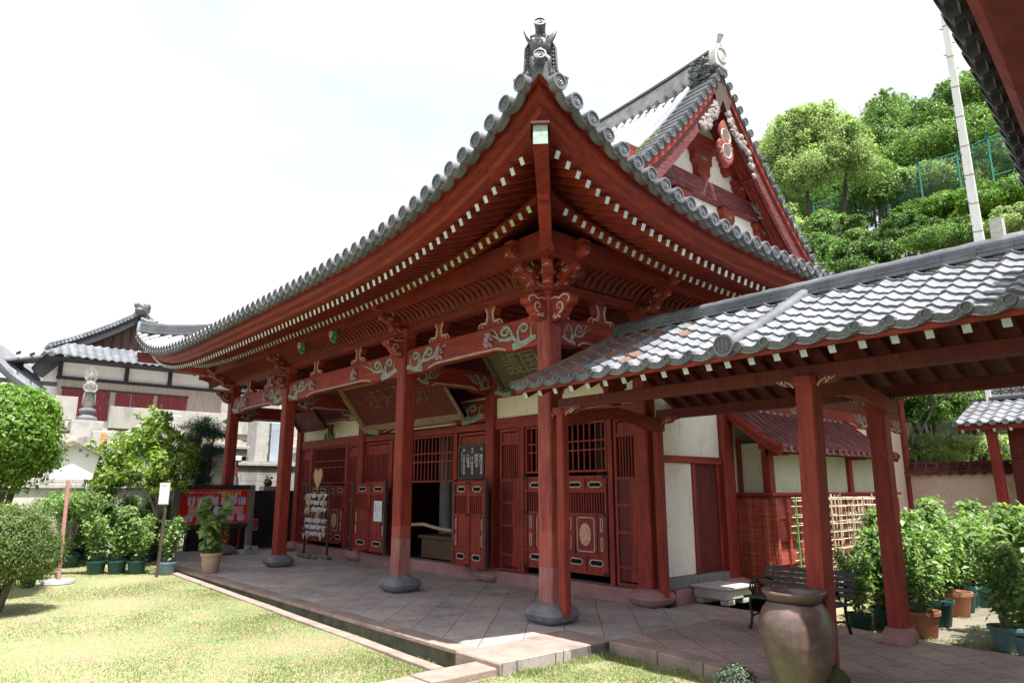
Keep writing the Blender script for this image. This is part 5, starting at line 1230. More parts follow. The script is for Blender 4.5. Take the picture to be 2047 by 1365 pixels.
place(g, BIG, (3.20, EY-.05, EZ+.05), (0, -1)); g.build('joint_cover_tile', ['tile'], K, smooth=True)
# left gable edge cover, ridge
g = MB(); rib(g, [(.16+.30*f, EY+(RY-EY)*f, cz(f)+.03) for f in np.linspace(-.02, 1, 12)], .05, 6, 0, .008); g.build('verge_tiles', 'tilebr', K, smooth=True)
g = MB(); xr0 = .42
g.box(xr0, 9.8, RY-.13, RY+.13, RZ-.16, RZ-.04, 1)
for l, (w_, z0, z1) in enumerate(((.20, -.050, -.014), (.17, .000, .036), (.14, .048, .084))): 
    for i in range(32): xx = xr0+i*.3; g.box(xx, xx+.294, RY-w_, RY+w_, RZ+z0, RZ+z1+.001*(i % 3), 0)
rib(g, [(xr0-.05+i*.15, RY, RZ+.09) for i in range(64)], .085, 8, 0, .007)
g.box(5.02, 5.12, RY-.05, RY+.05, RZ+.12, RZ+.34, 2); g.build('corridor_ridge', ['tiledk', 'plasterc', 'granite'], K, smooth=True)
# timber: rafters, boards, purlins (underside shade put into their dark red), posts
g = MB()
g.raw([(.1, EY+.03, EZ-.09), (9.6, EY+.03, EZ-.09), (9.6, RY, RZ-.10), (.4, RY, RZ-.10), (9.6, 2*RY-EY, EZ-.09), (.1, 2*RY-EY, EZ-.09)], [(0, 1, 2, 3), (3, 2, 4, 5)]); g.build('soffit_board', 'reddk', K)
for s in (1, -1):
    y = EY+.05 if s > 0 else 2*RY-EY-.05
    MB().box(.12, 9.6, y-.02, y+.02, EZ-.085, EZ-.015).build('fascia_board', 'redx', K, bevel=.006)
sl2 = (RZ-EZ)/(RY-EY)
for s in (1, -1):
    for i in range(35):
        x = .24+i*.27 if i < 11 else 3.15+(i-11)*.252
        if x > 9.3: break
        ya = EY+.085; za = EZ-.150+(ya-EY)*sl2; yb = RY; zb = EZ-.150+(RY-EY)*sl2
        if s < 0: ya, yb = 2*RY-ya, 2*RY-yb
        b = MB(); b.beam((x, ya, za), (x, yb, zb), .06, .082, 0); b.m[0] = 1; b.build('rafter', ['reddk', 'pale'], K)
for y in (0, 2.05): MB().box(.22, 9.5, y-.06, y+.06, 2.68, 2.82).build('purlin', 'reddk', K, bevel=.012)
MB().box(.5, 9.5, RY-.07, RY+.07, 3.32, 3.50).build('ridge_beam', 'reddk', K, bevel=.012)
for x in (.27, 3.55, 7.4):
    g = MB(); ol = [(0, 2.64), (.5, 2.72), (1.02, 2.78), (1.55, 2.72), (2.05, 2.64), (2.05, 2.50), (1.75, 2.50), (1.5, 2.58), (1.02, 2.62), (.55, 2.58), (.3, 2.50), (0, 2.50)]
    g.prism(ol, (x-.07, 0, 0), (0, 1, 0), (0, 0, 1), (.14, 0, 0)); g.prism(bracket_outline(.09, .30, .50), (x-.05, RY, 2.82), (0, 1, 0), (0, 0, 1), (.10, 0, 0)); g.build('cross_beam', 'evy', K, bevel=.012)
def lean_post(x, y, s, z0, z1, dx, m, name='column', cap=True):
    g = MB(); h = s
    ol = [(-h+.015, -h), (h-.015, -h), (h, -h+.015), (h, h-.015), (h-.015, h), (-h+.015, h), (-h, h-.015), (-h, -h+.015)]
    n = 8; V = [(x+dx+a, y+b, z0) for a, b in ol]+[(x+a, y+b, z1) for a, b in ol]; g.raw(V, [tuple(range(n))[::-1], tuple(range(n, 2*n))]+[(i, (i+1) % n, (i+1) % n+n, i+n) for i in range(n)])
    o = g.build(name, m, K); o.location = Vector((x, y, 0))-world_loc(K)
    for v in o.data.vertices: v.co -= o.location
    if cap:
        e = MB(); e.lathe([(s*1.05, 0), (s*1.35, .03), (s*1.35, .09), (s*1.05, .09)], (x, y, z1-.02), 16, 0, sq=6)
        for q in (-1, 1):
            e.prism([(0, 0), (0, .09), (q*.40, .09), (q*.38, .045), (q*.30, .04), (q*.25, .0), (q*.15, -.01)], (x, y-.05, z1), (1, 0, 0), (0, 0, 1), (0, .10, 0))
        e.build('bracket', 'redx', o); f = MB()
        for q in (-1, 1): scroll(f, (x+q*.12, y-.057, z1+.03), (q, 0, 0), (0, 0, 1), .30, 0, FLAME, thick=1.2)
        f.build('scroll_carving', 'paleg', o)
    return o
o = lean_post(3.60, 0, .092, .0, 2.64, -.07, 'redz')
o = lean_post(3.40, 2.05, .092, .12, 2.64, -.02, 'redz')
g = MB(); g.lathe([(.14, 0), (.15, .03), (.155, .10), (.125, .15), (.12, .17)], (3.38, 2.05, 0), 20, 0, sq=8); g.build('base_stone', 'sillst', o, smooth=True)
lean_post(7.4, 0, .092, 0, 2.64, 0, 'redz'); lean_post(7.4, 2.05, .092, 0, 2.64, 0, 'redz')
lean_post(.265, -.03, .062, .13, 2.62, .0, 'redz'); lean_post(.225, 2.02, .062, .13, 2.62, 0, 'redz')
# ------------------------------------------------ near building whose upswept eave hangs in at the top right
N_ = thing('near_hall', (8.0, -1.5, 0), 'dark red building at the right edge, only its upswept tiled eave showing overhead', 'building')
ca, sa = math.cos(.135), math.sin(.135)
def NP(s, t, dz=0):
    t += .17; return (5.989-sa*s+ca*t, -3.334+ca*s+sa*t, 3.694+.172*s-.026*s*s+dz)
s0, s1 = -1.6, 3.7
g = MB()
n = int((s1-s0)/.27)
ND = disc_template(.096)
for i in range(n+1):
    s = -1.62+i*.27; rib(g, [NP(s, -.14+.25*j, .0+.42*.25*j) for j in range(12)], .078, 8)
    place(g, ND, NP(s, -.17, .0), (-ca, -sa), tilt=.42)
    V = []
    for q in range(9):
        f = q/8; dz = -.065*math.sin(math.pi*f); ss = s+.27*f; V += [NP(ss, -.14, dz*.8-.01), NP(ss, -.14, dz*.8-.06), NP(ss, -.10, dz*.8-.05), NP(ss, -.10, dz*.8)]
    g.raw(V, [(4*q+r_, 4*q+(r_+1) % 4, 4*q+4+(r_+1) % 4, 4*q+4+r_) for q in range(8) for r_ in range(4)])
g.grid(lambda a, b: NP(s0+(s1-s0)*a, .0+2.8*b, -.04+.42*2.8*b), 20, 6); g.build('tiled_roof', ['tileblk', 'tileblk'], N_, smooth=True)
def nsweep(prof, name, m):
    g = MB(); n = len(prof); V = []; F = []; nk = 24
    for i in range(nk+1):
        s = s0+(s1-s0)*i/nk
        for t, z in prof: V.append(NP(s, t, z))
    for i in range(nk):
        for j in range(n): F.append((i*n+j, i*n+(j+1) % n, (i+1)*n+(j+1) % n, (i+1)*n+j))
    g.raw(V, F); g.build(name, m, N_)
nsweep([(-.06, -.09), (-.06, -.13), (-.02, -.155), (.16, -.14), (.16, -.06)], 'fascia_board', 'evy'); nsweep([(.16, -.09), (.18, -.12), (1.15, .10), (1.15, .26)], 'eave_beam', 'evy'); nsweep([(1.1, .22), (2.6, .72), (2.6, .78), (1.1, .28)], 'soffit_board', 'reddk')  # the overhang's deep shade is put into these dark reds
for i in range(20):
    s = s0+.1+i*.26; b = MB(); b.beam(NP(s, 1.15, .19), NP(s, 2.4, .60), .07, .09); b.build('rafter', 'reddk', N_)
g = MB(); g.box(8.3, 8.5, -5, 1.0, GZ, 5.2); g.build('wall', 'reddk', N_)
# ------------------------------------------------ garden wall with tile coping, gate building
Wl = thing('garden_wall', (1.1, 11.8, GZ), 'pink stained plaster garden wall under a red tile coping behind the shrubs', 'wall')
g = MB(); g.box(.05, 2.9, 11.75, 11.95, GZ, 1.98); g.build('plaster_face', 'plasterp', Wl)
g = MB()
for s in (1, -1):
    for j in range(3):
        for i in range(13):
            x = .02+i*.225; V = []
            for f, dz in ((0, .02), (1, 0)):
                for q in range(7): y = 11.85-s*(.26-.085*(j+f)); V.append((x+.225*q/6, y, 1.98+.085*(j+f)+dz+.018*math.cos(2*math.pi*q/6)))
            for q in range(7): p = V[q]; V.append((p[0], p[1], p[2]-.03))
            g.raw(V, [(q, q+1, q+8, q+7) for q in range(6)]+[(q, 14+q, 15+q, q+1) for q in range(6)])
rib(g, [(.0+.15*i, 11.85, 2.24) for i in range(20)], .05, 6)
for i in range(13): g.tube([(.05+i*.225, 11.82, 2.27), (.05+i*.225, 11.60, 2.03)], .03, 5)
g.build('coping_tiles', 'tilered', Wl, smooth=True)
Gt = thing('gate_house', (3.6, 10.6, GZ), 'dark red timber gate house with silver wavy tiles and latticed ridge at right edge', 'gate house')
g = MB(); x0, x1 = 1.60, 7.0
ez, ry_, rz_ = 3.02, 11.9, 3.62
for j in range(6):
    for i in range(24):
        xa = x0+i*.23; V = []
        for f, dz in ((j/6, .025), ((j+1)/6+.02, 0)):
            for q in range(7): V.append((xa+.23*q/6, 10.5+1.4*f, ez+(rz_-ez)*f+dz+.022*math.cos(2*math.pi*q/6)))
        for q in range(7): p = V[q]; V.append((p[0], p[1], p[2]-.028))
        g.raw(V, [(q, q+1, q+8, q+7) for q in range(6)]+[(q, 14+q, 15+q, q+1) for q in range(6)])
for i in range(25): place(g, DISC0, (x0+i*.23, 10.47, ez+.0), (0, -1), sc_=.62)
g.raw([(x0, 11.9, rz_), (x1, 11.9, rz_), (x1, 13.3, ez), (x0, 13.3, ez)], [(0, 1, 2, 3)]); g.build('wavy_tiles', 'tilewh', Gt, smooth=True)
g = MB(); zb = rz_-.02
g.box(2.0, x1, 11.84, 11.96, zb, zb+.42, 1); g.box(1.96, x1, 11.76, 12.04, zb+.42, zb+.50, 0); g.box(1.96, x1, 11.74, 12.06, zb, zb+.07, 0); g.box(1.90, 2.0, 11.75, 12.05, zb-.1, zb+.5, 1)
for i in range(24):
    for r_ in range(2):
        xx = 2.08+i*.2+(.1 if r_ else 0)
        g.tube([(xx+.10*math.cos(a), 11.825, zb+.12+.15*r_+.10*math.sin(a)) for a in np.linspace(0, math.pi, 8)], .016, 4, 0); g.tube([(xx+.10*math.cos(a), 11.82, zb+.25+.13*r_-.10*math.sin(a)) for a in np.linspace(0, math.pi, 8)], .016, 4, 0)
g.build('latticed_ridge', ['tile', 'gablewh'], Gt, smooth=True)
MB().box(x0+.02, x1, 10.55, 10.60, ez-.14, ez-.04).build('fascia_board', 'redx', Gt)
for i in range(20): b = MB(); b.beam((x0+.12+i*.29, 10.52, ez-.16), (x0+.12+i*.29, 11.6, ez+.30), .05, .07); b.m[0] = 1; b.build('rafter', ['redy', 'pale'], Gt)
g = MB(); g.raw([(x0+.05, 10.58, ez-.08), (x1, 10.58, ez-.08), (x1, 11.9, rz_-.1), (x0+.05, 11.9, rz_-.1)], [(0, 1, 2, 3)]); g.build('soffit_board', 'reddk', Gt)
g = MB(); g.beam((2.30, 10.65, GZ), (2.18, 10.72, 2.95), .17, .17, up=(0, 1, 0)); g.build('corner_post', 'redz', Gt, bevel=.01)
MB().box(2.4, x1, 11.0, 11.1, GZ, 3.1).build('board_wall', 'reddk', Gt)
g = MB()
for z in (.5, .95, 1.4, 1.85, 2.3): g.box(2.4, x1, 10.96, 11.0, z, z+.05)
for x in (2.9, 3.9, 4.9): g.box(x, x+.10, 10.94, 11.0, GZ, 3.0)
g.build('wall_batten', 'reddk', Gt)
# ------------------------------------------------ step block, bench, jar, herbs, trellis
t = thing('stone_step', (.47, 3.1, 0), 'low worn stone block with a notch, used as a step below the side door', 'step')
g = MB(); g.box(.20, .76, 2.76, 3.44, .075, .215); g.box(.20, .33, 2.80, 3.40, .0, .075); g.box(.62, .76, 2.80, 2.98, 0, .075); g.box(.62, .76, 3.20, 3.40, 0, .075); g.build('block', 'granite', t, bevel=.015)
MB().box(.16, .80, 2.72, 3.48, .215, .25).build('tread', 'granite', t, bevel=.012)
B = thing('garden_bench', (2.32, 1.9, 0), 'charcoal slatted bench with curled black iron arms behind the tall jar', 'bench')
bx0, bx1, fy, by = 1.75, 2.90, 1.62, 2.08
for i in range(5):
    f = i/4; y = fy+.02+.38*f; g = MB(); g.box(bx0, bx1, y-.038, y+.038, .350-.012*f, .372-.012*f); g.build('seat_slat', 'bench', B, bevel=.006)
for i in range(5):
    f = i/4; y = by+.01+.10*f; z = .43+.235*f; g = MB(); g.beam((bx0, y, z), (bx1, y, z), .018, .052, up=(0, .3, 1)); g.build('back_slat', 'bench', B, bevel=.005)
for x in (bx0+.10, bx1-.10):
    g = MB()
    g.tube([(x, fy-.01, .35), (x, fy-.03, .28), (x, fy-.0, .15), (x, fy-.03, .06), (x, fy-.07, 0)], [.02, .018, .016, .018, .022], 7)
    g.tube([(x, by-.02, .35), (x, by-.03, .25), (x, by+.0, .12), (x, by+.06, 0)], [.02, .018, .016, .02], 7)
    g.tube([(x, fy, .14), (x, (fy+by)/2, .165), (x, by, .14)], .012, 6); g.tube([(x, fy-.02, .345), (x, by+.02, .335)], .016, 6)
    g.tube([(x, by-.02, .34), (x, by+.03, .45), (x, by+.09, .60), (x, by+.13, .70)], [.016, .016, .014, .012], 6)
    g.tube([(x, by+.03, .53), (x, by-.1, .57), (x, fy+.10, .56), (x, fy+.01, .52), (x, fy-.02, .46), (x, fy+.03, .42)], .014, 6)
    for c, r_, t0, tn in (((fy+.09, .465), .065, .5, 1.3), ((fy+.22, .45), .06, 2.6, -1.2), ((fy+.30, .43), .05, 1, 1.1)):
        g.tube([(x, a, b) for a, b in _spiral(c[0], c[1], r_, t0, tn)], .009, 5)
    g.tube([(x, fy+.02, .36), (x, fy+.10, .50), (x, fy+.2, .56)], .009, 5); g.tube([(x, fy+.34, .36), (x, fy+.22, .5), (x, fy+.14, .55)], .009, 5)
    g.build('iron_end', 'iron', B, smooth=True)
J = thing('water_jar', (3.50, -.40, -.10), 'tall brown glazed stoneware jar with a flared rim in front of the corridor post', 'jar')
g = MB(); jx, jy = 3.50, -.40
prof0 = [(.20, -.10), (.215, -.08), (.255, .05), (.315, .22), (.350, .38), (.357, .47), (.345, .55), (.305, .63), (.262, .675), (.250, .70), (.255, .715), (.285, .745), (.302, .762), (.302, .782), (.288, .787), (.262, .765), (.240, .72), (.235, .69), (.27, .64), (.31, .55), (.32, .42), (.27, .2), (.2, .0), (0, -.02)]
prof = [(r*.865, z) for r, z in prof0]; g.lathe(prof, (jx, jy, 0), 56)
g.v = [(x+.004*math.sin(9*z)+.006*math.sin(3*math.atan2(y-jy, x-jx)), y, z+(.006*math.sin(2*math.atan2(y-jy, x-jx)+1) if z > .7 else 0)) for x, y, z in g.v]
g.build('jar_body', 'jar', J, smooth='all'); g = MB(); g.lathe([(0, .58), (.265, .58)], (jx, jy, 0), 40); g.build('water', mat('still_water', (.02, .025, .025), None, 4, .05, fine=False), J)
g = MB(); g.tube([(jx+.226*math.cos(a), jy+.226*math.sin(a), .695+.004*math.sin(3*a)) for a in np.linspace(0, 2*math.pi, 40)], .007, 6); g.tube([(jx+.2, jy+.16, .70), (3.62, -.10, .72), (3.66, -.10, .72)], .006, 5); g.build('wire', 'iron', J)
g = MB(); g.blob((3.74, -.26, .03), (.12, .13, .15), 0, 12, 8, .1, 4); g.build('mossy_stone', mat('mossy_boulder', (.07, .085, .035), (.03, .035, .015), 7, .95, bmp=1), smooth='all', label='small mossy boulder beside the foot of the tall jar', cat='stone')
rn = random.Random(3)
Pn, Nn = clump_points([(3.0, -.62, -.02, .17, .15, .14)], 2600, 3, .7); leafmesh('herb_clump', Pn, Nn, .028, 'sage', seed=3, label='grey green mound of fine herb growing left of the tall jar', cat='plant')
# bamboo trellis leaning by the annex
t = thing('bamboo_trellis', (1.1, 5.7, 0), 'pale bamboo lattice tied with string, standing behind the bench', 'trellis'); g = MB(); gg = MB()
for i in range(25):
    y = 4.25+i*.12+rn.uniform(-.05, .05); x = 1.12+rn.uniform(-.05, .12); (gg if i in (0, 1, 14) else g).tube([(x, y, 0), (x+rn.uniform(-.04, .04), y+rn.uniform(-.07, .07), 1.50+rn.uniform(-.08, .10))], .011, 5)
    if i % 2: x += .25; g.tube([(x, y+.08, 0), (x+rn.uniform(-.04, .04), y+rn.uniform(-.07, .07), 1.46+rn.uniform(-.08, .12))], .010, 5)
for j in range(11):
    z = .20+j*.130; (gg if j == 6 else g).tube([(1.13, 4.15+rn.uniform(-.1, .1), z+rn.uniform(-.03, .03)), (1.16, 7.15+rn.uniform(-.2, .2), z+rn.uniform(-.05, .05))], .010, 5); g.tube([(1.38, 4.3+rn.uniform(-.1, .1), z), (1.38, 7.1+rn.uniform(-.2, .1), z+rn.uniform(-.06, .06))], .009, 5)
    for i in range(5): y = 4.3+i*.6; g.tube([(1.05, y, z+.02), (1.5, y+rn.uniform(-.1, .1), z+.02)], .008, 4)
g.build('bamboo_canes', 'bamboo', t); gg.build('green_canes', 'bamboog', t)
# ------------------------------------------------ left background: terraces, graves, house, signs
GZ = -.055
def D(px, py, dist): return CP+_ray(px, py).normalized()*dist
def wallbox(name, m, label, x0, x1, y0, y1, z0, z1, cap=None, cat='wall', joints=0, group=None):
    t = thing(name, ((x0+x1)/2, (y0+y1)/2, z0), label, cat, group); MB().box(x0, x1, y0, y1, z0, z1).build('wall_face', m, t, bevel=.01)
    if cap: MB().box(x0-.06, x1+.08, y0-.04, y1+.04, z1, z1+.10).build('coping', cap, t, bevel=.01)
    return t
def blockmat(name, c, c2, mort, bw=.9, rh=.38):
    m, n, L, b = _mat(name); tc_ = n.new("ShaderNodeTexCoord"); s = n.new("ShaderNodeSeparateXYZ"); L(tc_.outputs['Object'], s.inputs[0]); k = n.new("ShaderNodeCombineXYZ"); L(s.outputs['Y'], k.inputs[0]); L(s.outputs['Z'], k.inputs[1])
    br = n.new("ShaderNodeTexBrick"); br.inputs['Scale'].default_value = 1; br.inputs['Brick Width'].default_value = bw; br.inputs['Row Height'].default_value = rh; br.inputs['Mortar Size'].default_value = .008
    br.inputs['Color1'].default_value = c+(1,); br.inputs['Color2'].default_value = c2+(1,); br.inputs['Mortar'].default_value = mort+(1,); L(k.outputs[0], br.inputs['Vector'])
    f = noise(n, L, coords(n, L, (1, 1, .3)), 2.2, 7, .7); c_ = mixc(n, L, .8, br.outputs['Color'], ramp(n, L, f, [(.3, (.45, .45, .42)), (.6, (1, 1, 1))]), 'MULTIPLY')
    L(c_, b.inputs['Base Color']); b.inputs['Roughness'].default_value = .9; return m
M['blockwh'] = blockmat('pale_block_wall', (.50, .49, .46), (.44, .43, .41), (.22, .22, .2)); M['blockgr'] = blockmat('grey_block_wall', (.33, .33, .31), (.28, .28, .27), (.12, .12, .12), .5, .24)
wallbox('low_wall', 'blockwh', 'pale block wall with a coping behind the potted plants at left', -14.75, -14.5, -9, -.55, GZ, 1.68, 'granite')
wallbox('blackened_wall', 'concdk', 'soot-black concrete wall behind the far end of the porch', -14.15, -13.9, -.45, 6.5, -.3, 1.62, None)
wallbox('terrace_wall', 'blockwh', 'upper pale retaining wall with a grey ledge along the graves', -17.3, -17.0, -9, 1.6, GZ, 2.72, 'granite')
wallbox('grey_block_wall', 'blockgr', 'grey block wall seen between the two far porch posts', -16.9, -16.6, 1.7, 7.5, 0, 2.42, 'granite')
g = MB(); g.box(-30, -17.25, -20, 12, GZ, 2.6); g.box(-30, -17.3, 4.5, 12, 2.5, 3.0); struct(g, 'terrace', 'concrete')
g = MB(); rn = random.Random(21)
g.grid(lambda a, b: (-18.6-2.6*b+.22*math.sin(a*31+b*5)+rn.uniform(-.13, .13), -9+19*a, 2.6+1.45*b+.16*math.sin(a*22+3*b)+.25*b*math.sin(a*5+1)+rn.uniform(-.1, .1)), 90, 12); struct(g, 'rock_bank', 'rock')
g = MB(); g.box(-44, -21.0, -20, 14, 2.6, 3.98); struct(g, 'upper_terrace', 'concrete')
g = MB(); g.raw([(-60, -40, -1), (-60, 40, -1), (-60, 40, 3.4), (-60, -40, 3.4)], [(0, 1, 2, 3)]); 
wallbox('parapet', 'concrete', 'stained concrete parapet below the grey-roofed house, left of the statue', -21.1, -20.9, -5.2, -2.35, 3.95, 4.75, None)
wallbox('parapet', 'concrete', 'long stained concrete parapet below the grey-roofed house, right of the statue', -21.1, -20.9, -1.35, 8.0, 3.75, 4.52, None)
# grey-roofed house on the upper terrace
Hs = thing('temple_house', (-27, 1.5, 3.98), 'grey tiled house with white plaster band and peeling dark red doors on the terrace', 'house')
hx0 = -24.0
MB().box(-31, hx0, -2.55, 6.0, 3.98, 6.7).build('wall', 'gablewh', Hs)
MB().box(hx0, hx0+.04, -2.6, 3.4, 3.98, 5.72).build('plank_siding', 'clapboard', Hs)
g = MB(); g.box(hx0, hx0+.10, -2.7, 6.0, 5.72, 5.84); 
for y in (-2.6, -.35, 1.25, 2.9, 4.5): g.box(hx0, hx0+.11, y-.07, y+.07, 5.84, 6.6)
g.box(hx0, hx0+.07, -2.5, 2.05, 5.38, 5.44); g.build('timber_band', 'blackwood', Hs)
for y0, y1 in ((-2.45, -1.65), (-1.6, -.85), (-.65, -.12), (-.08, .72), (.86, 1.42), (1.44, 2.0)): MB().box(hx0+.04, hx0+.07, y0, y1, 4.0, 5.38).build('door', 'rustdoor', Hs)
# roof: hip skirt with a gable above, wavy courses
def hroof(y0, y1, xe, ze, xr, zr_, courses, name='roof', m='tilewh', amp=.05, wv=.28, sk=0):
    g = MB()
    for j in range(courses):
        f0, f1 = j/courses, (j+1)/courses+.03/courses*3
        nx = int((y1-y0)/wv*6); V = []
        for f, dz in ((f0, .05), (f1, 0)):
            for q in range(nx+1):
                y = y0+sk*f+(y1-y0-2*sk*f)*q/nx; V.append((xe+(xr-xe)*f, y, ze+(zr_-ze)*(f*.8+.2*f*f)+dz+amp*.6*math.cos(2*math.pi*(y)/wv)+.25*max(0, (abs((y-(y0+y1)/2)/((y1-y0)/2))-.7))*(1-f)))
        for q in range(nx+1): p = V[q]; V.append((p[0], p[1], p[2]-.06))
        n1 = nx+1; g.raw(V, [(q, q+1, q+n1+1, q+n1) for q in range(nx)]+[(q, 2*n1+q, 2*n1+q+1, q+1) for q in range(nx)])
    return g
g = hroof(-3.35, 8.2, hx0+1.25, 6.42, hx0+.05, 7.10, 7, sk=.9); g.raw([(hx0+1.2, -3.3, 6.38), (hx0+1.2, 8.2, 6.38), (-29, 8.2, 6.38), (-29, -3.3, 6.38)], [(0, 1, 2, 3)], 1)
g.build('skirt_roof', ['tilewh', 'blackwood'], Hs, smooth=False)
yc_ = -.05
g = MB(); g.face([(hx0-.4, -2.7, 6.9), (hx0-.4, 2.6, 6.9), (hx0-.4, yc_, 8.6)]); g.build('gable_wall', 'boxwood', Hs)
g = MB()
for i in range(16): y = -2.5+i*.32; g.box(hx0-.38, hx0-.32, y-.02, y+.02, 6.85, min(8.5, 6.95+1.6*(1-abs(y-yc_)/2.7)))
g.build('gable_slat', 'blackwood', Hs)
for s in (-1, 1):
    g = MB(); pts = [(hx0-.12, yc_+s*f*2.75, 8.62-2.15*f+.45*f*f-.1) for f in np.linspace(0, 1, 9)]
    for a, b in zip(pts, pts[1:]): g.beam(a, b, .08, .30)
    g.build('bargeboard', 'blackwood', Hs)
    g = MB(); V = []
    for i in range(26):
        f = i/25; p = (hx0-.02, yc_+s*f*2.95, 8.76-2.2*f+.45*f*f); g.tube([p, (p[0]-1.0, p[1], p[2])], .095, 6, 0)
    g.grid(lambda a, b: (hx0-.1-6*a, yc_+s*b*2.95, 8.78-2.2*b+.45*b*b-.02), 1, 10); g.build('gable_roof', 'tilewh', Hs)
g = MB(); g.box(hx0-7, hx0-.0, yc_-.13, yc_+.13, 8.6, 8.86); g.blob((hx0+.05, yc_, 8.86), (.12, .30, .22), 0, 10, 7, .2, 3); g.blob((hx0+.05, yc_-.2, 8.98), (.1, .12, .12), 0, 7, 5, .2, 3); g.blob((hx0+.05, yc_+.2, 8.98), (.1, .12, .12), 0, 7, 5, .2, 5); g.build('ridge', 'tile', Hs)
g = MB()
for i in range(30): y = -4.0+i*.41; g.beam((hx0+1.15, y, 6.40), (hx0, y, 6.52), .06, .09)
g.build('rafters', 'blackwood', Hs); 
for y in (-4.6, -3.8): 
    b = MB(); b.box(hx0-.4, hx0-.25, y-.08, y+.08, 3.98, 6.3); b.build('porch_post', 'blackwood', Hs)
g = MB(); g.beam((hx0-.2, -5.6, 5.85), (hx0-.2, -2.6, 6.6), 1.6, .07); g.beam((hx0-.3, -5.0, 5.55), (hx0-.3, -2.6, 5.55), .15, .15); g.build('porch_roof', 'greywood', Hs)
# far-left roof
Fl = thing('tiled_roof_house', (-30, -7.5, 2.6), 'house of which only the steep white tiled roof slope shows at the left edge', 'house')
p0 = D(-60, 660, 30); p1 = D(100, 805, 30); g = MB()
for k in range(7):
    o_ = Vector((-.5*k, -.45*k, .38*k*.0)); a = p0+Vector((-.55*k, -.05*k, .25*k)); b = p1+Vector((-.55*k, -.05*k, .25*k)); g.tube([a, a.lerp(b, .5)-Vector((0, 0, .25)), b], .14, 6)
a, b = p0, p1; g.raw([a-Vector((0, 0, .1)), b-Vector((0, 0, .1)), b+Vector((-6, -1, 2.5)), a+Vector((-6, -1, 2.5))], [(0, 1, 2, 3)])
g.raw([a-Vector((0, 0, .1)), b-Vector((0, 0, .1)), b-Vector((0, 0, .45)), a-Vector((0, 0, .45))], [(0, 1, 2, 3)]); g.build('roof_slope', 'tilewh', Fl)
MB().box(-34, -30.2, -13, -5.2, 2.6, 5.0).build('wall', 'blackwood', Fl)
# standing stone statue with halo
M['stonelt'] = mat('weathered_figure_stone', (.27, .265, .25), (.13, .13, .12), 5, .85, bmp=.7)
S = thing('stone_statue', (-20, -2.05, 3.3), 'weathered stone standing figure with a round halo on a stepped pedestal', 'statue')
sx, sy = -20, -2.18
g = MB(); g.box(sx-.35, sx+.35, sy-.46, sy+.46, 2.6, 3.86); g.build('pedestal', 'granite', S, bevel=.02)
g = MB(); g.lathe([(.32, 3.86), (.32, 3.98), (.23, 4.02), (.19, 4.10), (.26, 4.20), (.25, 4.27), (.14, 4.30)], (sx, sy, 0), 18); g.build('lotus_base', 'stone', S, smooth=True)
g = MB(); prof = [(.17, 4.02), (.20, 4.1), (.185, 4.4), (.17, 4.7), (.19, 4.92), (.20, 5.02), (.15, 5.10), (.07, 5.14), (.065, 5.18), (.10, 5.24), (.11, 5.32), (.09, 5.41), (.05, 5.47), (.04, 5.52), (0, 5.54)]
g.lathe([(r, z) for r, z in prof], (sx, sy, 0), 20); g.v = [((x-sx)*.72+sx, y, z) for x, y, z in g.v]
for q in (-1, 1): g.tube([(sx+.02, sy+q*.19, 5.0), (sx+.05, sy+q*.23, 4.78), (sx+.14, sy+q*.12, 4.66), (sx+.15, sy, 4.68)], [.06, .055, .045, .04], 8); g.tube([(sx+.08, sy+q*.17, 4.7), (sx+.07, sy+q*.2, 4.4), (sx+.03, sy+q*.22, 4.15)], [.04, .05, .03], 6)
for q in range(5): g.tube([(sx+.135, sy-.12, 4.6-q*.1), (sx+.15, sy, 4.54-q*.1), (sx+.135, sy+.12, 4.6-q*.1)], .012, 5)
g.v = [(sx+(x-sx)*.8, sy+(y-sy)*.8, 5.55-(5.55-z)*.81) for x, y, z in g.v]; g.build('figure', 'stonelt', S, smooth=True)
g = MB(); hl = [(.26*math.cos(a)*(1+.0), .31*math.sin(a)+.06+(.10 if abs(a-math.pi/2) < .01 else 0)) for a in [i*math.pi/12 for i in range(24)]]; hl = [(a*.8, b*.8) for a, b in hl]; g.prism(hl, (sx-.12, sy, 5.36), (0, 1, 0), (0, 0, 1), (.05, 0, 0)); g.build('halo', 'stonelt', S, bevel=.01)
# gravestones
def grave(x, y, z, w_, h_, d_, m, label, base=.12, glyph=None, gm='gold'):
    t = thing('gravestone', (x, y, z), label, 'gravestone', 'gravestones on the terraces'); MB().box(x-d_/2-.1, x+d_/2+.1, y-w_/2-.12, y+w_/2+.12, z, z+base).build('plinth', m, t, bevel=.01)
    MB().box(x-d_/2, x+d_/2, y-w_/2, y+w_/2, z+base, z+base+h_).build('stone', m, t, bevel=.025)
    if glyph: s = MB(); put_text(s, glyph, (x+d_/2+.012, y, z+base+h_*.92), (0, 1, 0), (0, 0, 1), w_*.34, 0, True, .01); s.build('lettering', gm, t)
M['slate'] = mat('blue_grey_slate', (.36, .42, .50), (.28, .34, .42), 1.2, .5); M['orange'] = mat('orange_paint', (.75, .35, .08), None, 5, .7)
grave(-18.0, -2.0, 2.6, .62, .72, .3, 'granite', 'light stone marker with orange characters on the upper terrace', .1, '先祖', 'orange')
grave(-18.2, -.2, 2.6, 1.0, 1.35, .16, 'granite', 'tall plain stone slab behind the leafy camellia')
grave(-17.6, -1.0, 2.6, .40, .45, .3, 'granite', 'small pale marker just right of the orange-lettered one')
grave(-17.7, -3.4, 2.66, .8, .2, .5, 'stone', 'low dark grave platform above the white notice board', .15)
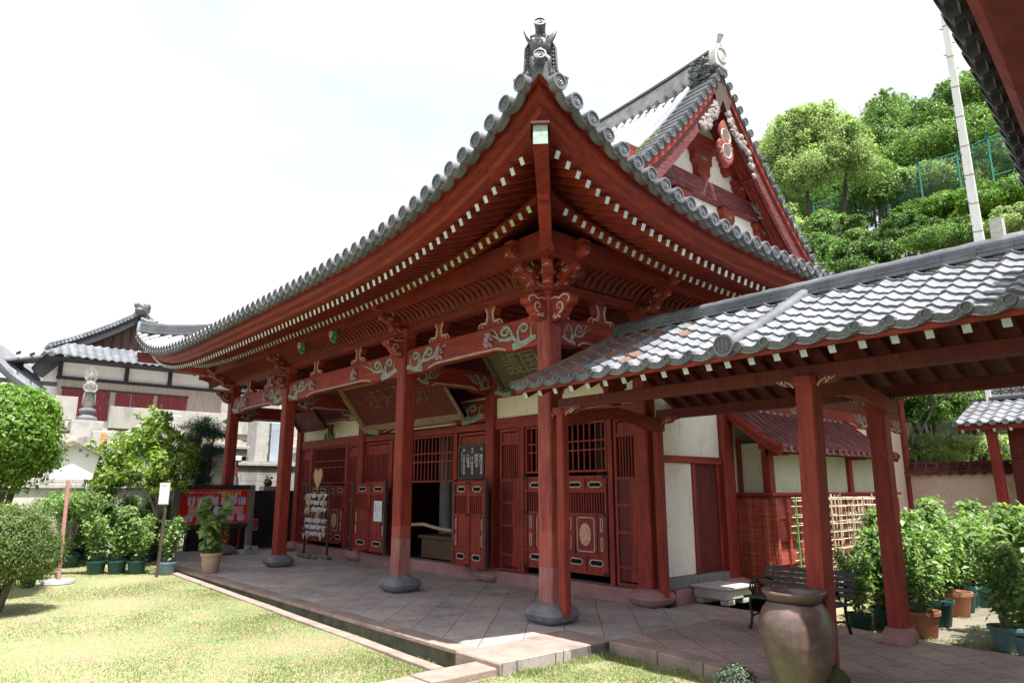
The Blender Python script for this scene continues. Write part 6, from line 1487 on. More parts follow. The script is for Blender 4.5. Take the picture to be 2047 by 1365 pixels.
grave(-18.0, 3.7, 2.45, .85, 1.45, .22, 'slate', 'blue grey slate slab seen through the gap between the far posts')
grave(-18.3, 2.95, 2.45, .45, 1.5, .9, 'granite', 'thick pale slab with a rough white edge left of the slate one')
grave(-18.2, 5.6, 2.45, .75, 1.5, .25, 'slate', 'slate stone behind the second post from the far end')
wallbox('grave_bench', 'granite', 'long granite offering shelf between the pine and the porch post', -17.2, -16.6, .2, 2.0, 2.72, 2.95, 'granite', 'shelf')
t = thing('flower_vase', (-15.5, 2.28, 1.35), 'small round vase of red and white flowers behind the black wall', 'vase'); MB().blob((-15.4, 2.3, 1.85), .13, 0, 10, 7).build('vase', 'brownwood', t, smooth=True); g = MB(); 
for i in range(9): g.blob((-15.3+rn.uniform(-.06, .06), 2.3+rn.uniform(-.14, .14), 1.95+rn.uniform(-.1, .12)), .045, i % 2, 6, 4)
g.build('flowers', ['paper', 'signred'], t); MB().box(-15.6, -15.2, 2.1, 2.5, GZ, 1.75).build('stand', 'granite', t)
t = thing('lamp_post', (-15.6, 1.35, 0), 'short white pole topped by a dark red lamp, right of the pine', 'lamp'); MB().lathe([(.09, 0), (.09, 2.05)], (-15.6, 1.35, 0), 14).build('pole', 'lampwh', t, smooth=True)
MB().lathe([(.035, 2.05), (.035, 2.52)], (-15.6, 1.35, 0), 8).build('upper_pole', 'redz', t); MB().box(-15.68, -15.5, 1.25, 1.45, 2.52, 2.68).build('lamp_head', 'lampwh', t, bevel=.02)
t = thing('round_lantern', (-16.4, 4.4, 0), 'round white garden lantern head glimpsed between two posts', 'lantern'); MB().blob((-16.4, 4.15, 2.15), (.2, .2, .17), 0, 12, 8).build('globe', 'lampwh', t, smooth=True); MB().lathe([(.06, 0), (.06, 1.9), (.2, 2.0)], (-16.4, 4.15, 0), 10).build('stem', 'blackwood', t)
g = MB(); g.tube([(-13.85, .95, -.2), (-13.85, .95, 1.3)], .04, 8); g.build('red_pipe', 'redz', label='thin red upright pipe on the black wall below the signboard', cat='pipe')
t = thing('security_notice', (-13.85, 1.35, .35), 'small square red and blue warning plate on the black wall', 'notice'); MB().box(-13.89, -13.87, 1.18, 1.48, .50, .82).build('plate', 'signlav', t)
g = MB(); g.box(-13.87, -13.862, 1.20, 1.46, .62, .80, 0); g.box(-13.87, -13.862, 1.21, 1.45, .535, .60, 1); s = MB(); put_text(s, '防犯カメラ', (-13.858, 1.33, .785), (0, 1, 0), (0, 0, 1), .045, 2); put_text(s, '作動中', (-13.858, 1.33, .72), (0, 1, 0), (0, 0, 1), .06, 2); g.raw(s.v, s.f, 2); g.build('printed_face', ['signred', 'potblue', 'signwh'], t)
# big signboard
U = Vector((-.16, .987, 0)).normalized(); Nn_ = Vector((U.y, -U.x, 0))
t = thing('signboard', (-12.05, -.13, 0), 'red procession signboard in a dark timber frame standing at the end of the porch', 'signboard'); O = Vector((-12.0, -.40, 0))
def sb(g, a0, a1, z0, z1, n0, n1, m=0): g.prism([(a0, z0), (a1, z0), (a1, z1), (a0, z1)], O+Nn_*n0, U, (0, 0, 1), Nn_*(n1-n0), m)
g = MB(); sb(g, -.93, .93, .79, 1.66, -.02, .01); g.build('panel', 'signred', t)
g = MB(); sb(g, -1.04, 1.04, 1.66, 1.77, -.05, .05); sb(g, -1.04, 1.04, .68, .79, -.05, .05); g.build('frame', 'signbk', t, bevel=.01)
for a in (-1.0, 1.0): b = MB(); sb(b, a-.075, a+.075, .05, 1.765, -.055, .06); b.build('leg', 'greywood', t, bevel=.01)
for a in (-1.0, 1.0): b = MB(); sb(b, a-.22, a+.22, 0, .10, -.25, .25); sb(b, a-.13, a-.03, .1, .22, .06, .2); sb(b, a+.04, a+.2, .1, .20, .06, .2); b.build('foot_block', 'granite', t, bevel=.01)
g = MB()
for a0, a1, z0, z1 in ((-.90, .90, 1.625, 1.64), (-.90, .90, .81, .825), (-.90, -.885, .81, 1.64), (.885, .90, .81, 1.64)): sb(g, a0, a1, z0, z1, .01, .014)
for a, z, w_, h_ in ((-.66, 1.24, .1, .03), (-.66, 1.12, .14, .03), (.33, 1.24, .13, .03)): sb(g, a, a+w_, z, z+h_, .01, .014, 1)
s = MB(); put_text(s, '媽祖行列', O+Nn_*.016+U*.42+Vector((0, 0, 1.605)), U, (0, 0, 1), .135, 1, False, .003); g.raw(s.v, s.f, 1)
s = MB(); put_text(s, '長崎ランタンフェスティバル', O+Nn_*.016+U*(-.28)+Vector((0, 0, 1.60)), U, (0, 0, 1), .066, 2, False, .0025); g.raw(s.v, s.f, 2)
rn = random.Random(31)
for (a0, a1, z) in [(-.66, -.10, 1.225-.022*i) for i in range(5)]+[(-.66, -.12, 1.10-.022*i) for i in range(6)]+[(.30, .80, 1.21-.022*i) for i in range(9)]:
    a = a0
    while a < a1: w_ = rn.uniform(.012, .05); sb(g, a, min(a+w_, a1), z, z+.010, .01, .0125, 2); a += w_+.006
def figure(a, z, h_, w_, m=3):
    """silhouette of a robed marcher printed on the board"""
    ol = [(-w_*.5, 0), (w_*.5, 0), (w_*.42, h_*.45), (w_*.55, h_*.62), (w_*.30, h_*.80), (w_*.13, h_*.83), (w_*.17, h_*.93), (0, h_), (-w_*.17, h_*.93), (-w_*.13, h_*.83), (-w_*.34, h_*.80), (-w_*.5, h_*.60), (-w_*.38, h_*.4)]
    k = rn.uniform(.8, 1.15); g.prism([(x*k+rn.uniform(-.004, .004), y*rn.uniform(.93, 1.05)) for x, y in ol], O+Nn_*.01+U*a+Vector((0, 0, z)), U, (0, 0, 1), Nn_*.003, m)
for a in (-.66, -.55, -.44, -.37, -.30, -.24, -.19, -.14, -.09, -.04, .01, .06, .19, .24, .36, .41, .46, .50, .56, .66, .72, .77, .82): figure(a, 1.27+rn.uniform(-.02, .02), rn.uniform(.20, .27), rn.uniform(.045, .09))
for a in (-.76, -.71, -.66, -.60, -.56, -.40, -.35, -.30, -.25, -.20, -.15, .22, .28, .33, .38, .43, .48, .52, .66, .70, .74, .78, .82): figure(a, .85+rn.uniform(-.01, .03), rn.uniform(.14, .21), rn.uniform(.04, .08))
sb(g, -.10, .22, 1.0, 1.27, .01, .012, 4); 
g.blob(O+Nn_*.012+U*.06+Vector((0, 0, 1.12)), (.03, .10, .13), 3, 10, 7)
g.build('print', ['signor', 'signyel', 'signwh', 'signlav', 'signbk'], t)
# white house-shaped notice board on a leaning red post
t = thing('notice_board', (-9.72, -3.93, GZ), 'white house-shaped notice board on a leaning dusty red post in the lawn', 'notice board'); base = atZ(116, 1165, GZ); topc = D(138, 950, 16.9)
U2 = Vector((.155, .988, 0)).normalized(); N2 = Vector((U2.y, -U2.x, 0))
g = MB(); g.beam(base, topc-Vector((0, 0, .1)), .065, .065, up=(0, 1, 0)); g.build('post', 'postpink', t, bevel=.008); MB().lathe([(.28, 0), (.27, .05), (.2, .06)], (base.x, base.y, GZ), 16).build('foot_slab', 'granite', t)
g = MB(); o2 = D(140, 957, 16.9); pent = [(-.38, 0), (.38, 0), (.47, .47), (0, .70), (-.47, .47)]; g.prism(pent, o2-N2*.03, U2, (0, 0, 1), N2*.06); g.build('board', 'boardwh', t)
g = MB()
for q in (-1, 1): a = o2+U2*(q*.56)+Vector((0, 0, .44)); b = o2+Vector((0, 0, .735)); g.beam(a+N2*.05, b+N2*.05, .26, .022, up=(0, 0, 1))
g.build('little_roof', 'greywood', t); s = MB(); 
for txt, a, z in (('興福寺', -.13, .60), ('御朱印', .12, .60), ('拝', .24, .50)): put_text(s, txt[0], o2+N2*.034+U2*a+Vector((0, 0, z)), U2, (0, 0, 1), .075, 0)
s.build('lettering', 'ink', t)
t = thing('information_sign', (-10.4, -2.1, GZ), 'narrow pale plant-information sign on a dark stake beside the blue pot', 'sign'); b0 = atZ(313, 1152, GZ); g = MB(); g.beam(b0, b0+Vector((.03, .03, 1.5)), .05, .05, up=(0, 1, 0)); g.build('stake', 'brownwood', t)
c_ = b0+Vector((.0, .0, 1.62)); U2 = Vector((.5, .866, 0)); N2 = Vector((.866, -.5, 0)); g = MB(); g.prism([(-.10, -.22), (.10, -.22), (.10, .22), (-.10, .22)], c_+N2*.03, U2, (0, 0, 1), N2*.02); g.build('frame', 'granite', t, bevel=.005); g = MB(); g.prism([(-.085, -.20), (.085, -.20), (.085, .20), (-.085, .20)], c_+N2*.051, U2, (0, 0, 1), N2*.003)
g.build('sheet', 'paper', t); s = MB(); put_text(s, '紫陽花', c_+N2*.056+Vector((0, 0, .18)), U2, (0, 0, 1), .04)
for i in range(9): s.prism([(-.07, 0), (.07-.02*(i % 3), 0), (.07-.02*(i % 3), .005), (-.07, .005)], c_+N2*.054+Vector((0, 0, .10-.03*i)), U2, (0, 0, 1), N2*.001)
s.build('lettering', 'ink', t)
# ------------------------------------------------ potted plants
def pot_mesh(r=.19, h=.26, rim=True):
    g = MB(); g.lathe([(r*.74, 0), (r*.78, .01), (r*.95, h*.82), (r*.96, h*.84), (r*1.06, h*.85), (r*1.08, h), (r*1.0, h), (r*.94, h*.9), (0, h*.9)], (0, 0, 0), 22)
    return g
def plant_proto(seed, pm, hgt=.95, spread=.34, n=1100, r=.19, ph=.27, leaf=.082, lm='leaf_hyd', name='potted_plant', stems=9):
    t = thing(name, (0, 0, 0), 'x', 'potted plant'); p = pot_mesh(r, ph); o = p.build('pot', pm, t, smooth=True); MB().lathe([(0, ph*.92), (r*.95, ph*.92)], (0, 0, 0), 14).build('soil', 'soil', o)
    rn = random.Random(seed); g = MB(); P_ = []; N_ = []; gg = np.random.default_rng(seed)
    for i in range(stems):
        a = rn.uniform(0, 6.28); sp = spread*rn.uniform(.3, 1.0); h_ = hgt*rn.uniform(.62, 1.08); pts = [(.06*math.cos(a), .06*math.sin(a), ph*.9)]
        for k in range(1, 6): f = k/5; pts.append((sp*f*math.cos(a+.3*f)+rn.uniform(-.02, .02), sp*f*math.sin(a+.3*f)+rn.uniform(-.02, .02), ph*.9+h_*f))
        g.tube(pts, [.009-.001*k for k in range(6)], 5)
        m_ = n//stems
        for k in range(m_):
            f = min(1, rn.random()**.7*.88+.14); q = f*5; i0 = min(4, int(q)); w_ = q-i0; c = [pts[i0][d]*(1-w_)+pts[i0+1][d]*w_ for d in range(3)]; aa = rn.uniform(0, 6.28); rr = rn.uniform(.02, .17)*(1.15-.45*f)
            P_.append((c[0]+rr*math.cos(aa), c[1]+rr*math.sin(aa), c[2]+rn.uniform(-.05, .04))); N_.append((.55*math.cos(aa), .55*math.sin(aa), .85))
    g.build('stems', 'stem', t); leafmesh('leaves', P_, N_, leaf, lm, t, seed, .62, .3, jit=.3); return t
PR = [plant_proto(1, 'potgreen'), plant_proto(2, 'potgreen', 1.05, .30), plant_proto(3, 'potgreen', .85, .38)]
used = set()
def put_plant(i, x, y, rz, s, label, group, z=GZ, pm=None):
    src = PR[i]
    if i not in used: used.add(i); o = src; o.location = (x, y, z); o.rotation_euler = (0, 0, rz); o.scale = (s,)*3; o['label'] = label; o['group'] = group
    else: o = copy_tree(src, (x, y, z), rz, s, label, group)
    if pm:
        for k in kids(o):
            if k.name.startswith('pot'): k.data = k.data.copy(); k.data.materials[0] = M[pm]
    return o
rn = random.Random(77); GL = 'hydrangeas in pots at the lawn edge by the porch'; LB = 'leafy hydrangea in a dark green pot among the crowded pots left of the porch'
front = [(atZ(x_, y_, GZ)) for x_, y_ in ((190, 1147), (232, 1146), (272, 1146))]
labs = ['wide green-potted hydrangea at the left front corner of the crowded pots', 'green-potted hydrangea in the middle of the front row of crowded pots', 'green-potted hydrangea in the front row, just left of the narrow sign stake']
for i, p in enumerate(front): put_plant(i % 3, p.x, p.y, rn.uniform(0, 6), 1.0, labs[i], GL)
p = atZ(332, 1147, GZ); put_plant(0, p.x, p.y, 1, .92, 'hydrangea in a pale blue pot at the platform corner', GL, pm='potblue')
for i in range(17):
    r_ = 1+i//5; a = (i % 5)/4; x = -11.1-.75*r_+rn.uniform(-.12, .12); y = -3.5+1.95*a+rn.uniform(-.12, .12)+.10*r_; put_plant(i % 3, x, y, rn.uniform(0, 6), rn.uniform(.95, 1.22), LB, GL)
for i, (px_, py_) in enumerate(((160, 1118), (145, 1108), (130, 1098))):
    p = atZ(px_, py_, GZ); put_plant(i, p.x, p.y, rn.uniform(0, 6), .95, LB, GL)
for i, (px_, py_, lb) in enumerate(((55, 1172, 'small green-potted plant under the clipped shrub, nearest the lawn'), (72, 1158, 'small green-potted plant behind the one under the clipped shrub'), (84, 1146, 'third small green pot, nearest the leaning post of the white board'))):
    p = atZ(px_, py_, GZ); o = put_plant(2, p.x, p.y, rn.uniform(0, 6), .72, lb, 'small pots beneath the clipped shrub')
pc = plant_proto(9, 'potpink', 1.0, .40, 300, .19, .36, .21, 'leaf_hyd', stems=8); pc.location = (-8.45, -1.52, .01); pc['label'] = 'tall leafy plant in a pinkish clay pot on the platform edge'; pc.scale = (1.05,)*3
GR = 'hydrangeas in pots in the garden beyond the corridor'; LR_ = 'hydrangea in a dark green pot in the thick bank of plants beyond the corridor'
big = [(2.55, 2.95, .80, None, 'plant in a green pot directly behind the bench end'), (2.66, 3.45, .92, None, 'plant in a green pot left of the rear corridor post'), (3.17, 3.24, 1.1, 'terracotta', 'hydrangea in a terracotta pot just right of the rear corridor post'), (3.02, 4.15, 1.18, None, 'broad green-potted hydrangea beside the path, behind the terracotta one'),
       (2.93, 5.15, 1.2, 'terracotta', 'hydrangea in an orange-brown pot halfway along the garden path'), (2.78, 6.2, 1.15, None, 'green-potted hydrangea at the far bend of the garden path')]
for i, (x, y, s, pm, lb) in enumerate(big): put_plant(i % 3, x, y, rn.uniform(0, 6), s, lb, GR, -.10, pm)
for i in range(26):
    x = 1.55+(i % 4)*.40+rn.uniform(-.1, .1)+.03*(i//4); y = 3.35+(i//4)*.72+rn.uniform(-.15, .15)
    if (Vector((x, y, 0))-CP).dot(_r)/(Vector((x, y, 0))-CP).dot(_d)*FPX+1023 < 1765: continue
    put_plant(i % 3, x, y, rn.uniform(0, 6), rn.uniform(.85, 1.08), LR_, GR, -.10)
for i in range(8): put_plant(i % 3, 2.2+i*.28, 7.9+rn.uniform(-.3, .5), rn.uniform(0, 6), rn.uniform(.95, 1.15), LR_, GR, -.10)
for i, (x, y, s, pm, lb) in enumerate(((4.10, 3.12, .95, 'potteal', 'pale teal potted plant right of the path, second from the edge'), (4.40, 2.78, .85, 'potteal', 'potted plant in pale teal at the right edge beside the corridor floor'), (3.98, 4.05, 1.15, 'potteal', 'taller shaded plant in teal pot right of the path'))): put_plant(i, x, y, rn.uniform(0, 6), s, lb, 'shaded pots on the right of the path', -.10, pm)
for i in range(7): put_plant(i % 3, 4.35+(i % 3)*.42, 3.55+(i//3)*.62, rn.uniform(0, 6), rn.uniform(1.15, 1.3), 'dark leafy potted plant in the shaded group right of the path', 'shaded pots on the right of the path', -.10)
# ------------------------------------------------ shrubs and trees
def bush(name, c, r, n, leaf, m, label, cat='shrub', seed=1, trunk=True, lob=9, group=None, shell=.72, tm='bark', jit=.45, aspect=.5, flat=.8, tz=None, lr=(.45, .62), sub_=0):
    rn = random.Random(seed); c = Vector(c); t = thing(name, (c.x, c.y, tz if tz is not None else c.z-r[2]), label, cat, group); bl = [(c.x, c.y, c.z, r[0]*.8, r[1]*.8, r[2]*.8)]
    for i in range(lob):
        th = rn.uniform(0, 6.28); ph = rn.uniform(-.6, 1.3); k = rn.uniform(*lr); q = (1-k)*1.02
        bl.append((c.x+r[0]*q*math.cos(th)*math.cos(ph), c.y+r[1]*q*math.sin(th)*math.cos(ph), c.z+r[2]*q*math.sin(ph), r[0]*k, r[1]*k, r[2]*k*flat))
    if sub_:
        for b_ in bl[:]:
            for i in range(sub_):
                th = rn.uniform(0, 6.28); ph = rn.uniform(-.5, 1.4); k = rn.uniform(.22, .42); q = rn.uniform(.8, 1.08)
                bl.append((b_[0]+b_[3]*q*math.cos(th)*math.cos(ph), b_[1]+b_[4]*q*math.sin(th)*math.cos(ph), b_[2]+b_[5]*q*math.sin(ph), b_[3]*k, b_[4]*k, b_[5]*k*.85))
        bl = bl[1:]
    P_, N_ = clump_points(bl, n, seed, shell); leafmesh('crown', P_, N_, leaf, m, t, seed, aspect, jit=jit)
    if trunk:
        g = MB(); z0 = tz if tz is not None else c.z-r[2]-.3; b0 = Vector((c.x, c.y, z0)); tr = max(.03, r[0]*.07)
        for k in range(4):
            a = k*1.6+rn.random(); e = c+Vector((r[0]*.55*math.cos(a), r[1]*.55*math.sin(a), r[2]*.35)); m1 = b0.lerp(e, .5)+Vector((0, 0, .1*r[2])); g.tube([b0, m1, e], [tr, tr*.7, tr*.25], 6)
        g.build('trunk', tm, t)
    return t
def ctr(px, py, dist, w_px): 
    c = D(px, py, dist); return c, w_px/2*dist/FPX
c, r = ctr(2, 884, 14.6, 188); bush('round_tree', c, (r*1.02, r*1.02, r*1.05), 52000, .085, 'leaf_bush', 'large rounded bright green tree at the left edge above the clipped shrub', 'tree', 5, lob=18, shell=.86, tz=GZ, lr=(.4, .55))
c, r = ctr(14, 1090, 12.9, 146); bush('clipped_shrub', (c.x, c.y, c.z), (r*1.12, r*1.12, r*.98), 52000, .04, 'leaf_box', 'clipped ball-shaped shrub with fine leaves at the left edge of the lawn', 'shrub', 6, lob=7, shell=.88, tz=GZ, lr=(.55, .7))
def small_tree(name, base, crowns, n, leaf, m, label, seed, tr=.05, cat='tree', aspect=.5, shell=.35, tm='barkgrey', jit=.5):
    t = thing(name, base, label, cat); rn = random.Random(seed); g = MB(); b0 = Vector(base)
    cm = Vector((0, 0, 0))
    for c in crowns: cm += Vector(c[:3])
    cm /= len(crowns); fork = b0.lerp(Vector((cm.x, cm.y, b0.z+(cm.z-b0.z)*.42)), 1)
    g.tube([b0, b0.lerp(fork, .5)+Vector((rn.uniform(-.08, .08), rn.uniform(-.08, .08), 0)), fork], [tr, tr*.85, tr*.7], 8)
    for c in crowns:
        e = Vector(c[:3]); mid = fork.lerp(e, .5)+Vector((rn.uniform(-.12, .12), rn.uniform(-.12, .12), -.08)); g.tube([fork, mid, e], [tr*.6, tr*.4, tr*.15], 6)
        for k in range(3): branch(g, mid.lerp(e, k/3), (rn.uniform(-1, 1), rn.uniform(-1, 1), rn.uniform(0, 1)), max(c[3:])*.9, tr*.2, 1, rn, seg=3)
    g.build('trunk', tm, t); P_, N_ = clump_points(crowns, n, seed, shell); leafmesh('crown', P_, N_, leaf, m, t, seed, aspect, jit=jit); return t
def cr(px, py, dist, rw, rh=None): c = D(px, py, dist); k = dist/FPX; return (c.x, c.y, c.z, rw*k, rw*k, (rh or rw*.8)*k)
small_tree('camellia_tree', (-13.6, -2.9, GZ), [cr(205, 925, 19.2, 34), cr(240, 905, 19.2, 38), cr(185, 905, 19.4, 24), cr(228, 950, 19, 42, 24), cr(255, 885, 19.4, 28), cr(212, 965, 19, 34, 18)], 3200, .125, 'leaf_cam', 'open-branched camellia with yellow-green leaves right of the white board', 15, .055)
small_tree('camellia_tree', (-13.0, -1.7, GZ), [cr(310, 845, 18.6, 34, 26), cr(335, 880, 18.4, 42, 30), cr(290, 890, 18.5, 36), cr(350, 925, 18.2, 48, 26), cr(300, 940, 18, 46, 30), cr(330, 965, 18, 44, 22), cr(375, 905, 18.5, 26, 20)], 4400, .12, 'leaf_cam', 'taller camellia with two-tiered crown behind the narrow sign', 16, .05)
small_tree('shade_shrub', (-12.9, -3.6, GZ), [cr(150, 1005, 18.6, 56, 16), cr(195, 1000, 18.8, 42, 14), cr(108, 1012, 18.6, 36, 16)], 3600, .085, 'leaf_mid', 'low flat-topped shrub with dark trunk beneath the camellia', 17, .07, 'shrub')
small_tree('cloud_pine', (-15.2, .2, .9), [cr(405, 855, 21.8, 36, 20), cr(430, 868, 21.6, 28, 16), cr(385, 880, 21.8, 30, 16), cr(395, 905, 21.6, 34, 14), cr(425, 900, 21.9, 26, 12), cr(388, 942, 21.6, 26, 14), cr(408, 930, 21.7, 22, 14), cr(402, 958, 21.6, 24, 10)], 26000, .085, 'leaf_pine', 'dark cloud-pruned pine in layered pads above the signboard', 18, .10, 'tree', .14, .2, 'bark', .9)
for i, (px_, py_, w_, lb) in enumerate(((452, 842, 12, 'tuft of weeds on the rock bank left of the far porch post'), (548, 850, 18, 'small green weed clump on top of the rock beside the slate slab'), (415, 838, 14, 'low weeds on the rock bank above the pine'), (270, 862, 30, 'scrubby weeds at the foot of the statue terrace'))):
    c, r = ctr(px_, py_, 27, w_); bush('weed_tuft', c, (r, r, r*.7), 500, .09, 'leaf_bush', lb, 'plant', 40+i, trunk=False)
# hillside behind the hall
g = MB(); rn = random.Random(9)
def hillz(x, y): 
    return -.3+max(0, (y-13.5))*.50+max(0, y-30)*.12+.5*math.sin(x*.3+y*.2)-max(0, -x-6)*.42*max(0, min(1, (y-13)/10))
g.grid(lambda a, b: (-22+52*a, 13.2+45*b, max(GZ-.2, hillz(-22+52*a, 13.2+45*b))), 50, 44); struct(g, 'hillside', 'hill', smooth=True)
TR = 'trees on the hillside behind the hall'
def htree(px, py, dist, w_, h_, n, leaf, m, label, seed, name='hillside_tree', cat='tree', lob=12, shell=.6, lr=(.30, .48), tm='bark'):
    c = D(px, py, dist); k = dist/FPX*(.86 if 22 < dist < 35 else 1); rx, rz_ = w_/2*k, h_/2*k; tz = min(c.z-rz_*.9, hillz(c.x, c.y)+.0)
    return bush(name, c, (rx, rx, rz_), int(n*1.3), leaf*.82, m, label, cat, seed, True, lob, TR, shell*.9, tm, .6, .5, .8, tz, lr, 6)
htree(1622, 352, 36, 228, 262, 120000, .135, 'leaf_lime', 'big domed lime-green tree rising behind the gable', 51, lob=26, shell=.55, lr=(.22, .36))
htree(1560, 470, 33, 170, 130, 26000, .17, 'leaf_lime', 'paler lower shoulder of lime foliage left of the dark thicket', 52, lob=10)
htree(1665, 480, 29, 150, 130, 45000, .12, 'leaf_mid', 'mid green tree below the domed lime tree, left of the net fence', 53, lob=14, lr=(.25, .4))
htree(1620, 525, 27, 190, 110, 24000, .13, 'leaf_mid', 'shadowy green tree just above the verge tiles of the gable foot', 54, lob=12)
htree(1725, 540, 24, 190, 120, 26000, .11, 'leaf_dark', 'dark ivy-like thicket left of the white pole', 55, 'thicket', 'shrub', 10)
htree(1850, 265, 50, 240, 190, 80000, .18, 'leaf_mid', 'wide leafy tree on the hilltop behind the white pole', 56, lob=18, lr=(.25, .42))
htree(1965, 235, 52, 170, 170, 45000, .18, 'leaf_mid', 'leafy hilltop tree right of the white pole under the near eave', 57, lob=14)
htree(1775, 300, 47, 130, 110, 20000, .2, 'leaf_mid', 'smaller hilltop tree sloping down towards the lime one', 58, lob=10)
htree(1880, 335, 46, 330, 70, 30000, .2, 'leaf_mid', 'low band of foliage along the top of the net fence', 59, 'thicket', 'shrub', 14)
htree(1880, 432, 32, 170, 80, 38000, .11, 'leaf_bush', 'bright creeper mound left of the white pole base', 60, 'thicket', 'shrub', 10)
htree(2000, 415, 31, 200, 100, 42000, .11, 'leaf_bush', 'bright creeper mound right of the white pole', 61, 'thicket', 'shrub', 12)
htree(1900, 485, 25, 200, 80, 22000, .10, 'leaf_mid', 'bluish green bush at the foot of the white pole', 62, 'thicket', 'shrub', 10)
htree(2030, 445, 24, 110, 70, 12000, .10, 'leaf_lime', 'young yellow-green sapling above the corridor ridge at right', 63, 'sapling', 'shrub', 8)
htree(1810, 470, 28, 140, 90, 20000, .12, 'leaf_dark', 'dark shrub under the net fence', 64, 'thicket', 'shrub', 10)
htree(1610, 440, 44, 260, 170, 30000, .18, 'leaf_mid', 'deep green mass filling the slope behind the domed lime tree', 74, lob=14)
htree(1745, 395, 40, 150, 130, 22000, .17, 'leaf_mid', 'paler tree between the domed lime tree and the hilltop trees', 70, lob=12)
htree(1840, 385, 41, 180, 90, 20000, .15, 'leaf_lime', 'hazy yellow-green scrub seen through the wire net', 71, 'thicket', 'shrub', 12)
htree(1960, 350, 43, 160, 90, 16000, .16, 'leaf_mid', 'scrub behind the net fence right of the white pole', 72, 'thicket', 'shrub', 10)
htree(1660, 575, 23, 260, 90, 20000, .11, 'leaf_dark', 'dark hedge just behind the corridor ridge', 65, 'thicket', 'shrub', 12)
# between posts, beyond the garden wall
htree(1870, 810, 23, 200, 150, 22000, .10, 'leaf_mid', 'green tree seen beneath the corridor roof', 66, lob=12, shell=.4)
htree(1890, 905, 21.5, 230, 60, 14000, .10, 'leaf_lime', 'light green ferny bank above the garden wall', 67, 'thicket', 'shrub', 9)
t = thing('bare_branch_tree', D(1830, 930, 21), 'grey leafless twiggy tree seen through the gap under the corridor roof', 'tree'); g = MB(); rb = random.Random(12); b0 = D(1822, 935, 20.5)
branch(g, (b0.x, b0.y, 1.5), (.2, 0, 1), 1.5, .07, 5, rb, 0, .75, 4); branch(g, (b0.x, b0.y, 2.2), (.8, .1, .5), 1.3, .05, 4, rb, 0, .8, 4); g.build('trunk', 'barkgrey', t)
t = thing('banana_plant', D(1850, 900, 20.5), 'broad-leaved bright banana plant over the garden wall', 'plant'); g = MB(); b0 = D(1845, 905, 20.5); rb = random.Random(14)
for i in range(11):
    a = i*.62; L0 = rb.uniform(.7, 1.2); V = []; el = rb.uniform(.3, 1.1)
    for k in range(9):
        f = k/8; p = Vector((b0.x+L0*f*math.cos(a)*math.cos(el), b0.y+L0*f*math.sin(a)*math.cos(el)*.5, b0.z-.2+L0*(f*math.sin(el)-.55*f*f))); w_ = .15*math.sin(math.pi*min(1, f*.93+.05))**.7; sd = Vector((-math.sin(a), math.cos(a), .0)); V += [p-sd*w_+Vector((0, 0, .05)), p, p+sd*w_+Vector((0, 0, .05))]
    g.raw(V, [(3*k, 3*k+1, 3*k+4, 3*k+3) for k in range(8)]+[(3*k+1, 3*k+2, 3*k+5, 3*k+4) for k in range(8)])
g.tube([(b0.x, b0.y, 1.0), (b0.x, b0.y, b0.z)], .07, 8); g.build('leaves', 'leaf_banana', t)
# green net fence, tall white pole
t = thing('net_fence', D(1780, 400, 38), 'tall green wire net fence on green posts climbing the hillside', 'fence')
fp = [(1640, 560, 395), (1730, 520, 363), (1782, 470, 340), (1850, 440, 318), (1925, 400, 295), (1985, 352, 268), (2060, 330, 245)]; FP = []
for px_, pb, pt_ in fp:
    b = D(px_, pb, 38); c = CP+_ray(px_, pt_)*((b-CP).dot(_d)); c = Vector((b.x, b.y, c.z)); FP.append((b, c)); q = MB(); q.tube([b-Vector((0, 0, .5)), c], .05, 6); q.tube([c, c+Vector((.1, -.45, .15))], .04, 5); q.build('fence_post', 'net', t)
g = MB(); w_ = MB()
for (b0, t0), (b1, t1) in zip(FP, FP[1:]):
    for f in (1, .90, .0): g.tube([b0.lerp(t0, f), b1.lerp(t1, f)], .022, 5)
    n = 26
    for i in range(n):
        for s in (0, 1):
            f0 = i/n; f1 = (i+6)/n
            if f1 > 1: f1 = 1
            a = b0.lerp(b1, f0 if s == 0 else 1-f0); b = b0.lerp(b1, f1 if s == 0 else 1-f1); ta = t0.lerp(t1, f0 if s == 0 else 1-f0); tb = t0.lerp(t1, f1 if s == 0 else 1-f1)
            w_.beam(a, b.lerp(tb, (f1-f0)*n/6), .004, .004); w_.beam(a.lerp(ta, .5), b.lerp(tb, min(1, .5+(f1-f0)*n/12)), .004, .004)
g.build('fence_rail', 'net', t); w_.build('wire_net', 'wire', t)
pb = D(1958, 480, 21); t = thing('lighting_mast', (pb.x, pb.y, hillz(pb.x, pb.y)), 'tall leaning white mast with rust bands rising behind the corridor roof', 'mast'); tp = CP+_ray(1880, -10)*((D(1885, 30, 20.5)-CP).dot(_d)); bt = pb-(tp-pb).normalized()*4
g = MB(); nseg = 14; pts = [bt.lerp(tp, i/nseg) for i in range(nseg+1)]; g.tube(pts, [.145-.08*i/nseg for i in range(nseg+1)], 16); g.build('mast_tube', 'pole', t, smooth=True); g = MB()
M['rust'] = mat('rust', (.46, .33, .25), (.55, .50, .46), 3, .8)
for i in range(3, nseg, 1):
    p = bt.lerp(tp, i/nseg); d = (tp-bt).normalized(); r_ = .145-.08*i/nseg; g.lathe([(r_+.003, -.018), (r_+.006, 0), (r_+.003, .018)], p, 16, 0, ax=d)
g.build('rust_band', 'rust', t, smooth=True); g = MB()
for i in range(26): p = bt.lerp(tp, .2+i*.03); q = .09; g.tube([p, p+_r*(q*(1 if i % 2 else -1)*1.7)], .012, 4)
g.build('climbing_pegs', 'iron', t)
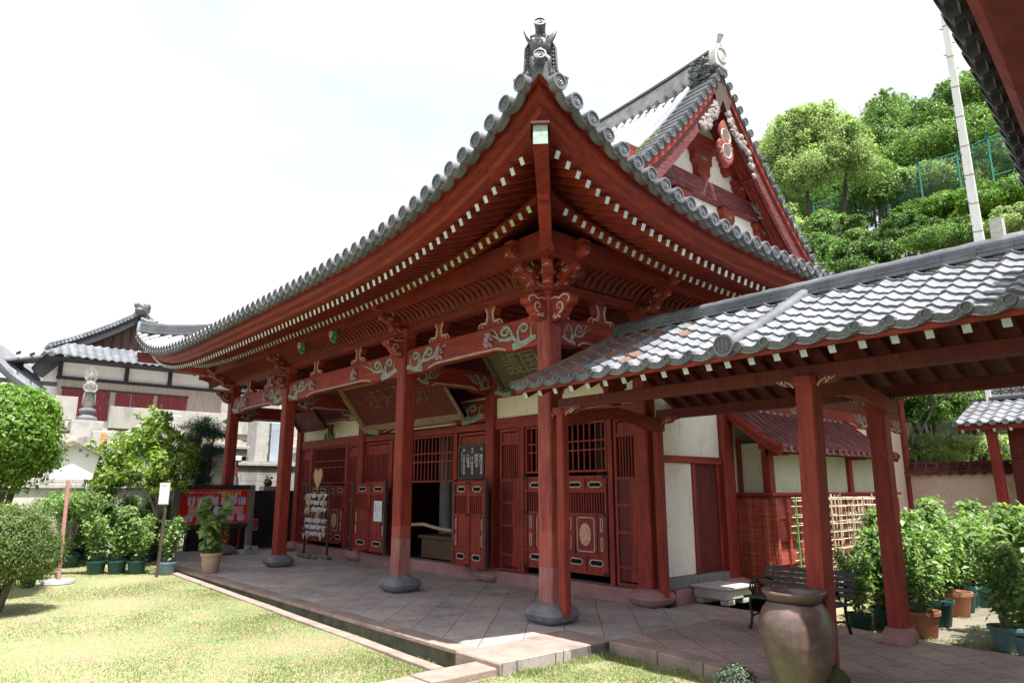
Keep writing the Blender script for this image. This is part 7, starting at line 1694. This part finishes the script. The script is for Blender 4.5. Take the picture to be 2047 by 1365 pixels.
# blue-green far ridge at left behind the house
g = MB(); g.grid(lambda a, b: (-120+10*math.sin(a*9), -30+110*a, -2+b*(13+3*math.sin(a*7)+1.5*math.sin(a*23))), 40, 4); struct(g, 'far_hill', mat('hazy_wooded_hill', (.10, .20, .17), (.06, .13, .12), .15, 1), smooth=True)
# weeds growing on the roof along the descending ridge and verge
P_ = []; N_ = []; rn = random.Random(44)
for i in range(3600):
    t_ = rn.choice((rn.uniform(4.2, 5.6), rn.uniform(3.6, 6.4))); x = XG1-rn.gauss(.47, .05); P_.append((x, YCN-HY+t_, 4.87+pz(t_)+rn.uniform(.02, .15))); N_.append((0, 0, 1))
for i in range(700): t_ = rn.uniform(4.5, 7.4); P_.append((XG1-.80+rn.gauss(0, .03), YCN-HY+t_, 4.87+pz(t_)+rn.uniform(.02, .10))); N_.append((0, 0, 1))
leafmesh('roof_weeds', P_, N_, .10, 'leaf_moss', H, 5, .3, -.5)
# ------------------------------------------------ grass blades on the lawns, moss and weeds along the kerbs
def blades(name, pts, h, m='grass', seed=1):
    g = np.random.default_rng(seed); P0 = np.asarray(pts, float); n = len(P0); a = g.uniform(0, 6.283, n); hh = h*g.uniform(.5, 1.4, n); w_ = .004+.003*g.random(n); dx = np.cos(a)*w_; dy = np.sin(a)*w_; lx = g.normal(0, .5, n)*hh; ly = g.normal(0, .5, n)*hh
    V = np.empty((n, 3, 3)); V[:, 0] = P0+np.c_[dx, dy, np.zeros(n)]; V[:, 1] = P0-np.c_[dx, dy, np.zeros(n)]; V[:, 2] = P0+np.c_[lx, ly, hh]
    me = bpy.data.meshes.new(name); me.vertices.add(n*3); me.vertices.foreach_set('co', V.ravel()); me.loops.add(n*3); me.loops.foreach_set('vertex_index', np.arange(n*3)); me.polygons.add(n); me.polygons.foreach_set('loop_start', np.arange(n)*3); me.polygons.foreach_set('loop_total', np.full(n, 3)); me.materials.append(M[m]); me.update(); me.validate()
    o = bpy.data.objects.new(name, me); col.objects.link(o); return tag(o, None, None, None, 'stuff')
gg = np.random.default_rng(5); n = 150000
x = gg.uniform(-13, .9, n); y = -2.06-gg.exponential(2.0, n); d_ = np.hypot(x-CP.x, y-CP.y); keep = (y < -2.06) & (y > -8.5) & (gg.random(n) < np.clip(9/d_, .3, 1)) & ~((x > .76) & (x < 1.2)); dens = np.sin(x*2.1+1.3*np.sin(y*1.7))*np.sin(y*2.6+x*.7)+gg.normal(0, .5, n); keep &= dens > -.75
o = blades('lawn_grass', np.c_[x[keep], y[keep], -.205-.0145*x[keep]], .020); o['label'] = 'short patchy grass of the lawn in front of the porch platform'; o['category'] = 'grass'
n = 60000; x = gg.uniform(1.2, 4.6, n); y = gg.uniform(-3.2, -.3, n); keep = (np.sin(x*4.1+y)*np.sin(y*5.6)+gg.normal(0, .5, n)) > -.2
o = blades('verge_grass', np.c_[x[keep], y[keep], np.full(keep.sum(), -.122)], .017, seed=2); o['label'] = 'thin mossy grass between the paving and the viewer'; o['category'] = 'grass'
pts = []
rn = random.Random(13)
for i in range(160):
    c = rn.choice(((rn.uniform(-3, .3), -1.87+rn.uniform(-.03, .03), -.2), (rn.uniform(1.25, 4.4), -.42+rn.uniform(-.12, .02), -.1), (rn.uniform(3.2, 4.8), rn.uniform(2.4, 3.2), -.1), (rn.uniform(2.6, 4.0), rn.uniform(3, 8), -.1), (1.26+rn.uniform(0, .1), -1.0+rn.uniform(-.8, .5), -.11)))
    for k in range(26): pts.append((c[0]+rn.gauss(0, .05), c[1]+rn.gauss(0, .04), c[2]))
o = blades('weed_tufts', pts, .032, seed=3); o['label'] = 'small weeds in the joints along the kerbs and garden path'; o['category'] = 'weeds'
